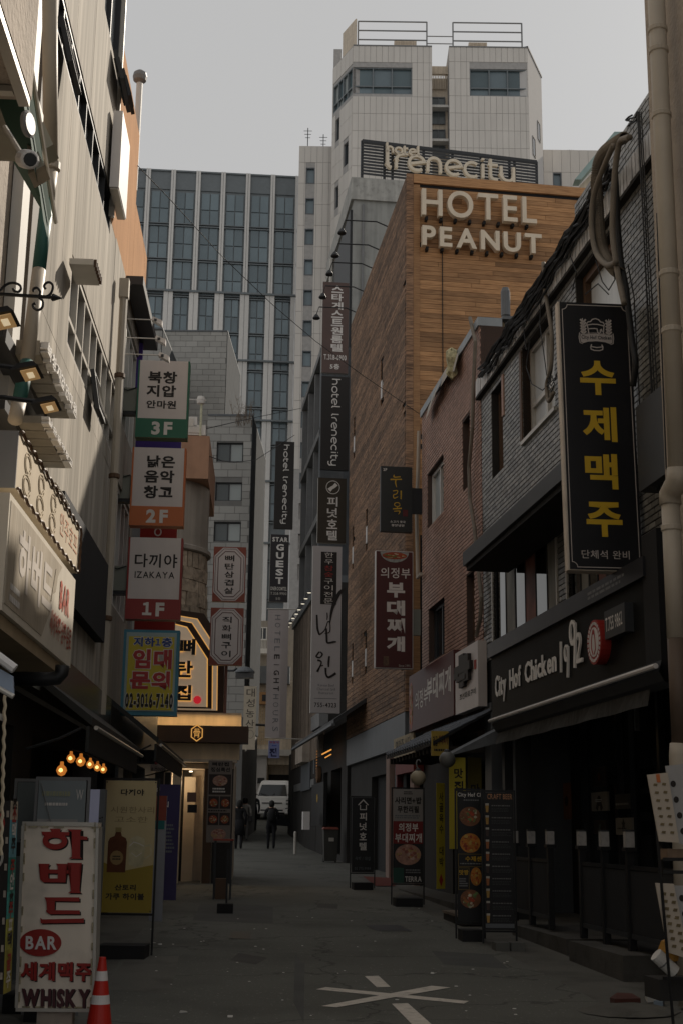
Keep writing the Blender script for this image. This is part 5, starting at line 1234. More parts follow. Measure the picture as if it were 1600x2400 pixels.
z = prof_mid - .17; R_ = 1.2; row = 0
while z > zlow:
    h = .18 + .2 * rnd(); ang = rnd()
    while ang < 2 * math.pi + .2:
        w = (.14 + .3 * rnd()) / R_; m_ = ang + w / 2
        if -math.pi * 1.05 < ((m_ + math.pi / 2 + math.pi) % (2 * math.pi)) - math.pi < math.pi * 1.05 and math.sin(m_) < .35:
            mb = MB(); e = .04 + .07 * rnd(); P = lambda t_, zz, r_: cyl + Vector((r_ * math.cos(t_), r_ * math.sin(t_), zz))
            a_, b_ = ang + .01, ang + w - .012; z0_, z1_ = z - h + .012, z
            mb.hexa([P(a_, z0_, R_ + e * (.6 + .5 * rnd())), P(b_, z0_, R_ + e * (.6 + .5 * rnd())), P(b_, z0_, R_ - .02), P(a_, z0_, R_ - .02), P(a_, z1_, R_ + e * (.6 + .5 * rnd())), P(b_, z1_, R_ + e * (.6 + .5 * rnd())), P(b_, z1_, R_ - .02), P(a_, z1_, R_ - .02)])
            obj('stone', mb, M['fieldstone'], root)
        ang += w
    z -= h
F3 = FL(31.3); 
for i, (x0_, y0_, x1_, y1_) in enumerate(((437, 976, 462, 1004), (437, 995, 482, 1020))):
    r = F3.rect(x0_, y0_, x1_, y1_); t = thing('air_conditioner', ['upper white air-conditioning unit on the terracotta tower', 'lower white air-conditioning unit on the terracotta tower'][i], 'air conditioner', F3.w(r[0], r[2]), 'units on the terracotta tower')
    obj('casing', MB().box(F3, r[0] - .3, r[1], max(r[2], zt3 + .002) , r[3], -.4, 0), M['white'], t); 
    obj('grille', MB().box(F3, r[0] + .05, r[1] - .08, max(r[2], zt3) + .05, r[3] - .05, .002, .02), M['alu'], t)
b = F3.px(470, 1020); t_ = F3.px(466, 935)[1]; t = thing('camera_pole', 'corroded white pole with a camera head on the terracotta tower', 'camera', F3.w(b[0], zt3))
obj('pole', MB().tube([F3.w(b[0], zt3), F3.w(b[0], t_)], .03, 7), mat('lichen_pole', (.5, .5, .36), .8, var=.4, scale=12), t)
obj('camera_head', MB().lathe(F3.w(b[0] - .02, t_ - .02), [(.03, -.12), (.09, -.1), (.1, 0), (.08, .08), (.02, .1)], 10), M['white'], t)
obj('cross_arm', MB().tube([F3.w(b[0] - .35, t_ - .02), F3.w(b[0] + .12, t_ - .03)], .012, 5), M['white'], t)
F4 = FS(53); b = F4.px(567, 975); mb = MB()
for i in range(26):
    p = F4.w(b[0] + (rnd() - .5) * .9, b[1] - .1, -.5 - rnd()); d = Vector(((rnd() - .5) * .5, 0, 1)).normalized(); q = p + d * (.4 + .9 * rnd()); mb.tube([p, p.lerp(q, .5) + Vector(((rnd() - .5) * .1, 0, 0)), q], .012, 4, r2=.004)
    for k in range(3): s_ = p.lerp(q, .5 + .15 * k); mb.tube([s_, s_ + Vector(((rnd() - .5) * .4, 0, .2 * rnd()))], .006, 3)
tag(obj('bare_shrub', mb, mat('dry_twig', (.2, .15, .11), .9)), 'bare twiggy shrub on the roof of the lower stone-tiled block', 'shrub')

root = thing('near_left_building', 'near beige building at the left edge with a dark column and clutter', 'building', LF.w(6, 0, -3))
obj('wall', MB().box(LF, 4.5, 11.0, 2.6, 16, -5, -.05), M['beige'], root)
obj('dark_column', MB().box(LF, 11.02, 11.58, 3.0, 16, -1, .02), mat('brown_grey_column', (.13, .11, .09), .7, var=.15, streak=.2), root)
obj('white_reveal', MB().box(LF, 10.4, 10.7, 3.5, 16, -.04, .05), M['white'], root)
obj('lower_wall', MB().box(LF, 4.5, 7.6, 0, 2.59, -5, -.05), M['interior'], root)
t = thing('large_signbox', 'underside of a large white projecting sign box at the top left corner', 'sign', LF.w(6, 5.5, .5))
e = LF.px(75, 235, .9)
obj('case', MB().box(LF, 2, e[0], e[1], e[1] + 1.0, .02, .9), M['beige'], t)
mb = MB(); mb.box(LF, 2, e[0] - .02, e[1] - .05, e[1] - .004, .84, .895); 
for k in range(8): mb.box(LF, e[0] - .15 - k * .55, e[0] - .1 - k * .55, e[1] - .04, e[1] - .006, .04, .83)
obj('frame_rails', mb, M['alu'], t, kind='stuff')
for k in range(4): obj('tube_lamp', MB().tube([LF.w(e[0] - .2 - k * .55, e[1] - .06, .2), LF.w(e[0] - .5 - k * .55, e[1] - .06, .7)], .02, 6), M['alu'], t)
def lbox(name, x0, y0, x1, y1, o0, o1, m, lab, cat, dep=None):
    a0, z1 = LF.px(x0, y0, o1); a1_, z0 = LF.px(x1, y1, o1)
    return tag(obj(name, MB().box(LF, a1_ - dep if dep else a0, a1_, z0, z1, o0, o1), m), lab, cat)
t = thing('duct_box', 'tall grey-beige ventilation duct box on the near left wall', 'duct', lp(60, 400, .3))
q = LF.px(84, 345, .5); obj('duct', MB().box(LF, q[0] - 1.1, q[0] - .02, LF.px(80, 380, .5)[1], LF.px(84, 262, .5)[1], .02, .5), mat('duct_metal', (.3, .28, .23), .5, var=.1, streak=.2), t)
obj('flange', MB().box(LF, q[0] - 1.15, q[0], LF.px(84, 284, .5)[1], LF.px(84, 254, .5)[1], .02, .54), M['pipe'], t)
def hood(cx, cy, lab, s=1.):
    c = lp(cx, cy, .6); t = thing('vent_hood', lab, 'vent', c, 'vent hoods on the near left wall'); mb = MB(); F = FL(0)
    X = Vector((1, 0, 0)); Y = Vector((0, 1, 0)); Z = Vector((0, 0, 1))
    P = lambda x, y, z: c + (X * x + Y * y + Z * z) * s
    mb.hexa([P(-.02, -.1, -.22), P(.16, -.1, -.1), P(.16, .25, -.1), P(-.02, .25, -.22), P(-.06, -.1, .18), P(.02, -.1, .2), P(.02, .25, .2), P(-.06, .25, .18)])
    obj('hood', mb, M['pipe'], t)
hood(100, 330, 'upper angled sheet-metal vent hood beside the beige pipe', .55); hood(78, 378, 'lower angled sheet-metal vent hood under the duct box', .55)
c = lp(57, 292, .8); tag(obj('wall_disc', MB().lathe(c, [(.01, 0), (.07, .01), (.075, .03), (.06, .04)], 16, axis=Vector((.9, -.2, 0)).normalized()), M['grey']), 'white round lamp disc beside the duct box', 'lamp')
c = lp(57, 372, .85); t = thing('security_camera', 'small white bullet security camera under the duct box', 'camera', c)
obj('barrel', MB().lathe(c, [(.04, 0), (.05, .01), (.05, .16), (.04, .17)], 12, axis=Vector((.4, -.8, -.45)).normalized()), M['whiteclean'], t); obj('lens', MB().lathe(c + Vector((.4, -.8, -.45)).normalized() * .171, [(.035, 0), (.03, .006)], 12, axis=Vector((.4, -.8, -.45)).normalized()), M['dark'], t)
obj('stalk', MB().tube([c, c + Vector((-.15, .12, .25))], .015, 6), M['alu'], t)
t = thing('green_awning', 'dark green cloth awning seen edge-on at the upper left', 'awning', lp(60, 450, .5))
e0 = LF.px(98, 520, .5); 
mb = MB(); A1 = e0[0]; zz = e0[1]
mb.hexa([LF.w(4, zz + .0, .95), LF.w(A1, zz + .0, .55), LF.w(A1, zz + .9, 0), LF.w(4, zz + .9, 0), LF.w(4, zz + .05, .97), LF.w(A1, zz + .05, .57), LF.w(A1, zz + .95, 0), LF.w(4, zz + .95, 0)]); obj('canvas', mb, M['greencloth'], t)
mb = MB(); N = 14
for i in range(N):
    a_ = 4 + (A1 - 4) * i / N; b_ = 4 + (A1 - 4) * (i + 1) / N; oa = .95 - .4 * i / N; ob = .95 - .4 * (i + 1) / N
    mb.quad(LF.w(a_, zz - .12 - .03 * (i % 2), oa), LF.w(b_, zz - .12 - .03 * ((i + 1) % 2), ob), LF.w(b_, zz + .02, ob), LF.w(a_, zz + .02, oa))
obj('valance', mb, M['greencloth'], t)
obj('frame_rail', MB().tube([LF.w(4, zz - .0, .99), LF.w(A1, zz - .0, .6)], .015, 6), M['alu'], t)
t = thing('coated_pipe', 'tall beige pipe with green painted sections leaning down the near left wall', 'pipe', lp(45, 900, .3))
ys_ = [0, 395, 520, 630, 870, 950, 985]; xs_ = [116, 118, 104, 92, 60, 48, 43]
cols_ = ['pipe', 'pipe', 'pipegreen', 'pipe', 'pipegreen', 'pipe']
path = [(117, -40), (118, 390), (112, 460), (98, 590), (92, 640), (66, 830), (52, 890), (36, 960)]
pts = [lp(x, y, .32) for x, y in path]
obj('upper_pipe', MB().tube([lp(117, -60, .32), lp(119, 395, .32)], .062, 12), M['pipe'], t, smooth=True)
obj('pipe_collar', MB().lathe(lp(119, 400, .32), [(.063, 0), (.08, .01), (.08, .07), (.063, .08)], 14), M['pipe'], t)
obj('upper_pipe', MB().tube([lp(119, 400, .32), lp(111, 470, .32)], .06, 12), M['pipe'], t, smooth=True)
for i, (p, q, cc) in enumerate((((111, 470), (92, 634), 'pipegreen'), ((92, 634), (64, 850), 'pipe'), ((64, 850), (45, 945), 'pipegreen'), ((45, 945), (36, 985), 'pipe'))):
    obj('lower_pipe', MB().tube([lp(*p, .32), lp(*q, .32)], .055, 12), M[cc], t, smooth=True)
W_ = FL(8.2); def_ = lambda x, y: W_.px(x, y)
t = thing('iron_bracket', 'black wrought-iron scroll bracket with an arrow tip reaching over the alley', 'bracket', W_.w(def_(20, 690)[0], def_(20, 690)[1]))
p0 = def_(-20, 688); p1 = def_(138, 698)
obj('bar', MB().tube([W_.w(*p0), W_.w(*p1)], .012, 6), M['black'], t)
obj('arrow_tip', MB().tube([W_.w(*def_(126, 697)), W_.w(*def_(147, 699))], .025, 6, r2=.002), M['black'], t)
for px in ([(100, 698), (118, 690), (125, 672), (118, 662), (108, 664), (104, 672), (108, 677)], [(92, 696), (95, 684), (88, 675), (80, 677), (79, 684)], [(92, 698), (101, 706), (100, 720), (90, 727), (80, 722), (78, 714), (84, 711)], [(0, 682), (14, 668), (30, 663), (45, 667), (50, 676), (44, 684), (34, 682), (31, 676)], [(124, 690), (128, 698), (122, 704)]):
    P = [Vector((def_(x, y)[0], 0, def_(x, y)[1])) for x, y in px]; fine = []
    for i in range(len(P) - 1):
        a_, b_, c_, d_ = P[max(i - 1, 0)], P[i], P[i + 1], P[min(i + 2, len(P) - 1)]
        for k in range(4): u = k / 4; fine.append(.5 * ((2 * b_) + (c_ - a_) * u + (2 * a_ - 5 * b_ + 4 * c_ - d_) * u * u + (3 * b_ - a_ - 3 * c_ + d_) * u ** 3))
    fine.append(P[-1]); obj('scroll', MB().tube([W_.w(v.x, v.z) for v in fine], .0085, 6), M['black'], t)
LG = mat('lamp_glow', (.8, .6, .35), .5, emit=(1, .55, .2), es=.16)
LGC = mat('lamp_core', (.9, .8, .6), .5, emit=(1, .8, .5), es=.5)
def flood(x, y, lab, sc=1.):
    c = lp(x, y, .95); t = thing('flood_lamp', lab, 'lamp', c, 'lit flood lamps over the near left signs'); X = LF.t; O = LF.n; Z = Vector((0, 0, 1))
    P = lambda a, o, z: c + (X * a + O * o + Z * z) * sc
    mb = MB(); mb.hexa([P(-.2, -.13, -.06), P(.2, -.13, -.06), P(.2, .15, .0), P(-.2, .15, .0), P(-.13, -.08, .03), P(.13, -.08, .03), P(.13, .08, .07), P(-.13, .08, .07)]); obj('housing', mb, M['black'], t)
    mb = MB(); mb.hexa([P(-.16, -.03, -.06), P(.16, -.03, -.06), P(.16, .12, -.022), P(-.16, .12, -.022), P(-.16, -.03, -.05), P(.16, -.03, -.05), P(.16, .12, -.012), P(-.16, .12, -.012)]); obj('lens', mb, LG, t)
    mb = MB(); mb.hexa([P(-.08, .02, -.052), P(.08, .02, -.052), P(.08, .08, -.036), P(-.08, .08, -.036), P(-.08, .02, -.042), P(.08, .02, -.042), P(.08, .08, -.026), P(-.08, .08, -.026)]); obj('lens_core', mb, LGC, t)
    obj('arm', MB().tube([P(-.0, -.12, .03), P(-.05, -.45, .05), P(-.05, -.9, .05)], .014, 6), M['black'], t)
flood(2, 745, 'lit flood lamp at the left edge, topmost of three', .5); flood(62, 870, 'lit flood lamp in the middle of the three on the left', .5); flood(108, 948, 'lit flood lamp lowest of the three on the left', .5)
o_ = .55; e1 = LF.px(187, 1241, o_); zt_ = LF.px(187, 1243, o_)[1]; zb_ = LF.px(180, 1343, o_)[1]; an = LF.px(48, 984, o_)[0]
t = thing('rope_lit_sign', 'sunlit tan sign board edged with rope light and faint outlined characters', 'sign', LF.w((an + e1[0]) / 2, zb_, o_))
TAN = mat('tan_signboard', (.56, .47, .34), .6, var=.12, streak=.15)
obj('cabinet', MB().box(LF, an, e1[0], zb_, zt_, .02, o_), TAN, t)
obj('near_end', MB().box(LF, an - .02, an - .002, zb_, zt_, .02, o_), M['grey'], t)
mb = MB(); N = 46
for z in (zt_, zb_):
    P_ = [(an + (e1[0] - an) * i / N, z + .012 * math.sin(i * 1.7)) for i in range(N + 1)]
    mb.tube([LF.w(a, q, o_ + .015) for a, q in P_], .011, 5)
mb.tube([LF.w(e1[0], zb_ + (zt_ - zb_) * i / 10, o_ + .015 + .006 * (i % 2)) for i in range(11)], .011, 5)
obj('rope_light', mb, M['brown'], t)
OUT = mat('raised_outline', (.5, .42, .3), .5)
w_ = (e1[0] - an) / 5.2
for i in range(3):
    A = an + w_ * (.35 + i * 1.0); H = zt_ - zb_
    for (u, v, ru, rv) in ((.3, .68, .22, .2), (.3, .28, .26, .2)):
        mb = MB()
        for k in (1, .72): mb.ribbon(LF, arc(A + u * w_, zb_ + v * H, ru * w_ * k, rv * H * k, 0, 340, 16), .008, o_ + .001, o_ + .006)
        obj('raised_outline', mb, OUT, t)
text(LF, '안주호프', (an + w_ * 3.3, e1[0] - .1, zb_ + .12, zb_ + (zt_ - zb_) * .8), o_ + .004, mat('faded_red_print', (.52, .26, .15), .6), t, bold=.0)
o2 = .62; far = LF.px(178, 1358, o2)[0]; Z1 = LF.px(178, 1360, o2)[1]; Z0 = LF.px(166, 1566, o2)[1]; near = LF.px(14, 1300, o2)[0]
t = thing('bar_lightbox', 'long sunlit lightbox with striped brown half, big white Korean name and red BAR lettering', 'sign', LF.w((near + far) / 2, Z0, o2))
obj('cabinet', MB().box(LF, near, far, Z0, Z1, .05, o2), mat('lightbox_cream', (.66, .6, .5), .5, var=.06, streak=.12), t)
obj('base_rail', MB().box(LF, near, far - .02, Z0 - .09, Z0 - .003, .08, o2 - .03), mat('tan_rail', (.36, .28, .18), .6, streak=.2), t)
L_ = far - near; H = Z1 - Z0
BRN = mat('striped_brown_print', (.36, .3, .22), .5, var=.2, grain=(3, 14, .12), gcol=(.52, .46, .37))
obj('brown_print', MB().prism(LF, [(near + .04, Z0 + .05), (near + .49 * L_, Z0 + .05), (near + .53 * L_, Z0 + .2 * H), (near + .58 * L_, Z0 + .33 * H), (near + .6 * L_, Z0 + .55 * H), (near + .66 * L_, Z0 + .62 * H), (near + .68 * L_, Z0 + .8 * H), (near + .74 * L_, Z1 - .04), (near + .04, Z1 - .04)], o2, o2 + .004), BRN, t)
text(LF, '하버드', (near + .13 * L_, near + .6 * L_, Z0 + .3 * H, Z0 + .84 * H), o2 + .007, mat('white_letter_print', (.62, .56, .5), .5), t, bold=.035)
text(LF, 'BAR', (near + .73 * L_, near + .9 * L_, Z0 + .5 * H, Z0 + .8 * H), o2 + .006, mat('faded_red', (.45, .1, .06), .5), t, bold=.03)
text(LF, '세계맥주·양주·음료', (near + .6 * L_, near + .97 * L_, Z0 + .16 * H, Z0 + .42 * H), o2 + .006, mat('faded_red', (.45, .1, .06)), t, bold=.015)
linetext(LF, (near + .06 * L_, near + .2 * L_, Z0 + .1 * H, Z0 + .3 * H), 2, o2 + .007, M['letterwhite'], t)
mb = MB(); mb.ribbon(LF, [(near + (.59 + .006 * k) * L_, Z0 + (.48 + .045 * k + .012 * (k % 2)) * H) for k in range(9)], .012, o2 + .004, o2 + .009); obj('smoke_print', mb, BRN, t)
e = [lp(28, 1590, .45), lp(120, 1592, .45), lp(140, 1588, .45), lp(147, 1575, .45), lp(148, 1558, .45)]
q = LF.px(30, 1590, .5)
W2 = FL(9.6); pp = [W2.px(*c) for c in ((24, 1590), (110, 1592), (135, 1589), (145, 1578), (147, 1560))]
tag(obj('elbow_pipe', MB().tube([W2.w(a, z) for a, z in pp], .05, 12), M['black'], smooth=True), 'black elbow pipe beneath the striped lightbox', 'pipe')
W3 = FL(6.0); P3 = [W3.px(*c) for c in ((-60, 1500), (36, 1570), (33, 1632), (-60, 1570))]
t = thing('awning_end', 'white-railed awning corner with pale blue cloth at the left edge', 'awning', W3.w(*P3[1]))
obj('cloth', MB().prism(W3, [W3.px(*c) for c in ((-40, 1545), (32, 1585), (34, 1632), (-40, 1600))], -.01, .01), mat('pale_blue_cloth', (.25, .3, .38), .7, var=.1), t)
obj('rail', MB().tube([W3.w(*W3.px(-40, 1512), .03), W3.w(*W3.px(38, 1570), .03)], .022, 8), M['whiteclean'], t)
obj('rail', MB().tube([W3.w(*W3.px(-40, 1592), .02), W3.w(*W3.px(34, 1634), .02)], .012, 8), M['alu'], t)
W4 = FL(6.5); pts = []
for i in range(60):
    y = 1615 + i * 6.6; x = 13 - i * .16 + 1.5 * math.sin(i * 1.3); pts.append(W4.w(*W4.px(x, y)))
tag(obj('rope_light', MB().tube(pts, .008, 5), mat('rope_cream', (.5, .42, .3), .5)), 'hanging cream rope light at the left edge below the awning', 'rope light')
F = FL(DB); rt = bpy.data.objects['restaurant_building']
for i, x in enumerate((419, 445)):
    p = F.w(F.px(x, 1812)[0], dr[3] - .06, -.5); obj('ceiling_spot', MB().lathe(p, [(.035, 0), (.035, .02)], 10), mat('spot_glow', (1, .9, .7), .5, emit=(1, .85, .6), es=4), rt)
lg = bpy.data.lights.new('door_light', 'POINT'); lg.energy = 4; lg.color = (1, .8, .55); lg.shadow_soft_size = .08
lo = bpy.data.objects.new('door_light', lg); COL.objects.link(lo); lo.parent = rt; lo.location = F.w(F.px(432, 1830)[0], dr[3] - .25, -.45) - _loc(rt)
lg = bpy.data.lights.new('led_strip_light', 'AREA'); lg.shape = 'RECTANGLE'; lg.size = 2.2; lg.size_y = .08; lg.energy = 14; lg.color = (1, .66, .3)
lo = bpy.data.objects.new('led_strip_light', lg); COL.objects.link(lo); lo.parent = rt; lo.location = F.w(F.px(450, 1660)[0], zb0 + .1, .34) - _loc(rt); lo.rotation_euler = (math.radians(-28), 0, PHL)
def signbox(label, D, ph, x0, y0, x1, y1, depth, facem, edgem=None, bracket=None, name='projecting_sign', group=None, face=True, border=.0, bm=None):
    F = Frame(0, D, ph); r = F.rect(x0, y0, x1, y1)
    t = thing(name, label, 'sign', F.w((r[0] + r[1]) / 2, r[2]), group)
    obj('cabinet', MB().box(F, r[0], r[1], r[2], r[3], -depth, 0), edgem or M['whiteclean'], t)
    if face: obj('face', MB().box(F, r[0] + border, r[1] - border, r[2] + border, r[3] - border, .0, .006), facem, t)
    if bracket:
        fx = bracket
        for z in (r[2] + (r[3] - r[2]) * .12, r[2] + (r[3] - r[2]) * .86):
            a = r[1] if fx > 0 else r[0]
            obj('bracket', MB().box(F, a, a + fx, z - .04, z + .04, -depth * .7, -depth * .4), bm or M['dark'], t)
    return t, F, r
WF = mat('lightbox_face', (.62, .56, .53), .45, var=.04, scale=1.2, streak=.06, dirt=.06)
DS = 19.6
def lsign(label, x0, y0, x1, y1, band, bandm, lines, floor, edge):
    t, F, r = signbox(label, DS, PHL, x0, y0, x1, y1, .2, WF, edge, None)
    obj('side_strip', MB().box(F, r[0], r[0] + .025, r[2], r[3], .0, .012), bandm, t); obj('side_strip', MB().box(F, r[1] - .025, r[1], r[2], r[3], .0, .012), bandm, t)
    rb = sub(r, 0, 1, 1 - band, 1); obj('floor_band', MB().box(F, rb[0], rb[1], rb[2], rb[3], .0066, .0145), bandm, t)
    text(F, floor, sub(r, .31, .71, 1 - band + .04, .965), .016, mat('off_white_print', (.66, .62, .58), .5), t, bold=.045, gap=.12, res=4)
    for s_, u0, u1, v0, v1, b in lines: text(F, s_, sub(r, u0, u1, v0, v1), .0095, M['printblack'], t, bold=b)
    for v in (.35,):
        q = sub(r, 0, 1, v, v + .3); obj('mounting_box', MB().box(F, q[0] - .3, q[0] - .01, q[2], q[3], -.17, -.05), mat('mount_grey', (.2, .21, .18), .6, streak=.1), t)
        mb = MB().tube([F.w(q[0] - .28, q[3], -.04), F.w(q[0] - .15, q[3] - .05, -.03), F.w(q[0] - .02, q[3], -.04)], .008, 5); obj('cable_loop', mb, M['cable'], t)
        obj('mount_arm', MB().box(F, q[0] - .5, q[0] - .3, q[3], q[3] + .05, -.17, -.05), M['black'], t); obj('mount_arm', MB().box(F, q[0] - .5, q[0] - .02, q[2] - .06, q[2] - .005, -.17, -.05), M['black'], t)
    return t, F, r
lsign('top sign of the left stack, white with green band and 3F', 326, 844, 439, 1028, .245, M['green'], [('북창', .2, .76, .14, .3, .035), ('지압', .18, .75, .32, .475, .035), ('안마원', .19, .76, .52, .625, .03)], '3F', M['green'])
lsign('second sign of the left stack, white with orange band and 2F', 312, 1048, 430, 1234, .245, M['orangep'], [('낡은', .28, .8, .1, .26, .035), ('음악', .24, .8, .29, .455, .035), ('창고', .24, .78, .49, .655, .035)], '2F', M['orangep'])
lsign('third sign of the left stack, white with red band reading IZAKAYA and 1F', 303, 1259, 422, 1453, .245, mat('sign_red', (.26, .03, .025), .5, var=.06), [('다끼야', .13, .91, .2, .37, .018), ('IZAKAYA', .14, .87, .42, .5, .012)], '1F', mat('sign_red', (.26, .03, .025)))
t, F, r = signbox('lowest sign of the left stack, yellow rental notice with blue frame and phone number', DS, PHL, 292, 1475, 414, 1678, .2, None, mat('blue_frame', (.05, .2, .28), .5), None, face=False)
q = sub(r, .09, .95, .07, .94); obj('pale_border', MB().box(F, r[0] + .04, r[1] - .04, r[2] + .06, r[3] - .04, .0015, .009), mat('pale_blue_border', (.3, .38, .38), .5), t)
obj('yellow_panel', MB().box(F, r[0] + .075, r[1] - .07, r[2] + .075, r[3] - .1, .0095, .013), mat('notice_yellow', (.5, .4, .03), .5, var=.06), t)
WH = mat('off_white_print', (.66, .62, .58)); RD = mat('notice_red', (.38, .03, .03), .5); 
for s_, u0, u1, v0, v1, b, m_ in (('지하1층', .18, .87, .09, .2, .035, mat('navy_blue', (.015, .05, .22), .5)), ('임대', .18, .88, .23, .46, .045, RD), ('문의', .15, .86, .485, .7, .045, RD), ('02-3016-7140', .08, .93, .74, .92, .05, M['printblack'])):
    text(F, s_, sub(r, u0 - .01, u1 + .01, v0 - .008, v1 + .008), .0145, WH, t, bold=b + .035, joined=True, gap=-.035 if s_[0] == '0' else 0); text(F, s_, sub(r, u0, u1, v0, v1), .017, m_, t, bold=b)
for x0, y0, x1, y1, m_, lab in ((318, 1032, 425, 1052, 'purple', 'thin purple sign strip showing between the 3F and 2F signs'), (330, 1230, 415, 1262, 'red', 'red sign strip with white ring showing between the 2F and 1F signs'), (316, 1450, 410, 1480, 'red', 'red sign strip showing between the 1F sign and the yellow notice')):
    t, F, r = signbox(lab, DS + 1.6, PHL, x0, y0, x1, y1, .1, M[m_], M['cream'])
    if y0 == 1230: 
        c = F.px(371, 1247); mb = MB(); mb.ribbon(F, arc(c[0], c[1], .05, .06, 0, 360, 14)[:-1], .02, .006, .012, closed=True); obj('ring_print', mb, WH, t)
t, F, r = signbox('purple vertical sign fixed along the facade left of the stacked signs', 21, PHL, 296, 800, 330, 915, .1, M['purple'], M['purple'])
for i, (x0, x1, y) in enumerate(((300, 366, 747), (302, 374, 791), (310, 382, 830))):
    F = FL(19.2 - .2 * i); a0, z = F.px(x0, y); a1 = F.px(x1, y)[0]; t = thing('arm_lamp', ['white arm lamp topmost above the 3F sign', 'white arm lamp in the middle above the 3F sign', 'white arm lamp lowest above the 3F sign'][i], 'lamp', F.w(a0, z), 'white arm lamps above the 3F sign')
    obj('arm', MB().tube([F.w(a0 - .1, z), F.w(a1 - .05, z - .004)], .009, 6), M['white'], t)
    mb = MB(); mb.hexa([F.w(a1 - .06, z - .02, .06), F.w(a1 + .1, z - .11, .06), F.w(a1 + .1, z - .11, -.06), F.w(a1 - .06, z - .02, -.06), F.w(a1 - .04, z + .03, .06), F.w(a1 + .1, z - .03, .06), F.w(a1 + .1, z - .03, -.06), F.w(a1 - .04, z + .03, -.06)]); obj('lamp_head', mb, M['whiteclean'], t)
    obj('lens', MB().box(F, a1 - .02, a1 + .02, z - .05, z - .01, .062, .07), M['dark'], t)
def octsign(label, x0, y0, x1, y1, s_, D=27.):
    t, F, r = signbox(label, D, PHL, x0, y0, x1, y1, .12, mat('brick_red_print', (.25, .06, .035), .5), M['cream'])
    def octa(ins, cut): a0, a1, z0, z1 = r[0] + ins, r[1] - ins, r[2] + ins, r[3] - ins; return [(a0 + cut, z0), (a1 - cut, z0), (a1, z0 + cut), (a1, z1 - cut), (a1 - cut, z1), (a0 + cut, z1), (a0, z1 - cut), (a0, z0 + cut)]
    obj('cream_octagon', MB().prism(F, octa(.02, .17), .006, .01), WF, t)
    mb = MB(); mb.ribbon(F, octa(.045, .165), .009, .0102, .0135, closed=True); mb.ribbon(F, octa(.1, .135), .014, .0102, .014, closed=True); obj('red_outline', mb, M['darkred'], t)
    n = len(s_); q = sub(r, .34, .66, .14, .88)
    for i, ch in enumerate(s_):
        if ch != ' ': text(F, ch, sub(q, .05, .95, i / n + .02, (i + 1) / n - .03), .0145, M['printblack'], t, bold=.015)
octsign('upper cream octagon sign with red corners and vertical black lettering', 502, 1281, 574, 1411, '뼈탄삼겹살')
octsign('lower cream octagon sign with red corners, partly behind the arch', 495, 1424, 568, 1560, '직화뼈구이')
F = FL(27.2); a, z = F.px(531, 1560); tag(obj('sign_post', MB().tube([F.w(a, z), F.w(a, F.px(531, 1672)[1])], .03, 8), mat('rust_post', (.25, .12, .09), .7)), 'rusty post under the lower octagon sign', 'post')

t, F, r = signbox('topmost brown vertical sign with Korean lettering and T.318-6900', 44, PHR, 757, 660, 815, 876, .12, mat('brown_sign', (.1, .06, .05), .5), M['alu'], -.0)
vtext(F, '스타게스트원룸텔', sub(r, .34, .78, .03, .77), .008, WH, t, bold=.03, fill=.9)
text(F, 'T.318-6900', sub(r, .08, .93, .8, .86), .008, WH, t, bold=.02, joined=True); text(F, '5층', sub(r, .32, .68, .9, .96), .008, WH, t, bold=.03, joined=True)
t, F, r = signbox('large black vertical hotel Irenecity sign below the brown one', 44, PHR, 754, 881, 816, 1103, .14, M['printblack'], M['black'])
stroketext(F, 'hotel Irenecity', sub(r, .28, .68, .03, .95), .036, .008, .014, WH, t, rot=-1)
t, F, r = signbox('dark brown sign with a peanut roundel and vertical Korean hotel name', 41, PHR, 746, 1119, 810, 1274, .12, mat('dark_olive_sign', (.035, .025, .014), .5), M['alu'])
c = ((r[0] + r[1]) / 2 + .02, r[3] - (r[3] - r[2]) * .145); mb = MB(); mb.ribbon(F, arc(c[0], c[1], .21, .21, 0, 360, 24)[:-1], .02, .008, .014, closed=True)
obj('roundel_ring', mb, WH, t); mb = MB(); mb.ribbon(F, [(c[0] - .12, c[1] - .1), (c[0] - .04, c[1] - .02), (c[0] + .03, c[1] + .02), (c[0] + .11, c[1] + .11)], [.13, .1, .1, .12], .008, .013); obj('peanut_print', mb, WH, t)
vtext(F, '피넛호텔', sub(r, .33, .7, .28, .97), .008, WH, t, bold=.02, fill=.86)
t, F, r = signbox('tall white sign with brush lettering and 755-4323 at the foot', 38, PHR, 734, 1279, 796, 1672, .15, mat('grey_white_face', (.48, .46, .46), .5, var=.05, streak=.05), M['alu'])
pb = sub(r, .28, .83, .035, .355); obj('black_plate', MB().box(F, *pb, .0065, .012), M['printblack'], t)
for i, ch in enumerate('한우참숯구이전문'): text(F, ch, sub(pb, .22, .78, i / 8 + .012, (i + 1) / 8 - .016), .014, M['red'] if i in (2, 3) else WH, t, bold=.0)
def brush(F, r, strokes, o, m, parent, n0=0):
    for k, (pts, w) in enumerate(strokes):
        P = [sub(r, u, u, v, v) for u, v in pts]; P = [(p[0], p[2]) for p in P]; fine = []; W_ = []
        for i in range(len(P) - 1):
            a, b, c_, d = [Vector(P[max(0, min(len(P) - 1, i + j))]) for j in (-1, 0, 1, 2)]
            for q in range(4): u = q / 4; fine.append(tuple(.5 * ((2 * b) + (c_ - a) * u + (2 * a - 5 * b + 4 * c_ - d) * u * u + (3 * b - a - 3 * c_ + d) * u ** 3))); W_.append(w[i] + (w[i + 1] - w[i]) * u)
        fine.append(P[-1]); W_.append(w[-1]); mb = MB(); mb.ribbon(F, fine, W_, o, o + .004 + .0015 * k); obj('brush_stroke', mb, m, parent)
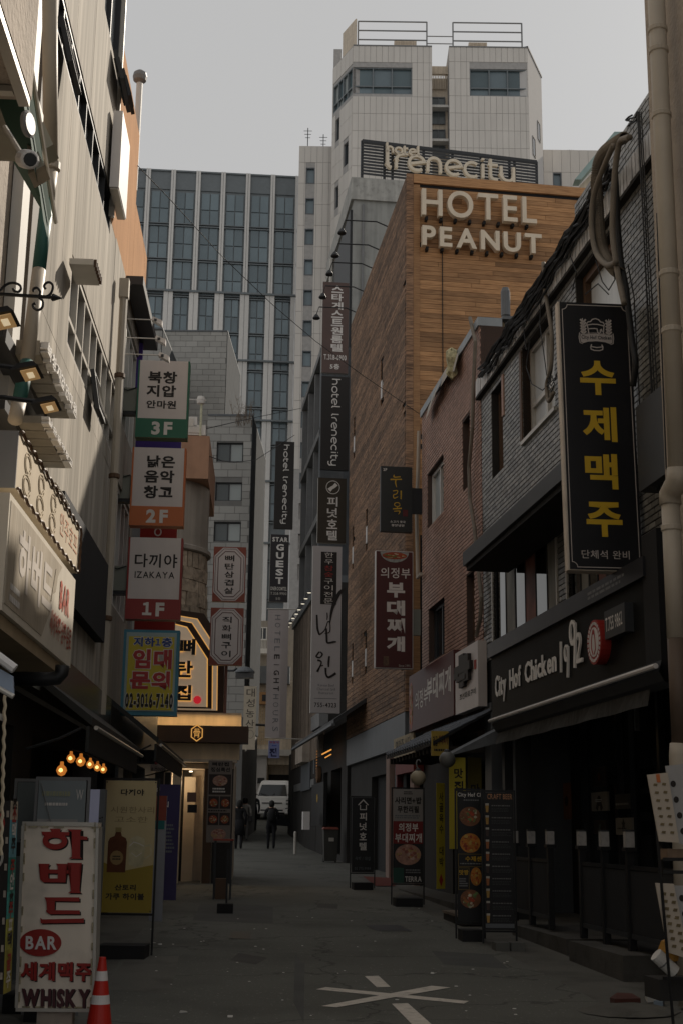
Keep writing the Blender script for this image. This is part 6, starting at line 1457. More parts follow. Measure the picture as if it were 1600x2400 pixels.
brush(F, r, [([(.17, .42), (.2, .5), (.27, .54)], [.05, .06, .05]), ([(.27, .54), (.45, .51), (.55, .46), (.62, .47), (.62, .52), (.45, .53)], [.04, .03, .03, .03, .03, .02]),
             ([(.52, .405), (.53, .43), (.52, .45)], [.03, .035, .02]), ([(.62, .47), (.66, .41), (.75, .35), (.95, .28), (1.15, .255)], [.03, .07, .1, .1, .04]),
             ([(.5, .5), (.52, .55), (.55, .585), (.75, .58), (.85, .578)], [.05, .06, .05, .06, .03])], .0075, M['printblack'], t)
brush(F, r, [([(.28, .64), (.22, .655), (.18, .67), (.3, .675), (.38, .655), (.3, .64)], [.04, .05, .05, .04, .05, .03]), ([(.22, .69), (.35, .7), (.3, .73), (.22, .76), (.3, .73), (.42, .72)], [.06, .04, .04, .07, .03, .03]),
             ([(.62, .665), (.6, .7), (.6, .73)], [.05, .06, .04]), ([(.5, .735), (.52, .775), (.62, .79), (.85, .765)], [.06, .05, .06, .07])], .0075, M['printblack'], t)
text(F, 'Korean Beef', sub(r, .25, .8, .83, .845), .0075, M['slate'], t, joined=True); text(F, 'Charcoal Grill', sub(r, .22, .84, .852, .868), .0075, M['slate'], t, joined=True); text(F, 'Restaurant', sub(r, .28, .78, .875, .89), .0075, M['slate'], t, joined=True)
text(F, '755-4323', sub(r, .13, .88, .94, .967), .0075, M['printblack'], t, bold=.015, joined=True)
obj('rule', MB().box(F, *sub(r, .12, .9, .914, .917), .0065, .009), M['slate'], t)
t, F, r = signbox('smaller black vertical hotel Irenecity sign above STAR GUEST', 50, PHR, 647, 1034, 686, 1240, .14, M['printblack'], M['black'])
stroketext(F, 'hotel Irenecity', sub(r, .34, .74, .04, .94), .034, .008, .014, WH, t, rot=-1)
t, F, r = signbox('black STAR GUEST vertical sign', 50, PHR, 635, 1252, 674, 1411, .14, mat('purple_black', (.022, .018, .02), .5), M['alu'])
text(F, 'STAR', sub(r, .1, .95, .04, .11), .008, WH, t, bold=.04); vtext(F, 'GUEST', sub(r, .32, .74, .13, .75), .008, WH, t, bold=.04, fill=.8)
text(F, 'ONEROOMTEL', sub(r, .05, .95, .78, .835), .008, M['alu'], t, bold=.02, joined=True); text(F, 'T.318-9900', sub(r, .06, .94, .86, .9), .008, M['alu'], t, joined=True); text(F, '5층', sub(r, .36, .62, .935, .975), .008, M['alu'], t, joined=True)
F = FR(49); r = F.rect(629, 1427, 671, 1730); t = thing('cloth_banner', 'long pale mauve hanging banner reading HOTEL EIGHT HOURS', 'banner', F.w((r[0] + r[1]) / 2, r[2]))
mb = MB(); N = 16
def curl(v): return .06 * math.sin(v * 5) + .05 * v
for i in range(N):
    z0 = r[3] - (r[3] - r[2]) * i / N; z1 = r[3] - (r[3] - r[2]) * (i + 1) / N
    for j in range(3):
        a0 = r[0] + (r[1] - r[0]) * j / 3; a1 = r[0] + (r[1] - r[0]) * (j + 1) / 3; e = [.0, .0, .0, -.1]
        mb.quad(F.w(a0, z1, e[j] * (i + 1) / N), F.w(a1, z1, e[j + 1] * (i + 1) / N), F.w(a1, z0, e[j + 1] * i / N), F.w(a0, z0, e[j] * i / N))
obj('cloth', mb, mat('mauve_cloth', (.42, .37, .355), .8, var=.05, streak=.08), t)
obj('top_rod', MB().tube([F.w(r[0] - .05, r[3], .0), F.w(r[1] + .5, r[3] + .02, .0)], .02, 6), M['alu'], t); obj('bottom_rod', MB().tube([F.w(r[0], r[2], -.0), F.w(r[1] + .6, r[2] - .02, -.1)], .02, 6), M['alu'], t)
s_ = 'HOTELEIGHTHOURS'; q = sub(r, .34, .6, .035, .965)
for i, ch in enumerate(s_): text(F, ch, sub(q, 0, 1, i / 15 + (.012 if ch != 'I' else .03), (i + 1) / 15 - (.016 if ch != 'I' else .032)), .012, M['printblack'] if 5 <= i < 10 else M['slate'], t, bold=.015 if 5 <= i < 10 else -.012, rot=-1)
t, F, r = signbox('pale blue hanging sign with dark blue lettering under the mauve banner', 48.5, PHR, 630, 1736, 655, 1777, .05, mat('lilac_face', (.2, .22, .4), .5), M['white'])
text(F, '전', sub(r, .1, .75, .42, .92), .008, mat('navy', (.01, .012, .06), .5), t, bold=.04); text(F, '부침개', sub(r, .1, .9, .03, .16), .008, M['red'], t, joined=True, bold=.02); linetext(F, sub(r, .3, .75, .22, .34), 1, .008, M['blue'], t)
t, F, r = signbox('cream vertical sign with brown Korean lettering beyond the restaurant', 52.5, PHL, 573, 1608, 598, 1757, .08, mat('cream_sign', (.6, .52, .4), .5, streak=.1), M['cream'])
vtext(F, '대성농산', sub(r, .2, .88, .02, .68), .008, mat('brown_grey_print', (.12, .1, .08), .5), t, bold=.01, fill=.8)
mb = MB(); c = sub(r, .6, .6, .76, .76); mb.ribbon(F, arc(c[0], c[2], .12, .16, 0, 360, 14)[:-1], .012, .007, .01, closed=True); obj('ring_print', mb, mat('brown_grey_print', (.12, .1, .08)), t)
F = FS(55); tag(obj('bracket_arm', MB().tube([F.w(*F.px(571, 1697)), F.w(*F.px(625, 1700))], .05, 6), M['dark']), 'dark bracket arm crossing the cream vertical sign', 'bracket')
F = FS(48); t = thing('street_light', 'grey arched street light above the far alley', 'street light', F.w(*F.px(600, 1680)))
obj('arm', MB().tube([F.w(*F.px(x, y)) for x, y in ((534, 1572), (548, 1572), (556, 1566))], .04, 6), M['dark'], t)
a0, a1, z0, z1 = F.rect(551, 1562, 598, 1577); mb = MB().lathe(F.w((a0 + a1) / 2, z0, 0), [((a1 - a0) / 2, 0), ((a1 - a0) / 2 * .95, .06), ((a1 - a0) / 2 * .6, .17), (.05, .22)], 16); obj('shade', mb, M['slate'], t)
obj('glass_bowl', MB().box(F, a0 + .05, a1 - .05, z0 - .2, z0 - .005, -.22, .22), mat('dusty_bowl', (.08, .08, .08), .3), t)
t, F, r = signbox('black 2F sign with golden brush lettering over the salmon brick wall', 27.6, PHR, 892, 1092, 965, 1248, .12, mat('nearly_black_face', (.018, .019, .018), .4, var=.1), M['black'], .0)
text(F, '2F', sub(r, .07, .19, .035, .075), .008, WH, t, bold=.02, joined=True)
brush(F, r, [([(.42, .13), (.42, .165), (.62, .155)], [.02, .025, .02]), ([(.3, .205), (.66, .195)], [.03, .025]), ([(.48, .2), (.46, .25), (.5, .32)], [.025, .025, .01])], .0075, M['gold'], t)
brush(F, r, [([(.38, .38), (.52, .37), (.5, .42), (.4, .44), (.42, .49), (.54, .465)], [.018, .02, .018, .018, .02, .015]), ([(.64, .37), (.64, .5)], [.03, .02])], .0075, M['gold'], t)
brush(F, r, [(arc(.52, .585, .09, .03, 0, 340, 8), [.018] * 9), ([(.52, .615), (.52, .645)], [.02, .02]), ([(.38, .655), (.66, .64)], [.025, .03]), ([(.42, .69), (.6, .685), (.56, .735)], [.02, .022, .012])], .0075, M['gold'], t)
obj('seal', MB().box(F, *sub(r, .7, .86, .66, .76), .0065, .009), mat('dim_red', (.1, .012, .012), .6), t)
text(F, '소고기 못국', sub(r, .3, .78, .83, .865), .008, WH, t, joined=True, bold=.01); text(F, '평양냉면', sub(r, .34, .74, .885, .92), .008, WH, t, joined=True, bold=.01)
obj('mounting_box', MB().box(F, r[1], r[1] + .22, r[2] + .42, r[3] - .45, -.1, -.02), M['black'], t)
t, F, r = signbox('tall maroon stew sign with white brush lettering and a food picture', 27.2, PHR, 880, 1290, 967, 1568, .15, mat('maroon_face', (.075, .014, .012), .45, var=.08), M['whiteclean'], border=.012)
def food(F, cx, cz, ra, rz, o, parent, pal='stew', seed=0):
    """printed dish: rim, broth and toppings as flat print"""
    rnd_ = random.Random(seed); cols = {'stew': [(.35, .06, .02), (.5, .2, .04), (.45, .35, .2), (.12, .2, .05), (.5, .42, .3)], 'salad': [(.22, .09, .04), (.45, .07, .03), (.55, .5, .36), (.42, .16, .05), (.16, .24, .08)], 'pizza': [(.5, .2, .03), (.45, .1, .02), (.5, .35, .08), (.3, .05, .02)], 'pork': [(.4, .22, .16), (.5, .35, .28), (.3, .1, .07), (.45, .3, .12)]}[pal]
    d = obj('food_picture', ellipse(F, cx, cz, ra, rz, o, o + .002), mat('dish_' + pal, cols[0], .5, var=.4, scale=14), parent)
    mb = MB(); mats = [mat('food_%s_%d' % (pal, i), c, .5, var=.4, scale=20) for i, c in enumerate(cols)]
    for i in range(34):
        t_ = rnd_.random() * 6.28; k = rnd_.random() ** .6 * .84; s_ = .07 + .13 * rnd_.random(); mb.cur = rnd_.randrange(len(cols)); n = 7
        x, z = cx + ra * k * math.cos(t_), cz + rz * k * math.sin(t_); mb.prism(F, [(x + ra * s_ * (.7 + .5 * rnd_.random()) * math.cos(6.283 * j / n), z + rz * s_ * (.7 + .5 * rnd_.random()) * math.sin(6.283 * j / n)) for j in range(n)], o + .002, o + .0025 + .0003 * i)
    obj('topping_print', mb, mats, d, kind='stuff'); return d
q = sub(r, .5, .5, .045, .045); a_ = (r[1] - r[0])
mb = MB(); n = 16; mb.prism(F, [((r[0] + r[1]) / 2 + .3 * math.cos(math.pi * i / n), r[3] - .02 - .22 * math.sin(math.pi * i / n)) for i in range(n + 1)], .0065, .009); obj('bowl_print', mb, mat('bowl_print', (.3, .32, .3), .5, var=.5, scale=25), t)
food(F, (r[0] + r[1]) / 2, r[3] - .1, .26, .075, .0095, t, 'stew', 3)
text(F, '의정부', sub(r, .13, .92, .145, .235), .008, WH, t, bold=.01)
vtext(F, '부대찌개', sub(r, .3, .78, .26, .87), .008, WH, t, bold=.045, fill=.84)
obj('cook_print', MB().box(F, *sub(r, .22, .36, .9, .98), .0065, .009), mat('faint_figure', (.12, .07, .04), .6, var=.6, scale=15), t)
text(F, 'Since 1991', sub(r, .62, .93, .965, .985), .0085, M['alu'], t, joined=True)
obj('mounting_box', MB().box(F, r[1], r[1] + .16, r[2] + .7, r[3] - 1.2, -.13, -.03), mat('mount_grey', (.2, .21, .18)), t)
o_ = .2; A0 = RF.px(958, 1620, o_)[0]; A1 = RF.px(1062, 1620, o_)[0]; Z1 = RF.px(1062, 1522, o_)[1]; Z0 = RF.px(960, 1716, o_)[1]
t = thing('stew_fascia', 'maroon fascia board with white stew lettering above the tiled canopy', 'sign', RF.w((A0 + A1) / 2, Z0, .2)); r = (A0, A1, Z0, Z1)
obj('board', MB().box(RF, *r, .0, o_), M['darkred'], t)
text(RF, '의정부', sub(r, .16, .46, .34, .66), o_ + .004, WH, t, bold=.01); text(RF, '부대찌개', sub(r, .44, .95, .22, .62), o_ + .004, WH, t, bold=.03)
food(RF, r[0] + .25, r[2] + (r[3] - r[2]) * .45, .2, .5, o_ + .002, t, 'stew', 5)
o_ = .2; A0 = RF.px(1066, 1590, o_)[0]; A1 = RF.px(1119, 1580, o_)[0]; Z1 = RF.px(1119, 1500, o_)[1]; Z0 = RF.px(1066, 1676, o_)[1]
t = thing('white_cross_sign', 'white box sign with a bold black cross-like character and small lettering', 'sign', RF.w((A0 + A1) / 2, Z0, .3)); r = (A0, A1, Z0, Z1)
obj('cabinet', MB().box(RF, *r, .05, o_), mat('lightbox_face', (.62, .56, .53)), t)
K5 = Frame(*RF.w(A0, 0).xy, PHR + math.pi)
for k, (u0, u1, v0, v1) in enumerate(((.3, .52, .1, .62), (.5, .72, .14, .55), (.12, .8, .26, .4), (.1, .3, .36, .46), (.22, .62, .44, .52))): obj('raised_stroke', MB().box(RF, *sub(r, u0, u1, v0, v1), o_, o_ + .06 + .004 * k), M['printblack'], t)
text(RF, '조선화로구이', sub(r, .2, .9, .7, .8), o_ + .004, M['printblack'], t, joined=True, bold=.02); obj('red_tab', MB().box(RF, *sub(r, .86, .93, .28, .42), o_, o_ + .01), M['red'], t)

DV = 14.6; V = Frame(0, DV, PHR * .5)
r = V.rect(1307, 709, 1490, 1339); tl = V.px(1308, 709); bl = V.px(1333, 1339); br = V.px(1508, 1337); tr = V.px(1471, 712)
tilt = math.atan2(bl[0] - tl[0], tl[1] - bl[1])
class Tilt(Frame):
    def w(s, a, z, o=0.):
        a += (PIV[1] - z) * math.tan(tilt) ; return Frame.w(s, a, z, o)
PIV = tl; TV = Tilt(0, DV, PHR * .5)
wd = (tr[0] - tl[0] + br[0] - bl[0]) / 2; r = (tl[0], tl[0] + wd, (bl[1] + br[1]) / 2, (tl[1] + tr[1]) / 2)
t = thing('pub_vertical_sign', 'large black vertical sign with gold Korean letters and a beer mug emblem', 'sign', TV.w((r[0] + r[1]) / 2, r[2]))
SB = mat('sign_black', (.012, .012, .014), .35, var=.1); CR = mat('cream_case', (.66, .57, .47), .6, streak=.2, dirt=.15)
obj('case', MB().box(TV, *r, -.2, -.003), CR, t); 
obj('case_frame', MB().box(TV, r[0] - .018, r[0] - .002, r[2], r[3], -.12, .004), CR, t)
obj('face', MB().box(TV, r[0] + .008, r[1] - .004, r[2] + .01, r[3] - .004, .0, .01), SB, t)
OL = mat('outline_print', (.48, .43, .4), .5); i_ = .035; k_ = .09
P = []
for cx_, cz_, t0 in ((r[0] + i_, r[2] + i_, 90), (r[1] - i_, r[2] + i_, 180), (r[1] - i_, r[3] - i_, 270), (r[0] + i_, r[3] - i_, 0)):
    P += [(cx_ + .06 * math.cos(math.radians(t0 - q)), cz_ + .06 * math.sin(math.radians(t0 - q))) for q in (0, 20, 45, 70, 90)]
mb = MB(); mb.ribbon(TV, P, .009, .0105, .0125, closed=True); obj('border_line', mb, OL, t)
GO = mat('gold_letter', (.6, .38, .02), .45, var=.04)
for ch, x0, y0, x1, y1 in (('수', 1356, 845, 1442, 928), ('제', 1362, 953, 1445, 1037), ('맥', 1368, 1063, 1447, 1148), ('주', 1371, 1176, 1458, 1260)):
    a0, z1 = V.px(x0, y0); a1, z0 = V.px(x1, y1); sh = (PIV[1] - (z0 + z1) / 2) * math.tan(tilt); text(TV, ch, (a0 - sh, a1 - sh, z0, z1), .014, GO, t, bold=.032, res=5)
a0, z1 = V.px(1361, 1289); a1, z0 = V.px(1474, 1312); sh = (PIV[1] - z0) * math.tan(tilt); text(TV, '단체석 완비', (a0 - sh, a1 - sh, z0, z1), .014, OL, t, bold=.005)
c = V.px(1395, 780); sh = (PIV[1] - c[1]) * math.tan(tilt); cx_, cz_ = c[0] - sh, c[1]; s_ = .2
def rib(pts, w=.012, closed=False, lay=0): mb = MB(); mb.ribbon(TV, [(cx_ + x * s_, cz_ + y * s_) for x, y in pts], w, .0105, .0135 + .0012 * lay, closed=closed); return obj('emblem_line', mb, OL, t)
rib([(-.5, .38), (-.55, .5), (-.45, .64), (-.3, .66), (-.2, .8), (0, .86), (.18, .8), (.3, .66), (.44, .64), (.52, .5), (.46, .38)], lay=0)
rib([(-.5, .42), (-.42, -.15)], lay=1); rib([(.48, .42), (.42, -.15)], lay=1); rib([(-.5, .44), (-.2, .5), (.1, .5), (.47, .42)], lay=2); rib([(-.46, .2), (-.1, .24), (.06, .22), (.1, 0), (.17, -.08), (.24, 0), (.26, .16), (.32, .2), (.36, .05)], lay=3)
for sx in (-1, 1):
    rib([(sx * .78, .85), (sx * .74, .3), (sx * .76, -.1)], .008, lay=4)
    for k in range(5):
        for ss in (-1, 1): y = .7 - k * .18; rib([(sx * .75, y - .1), (sx * .75 + ss * .16, y + .08)], .02, lay=5 + k % 2)
pl = [(-1.0, -.1), (-.9, -.18), (-.5, -.12), (0, -.08), (.5, -.12), (.9, -.18), (1.02, -.1), (1.05, -.4), (1.0, -.75), (.85, -.82), (.5, -.7), (0, -.66), (-.5, -.7), (-.85, -.82), (-1.0, -.75), (-1.05, -.4)]
pl = [(x, y + .08) for x, y in pl]
mb = MB(); mb.prism(TV, [(cx_ + x * s_, cz_ + y * s_) for x, y in pl], .0105, .0125); obj('emblem_plate', mb, OL, t)
mb = MB(); mb.ribbon(TV, [(cx_ + x * s_ * .93, cz_ + (y * .9 - .04) * s_) for x, y in pl], .006, .0127, .0145, closed=True); obj('emblem_line', mb, SB, t)
text(TV, 'City Hof Chicken', (cx_ - .88 * s_, cx_ + .88 * s_, cz_ - .5 * s_, cz_ - .2 * s_), .016, SB, t, bold=.02)
rib([(-.3, -.75), (-.36, -.9), (-.34, -1.05), (-.15, -1.12), (.15, -1.12), (.34, -1.05), (.36, -.9), (.3, -.75)], lay=2); rib([(-.36, -.88), (0, -.94), (.36, -.88)], lay=3)
obj('mount_bracket', MB().box(V, r[1] + .1, r[1] + .35, r[2] + .5, r[2] + .56, -.15, -.08), M['dark'], t)
obj('rear_panel', MB().box(V, r[1] + .13, r[1] + .2, r[2] + .2, r[2] + .8, -.2, .0), mat('lightbox_face', (.62, .56, .53)), t)
def wire(pts, lab, r=.01, D=None):
    P = []
    for (x, y, d), (x2, y2, d2) in zip(pts, pts[1:]):
        for k in range(8): u = k / 8; F = FS(d + (d2 - d) * u); P.append(F.w(*F.px(x + (x2 - x) * u, y + (y2 - y) * u)))
    F = FS(pts[-1][2]); P.append(F.w(*F.px(pts[-1][0], pts[-1][1]))); tag(obj('overhead_wire', MB().tube(P, r, 5), M['cable']), lab, 'wire')
wire([(323, 388, 19), (400, 468, 20.5), (520, 600, 23), (640, 715, 25.5), (740, 800, 27.5), (850, 880, 28.5), (985, 972, 29.5)], 'long dark wire sagging across the alley from the orange corner to the salmon roof', .007)
wire([(492, 1070, 31), (520, 1080, 34), (548, 1084, 38), (600, 1078, 44), (690, 1020, 52)], 'thin pale wire looping from the terracotta tower to the black sign', .012)
wire([(482, 1005, 32), (600, 978, 44), (705, 957, 57)], 'upper thin wire from the roof camera pole to the grid-front building', .012)
wire([(125, 430, 13), (150, 520, 13.4), (172, 600, 14.2)], 'thin wire hanging down the metal-clad wall', .006)
F = None; t = thing('festoon_lights', 'rising row of nine small white festoon lamps beside the mauve banner', 'string lights', FR(46).w(*FR(46).px(700, 1440)))
BW = mat('festoon_glow', (.9, .85, .75), .5, emit=(1, .9, .7), es=.8); P = []
for i, (x, y) in enumerate(((669, 1477), (675, 1467), (681, 1458), (687, 1447), (695, 1437), (701, 1427), (710, 1413), (717, 1401), (725, 1387))):
    F = FR(50 - i * .9); a, z = F.px(x, y); P.append(F.w(a, z + .1))
    b = obj('lamp_shade', MB().lathe(F.w(a, z - .03), [(.08, 0), (.085, .02), (.03, .09), (.015, .12)], 10), M['dark'], t); obj('bulb', MB().lathe(F.w(a, z - .05), [(.02, 0), (.06, .01), (.07, .035), (.05, .05)], 10), BW, b)
obj('cord', MB().tube(P, .012, 5), M['cable'], t)
t = thing('bulb_string', 'string of six amber globe bulbs hanging under the left bar awning', 'string lights', lp(190, 1780, .5)); P = []
for i, (x, y) in enumerate(((145, 1806), (167, 1778), (190, 1785), (212, 1792), (229, 1799), (243, 1804))):
    F = FL(13 + i * .7); a, z = F.px(x, y); rr_ = .052 if i in (0, 2) else .045
    b = obj('bulb', MB().lathe(F.w(a, z - rr_), [(.001, 0), (rr_ * .6, rr_ * .25), (rr_, rr_), (rr_ * .8, rr_ * 1.6), (rr_ * .35, rr_ * 2), (rr_ * .3, rr_ * 2.6)], 14), mat('amber_bulb', (.45, .16, .04), .3, emit=(1, .32, .05), es=.42), t, smooth=True)
    obj('filament', MB().lathe(F.w(a, z - .018, rr_ * .8 + .01), [(.001, 0), (.02, .012), (.016, .03), (.001, .04)], 8), mat('filament', (1, .7, .3), .5, emit=(1, .65, .2), es=2.2), b)
    P.append(F.w(a, z + rr_ * 1.6 + .02))
obj('cord', MB().tube(P[1:], .008, 5), M['cable'], t)
def gbase(x, y): p = gpx(x, y); return p, p.y
DN = 9.7; F = Frame(0, DN, math.radians(1.5))
tl = F.px(54, 1928); tr = F.px(234, 1928); bl = F.px(38, 2368); br = F.px(218, 2362)
class Lean(Frame):
    def w(s, a, z, o=0.): return Frame.w(s, a + (s.pv[1] - z) * s.k, z, o)
LN = Lean(0, DN, math.radians(1.5)); LN.pv = tl; LN.k = (bl[0] - tl[0]) / (tl[1] - bl[1])
w_ = ((tr[0] - tl[0]) + (br[0] - bl[0])) / 2; r = (tl[0], tl[0] + w_, bl[1], tl[1])
t = thing('standing_bar_sign', 'weathered cream standing sign with big red Korean letters, BAR oval and WHISKY', 'sign', F.w((bl[0] + br[0]) / 2, gz(DN)))
PB = mat('worn_cream_board', (.78, .69, .58), .6, var=.1, scale=2.5, streak=.12, dirt=.2)
obj('board', MB().box(LN, *r, -.16, 0), PB, t)
RM = mat('flaky_edge', (.38, .33, .22), .8, var=.5, scale=18, dirt=.5)
mb = MB(); e = .018
for q in ((r[0], r[1], r[3] - .02, r[3] + .008), (r[0], r[1], r[2] - .006, r[2] + .016)): mb.box(LN, *q, -.165, .012)
for q in ((r[0] - .006, r[0] + .014, r[2] + .017, r[3] - .021), (r[1] - .014, r[1] + .006, r[2] + .017, r[3] - .021)): mb.box(LN, *q, -.165, .012)
obj('frame', mb, M['alu'], t)
n = 0; dots = MB()
for side in range(4):
    for k in range(11 if side < 2 else 6):
        u = (k + .5) / (11 if side < 2 else 6)
        if rnd() < .15: continue
        L_ = .02 + .03 * rnd()
        if side == 0: q = (r[0] + .016, r[0] + .026, r[2] + (r[3] - r[2]) * u, r[2] + (r[3] - r[2]) * u + L_ * 1.6)
        elif side == 1: q = (r[1] - .026, r[1] - .016, r[2] + (r[3] - r[2]) * u, r[2] + (r[3] - r[2]) * u + L_ * 1.6)
        elif side == 2: q = (r[0] + w_ * u, r[0] + w_ * u + L_ * 1.5, r[3] - .032, r[3] - .022)
        else: q = (r[0] + w_ * u, r[0] + w_ * u + L_ * 1.5, r[2] + .018, r[2] + .028)
        dots.box(LN, *q, .0, .012)
obj('light_strip_remains', dots, RM, t, kind='stuff')
RB = mat('letter_red', (.3, .02, .015), .5, var=.08); RBs = mat('letter_shade_print', (.02, .012, .01), .6); WN = mat('letter_wine', (.075, .02, .025), .5, var=.08)
def poly(pts, m, o0, o1, name='letter'):
    P = [sub(r, u, u, v, v) for u, v in pts]; mb = MB(); mb.prism(LN, [(p[0], p[2]) for p in P], o0, o1); return obj(name, mb, m, t)
def strokeu(pts, w, m, o0, o1):
    P = [sub(r, u, u, v, v) for u, v in pts]; mb = MB(); mb.ribbon(LN, [(p[0], p[2]) for p in P], w, o0, o1); return obj('letter', mb, m, t)
X = lambda x, y: ((x - 190) / 690., (y - 555) / 1670.)     # from the enlarged view
def XX(l): return [((x - (205 - (y - 555) * .042)) / 672., (y - 560) / 1660.) for x, y in l]
BIG = [
 [(372, 640), (622, 640), (618, 672), (385, 675)], [(450, 612), (545, 612), (535, 640), (462, 640)],
 [(600, 615), (735, 615), (718, 640), (712, 865), (728, 880), (612, 880), (640, 865), (642, 640)], [(712, 675), (780, 680), (778, 710), (712, 708)],
 [(345, 930), (445, 930), (430, 950), (430, 980), (515, 980), (515, 950), (500, 928), (605, 928), (585, 950), (580, 1095), (385, 1095), (358, 1070), (362, 950)],
 [(600, 918), (728, 918), (708, 945), (702, 1170), (718, 1188), (600, 1188), (628, 1170), (632, 945)], [(583, 985), (632, 985), (632, 1015), (583, 1015)],
 [(395, 1230), (700, 1226), (700, 1262), (410, 1262)], [(410, 1263), (485, 1263), (480, 1341), (415, 1341)], [(408, 1342), (700, 1342), (702, 1375), (440, 1378), (408, 1358)],
 [(356, 1412), (372, 1425), (712, 1415), (736, 1410), (736, 1450), (360, 1460)]]
k = 0
def ngon_safe(pts, m, o0, o1):
    """concave outline extruded through bmesh triangulation"""
    bm = bmesh.new(); P = [sub(r, u, u, v, v) for u, v in XX(pts)]
    vs = [bm.verts.new(LN.w(p[0], p[2], o1)) for p in P]; vb = [bm.verts.new(LN.w(p[0], p[2], o0)) for p in P]
    f = bm.faces.new(vs); 
    for i in range(len(vs)): j = (i + 1) % len(vs); bm.faces.new((vs[i], vb[i], vb[j], vs[j]))
    bmesh.ops.triangulate(bm, faces=[f]); mb = MB(); bm.verts.index_update()
    mb.v = [v.co.copy() for v in bm.verts]; mb.f = [tuple(v.index for v in f.verts) for f in bm.faces]; mb.m = [0] * len(mb.f); bm.free()
    return obj('letter', mb, m, t)
for i, b in enumerate(BIG):
    if i == 4:   # beo with its counter: build as pieces
        for q in ([(345, 930), (445, 930), (430, 950), (430, 1095), (385, 1095), (358, 1070), (362, 950)], [(500, 928), (605, 928), (585, 950), (580, 1095), (512, 1095), (515, 950)], [(430, 980), (515, 980), (515, 1015), (430, 1015)], [(430, 1060), (513, 1060), (513, 1095), (430, 1095)]):
            ngon_safe([(x + 10, y + 12) for x, y in q], RBs, .001, .003); ngon_safe(q, RB, .004, .012)
        continue
    ngon_safe([(x + 10, y + 12) for x, y in b], RBs, .001 , .003); ngon_safe(b, RB, .004, .012 + .0008 * (i % 3))
for dx, m_, o0, o1 in ((10, RBs, .001, .003), (0, RB, .004, .0135)):
    P = XX([(492 + dx + 86 * math.cos(a / 18 * math.pi), 722 + dx + 54 * math.sin(a / 18 * math.pi)) for a in range(36)]); P = [sub(r, u, u, v, v) for u, v in P]
    mb = MB(); mb.ribbon(LN, [(p[0], p[2]) for p in P], .036, o0, o1, closed=True); obj('letter', mb, m_, t)
cc = sub(r, .29, .29, .645, .645); ov = obj('oval', ellipse(LN, cc[0], cc[2], .27 * w_, .072 * (r[3] - r[2]), .001, .01, 32), RB, t)
text(LN, 'BAR', sub(r, .1, .5, .61, .68), .0105, M['whiteclean'], ov, bold=.03, res=5, th=.004)
for s_, u0, u1, v0, v1, m_, b in (('세계맥주', .045, .965, .745, .845, RB, .035), ('WHISKY', .07, .95, .885, .985, WN, .045)):
    text(LN, s_, sub(r, u0 + .012, u1 + .012, v0 + .006, v1 + .006), .003, RBs, t, bold=b, joined=True); text(LN, s_, sub(r, u0, u1, v0, v1), .004, m_, t, bold=b, th=.008, gap=-.0, res=4)
obj('base', MB().box(F, F.px(85, 2395)[0], F.px(168, 2395)[0], gz(DN), bl[1] - .002, -.14, -.02), M['beige'], t)
D2 = 8.6; F2 = Frame(0, D2, 0); q0 = F2.px(-60, 1877); q1 = F2.px(26, 1877); q2 = F2.px(8, 2330)
LN2 = Lean(0, D2, 0); LN2.pv = q1; LN2.k = (q2[0] - q1[0]) / (q1[1] - q2[1]) 
t = thing('standing_neon_sign', 'dark standing sign with a multicoloured lettered edge at the far left', 'sign', F2.w(q2[0] - .1, gz(D2)))
rr = (q0[0], q1[0], q2[1], q1[1]); obj('board', MB().box(LN2, rr[0], rr[1], rr[2], rr[3], -.17, -.005), mat('edge_teal_green', (.05, .16, .12), .6, var=.7, scale=4), t)
obj('dark_face', MB().box(LN2, rr[0], rr[1] - .0, rr[2], rr[3], -.0045, .006), M['printblack'], t)
ES = Frame(*LN2.w(rr[1] + .012, 0).xy, math.pi / 2)     # side edge
k = LN2.k
for i, (v0, v1, c_) in enumerate(((.0, .1, (.42, .36, .28)), (.1, .3, (.12, .3, .35)), (.3, .48, (.03, .2, .16)), (.48, .62, (.06, .3, .26)), (.62, .78, (.35, .33, .06)), (.78, 1., (.3, .25, .04)))):
    z1 = rr[3] - (rr[3] - rr[2]) * v0; z0 = rr[3] - (rr[3] - rr[2]) * v1
    mb = MB(); mb.box(LN2, rr[1] + .0005, rr[1] + .006, z0, z1, -.175, .0); obj('edge_panel', mb, mat('edge_%d' % i, c_, .6, var=.3, scale=9), t)
    for j in range(2): zc = z0 + (z1 - z0) * (.3 + .4 * j); text(Frame(rr[1] + LN2.k * (LN2.pv[1] - zc) + .008, D2, math.pi / 2), '소주안주맥주호프골뱅'[i + 3 * j], (.03, .14, zc - .05, zc + .05), .0, [M['red'], M['printblack'], WH][(i + j) % 3], t, bold=.03)
for k_ in range(7): z = rr[3] - .06 - k_ * .16; obj('edge_bulb', MB().box(LN2, rr[1] - .02, rr[1] - .006, z - .04, z, .006, .014), M['beige'], t)
mb = MB(); c_ = LN2.pv; 
for v, m_ in ((.12, 'red'), (.3, 'alu'), (.8, 'red')): 
    z = rr[3] - (rr[3] - rr[2]) * v; mb = MB(); mb.ribbon(LN2, arc(rr[1] - .08, z, .045, .06, -120, 120, 10), .014, .0065, .014); obj('neon_curl', mb, M[m_], t)
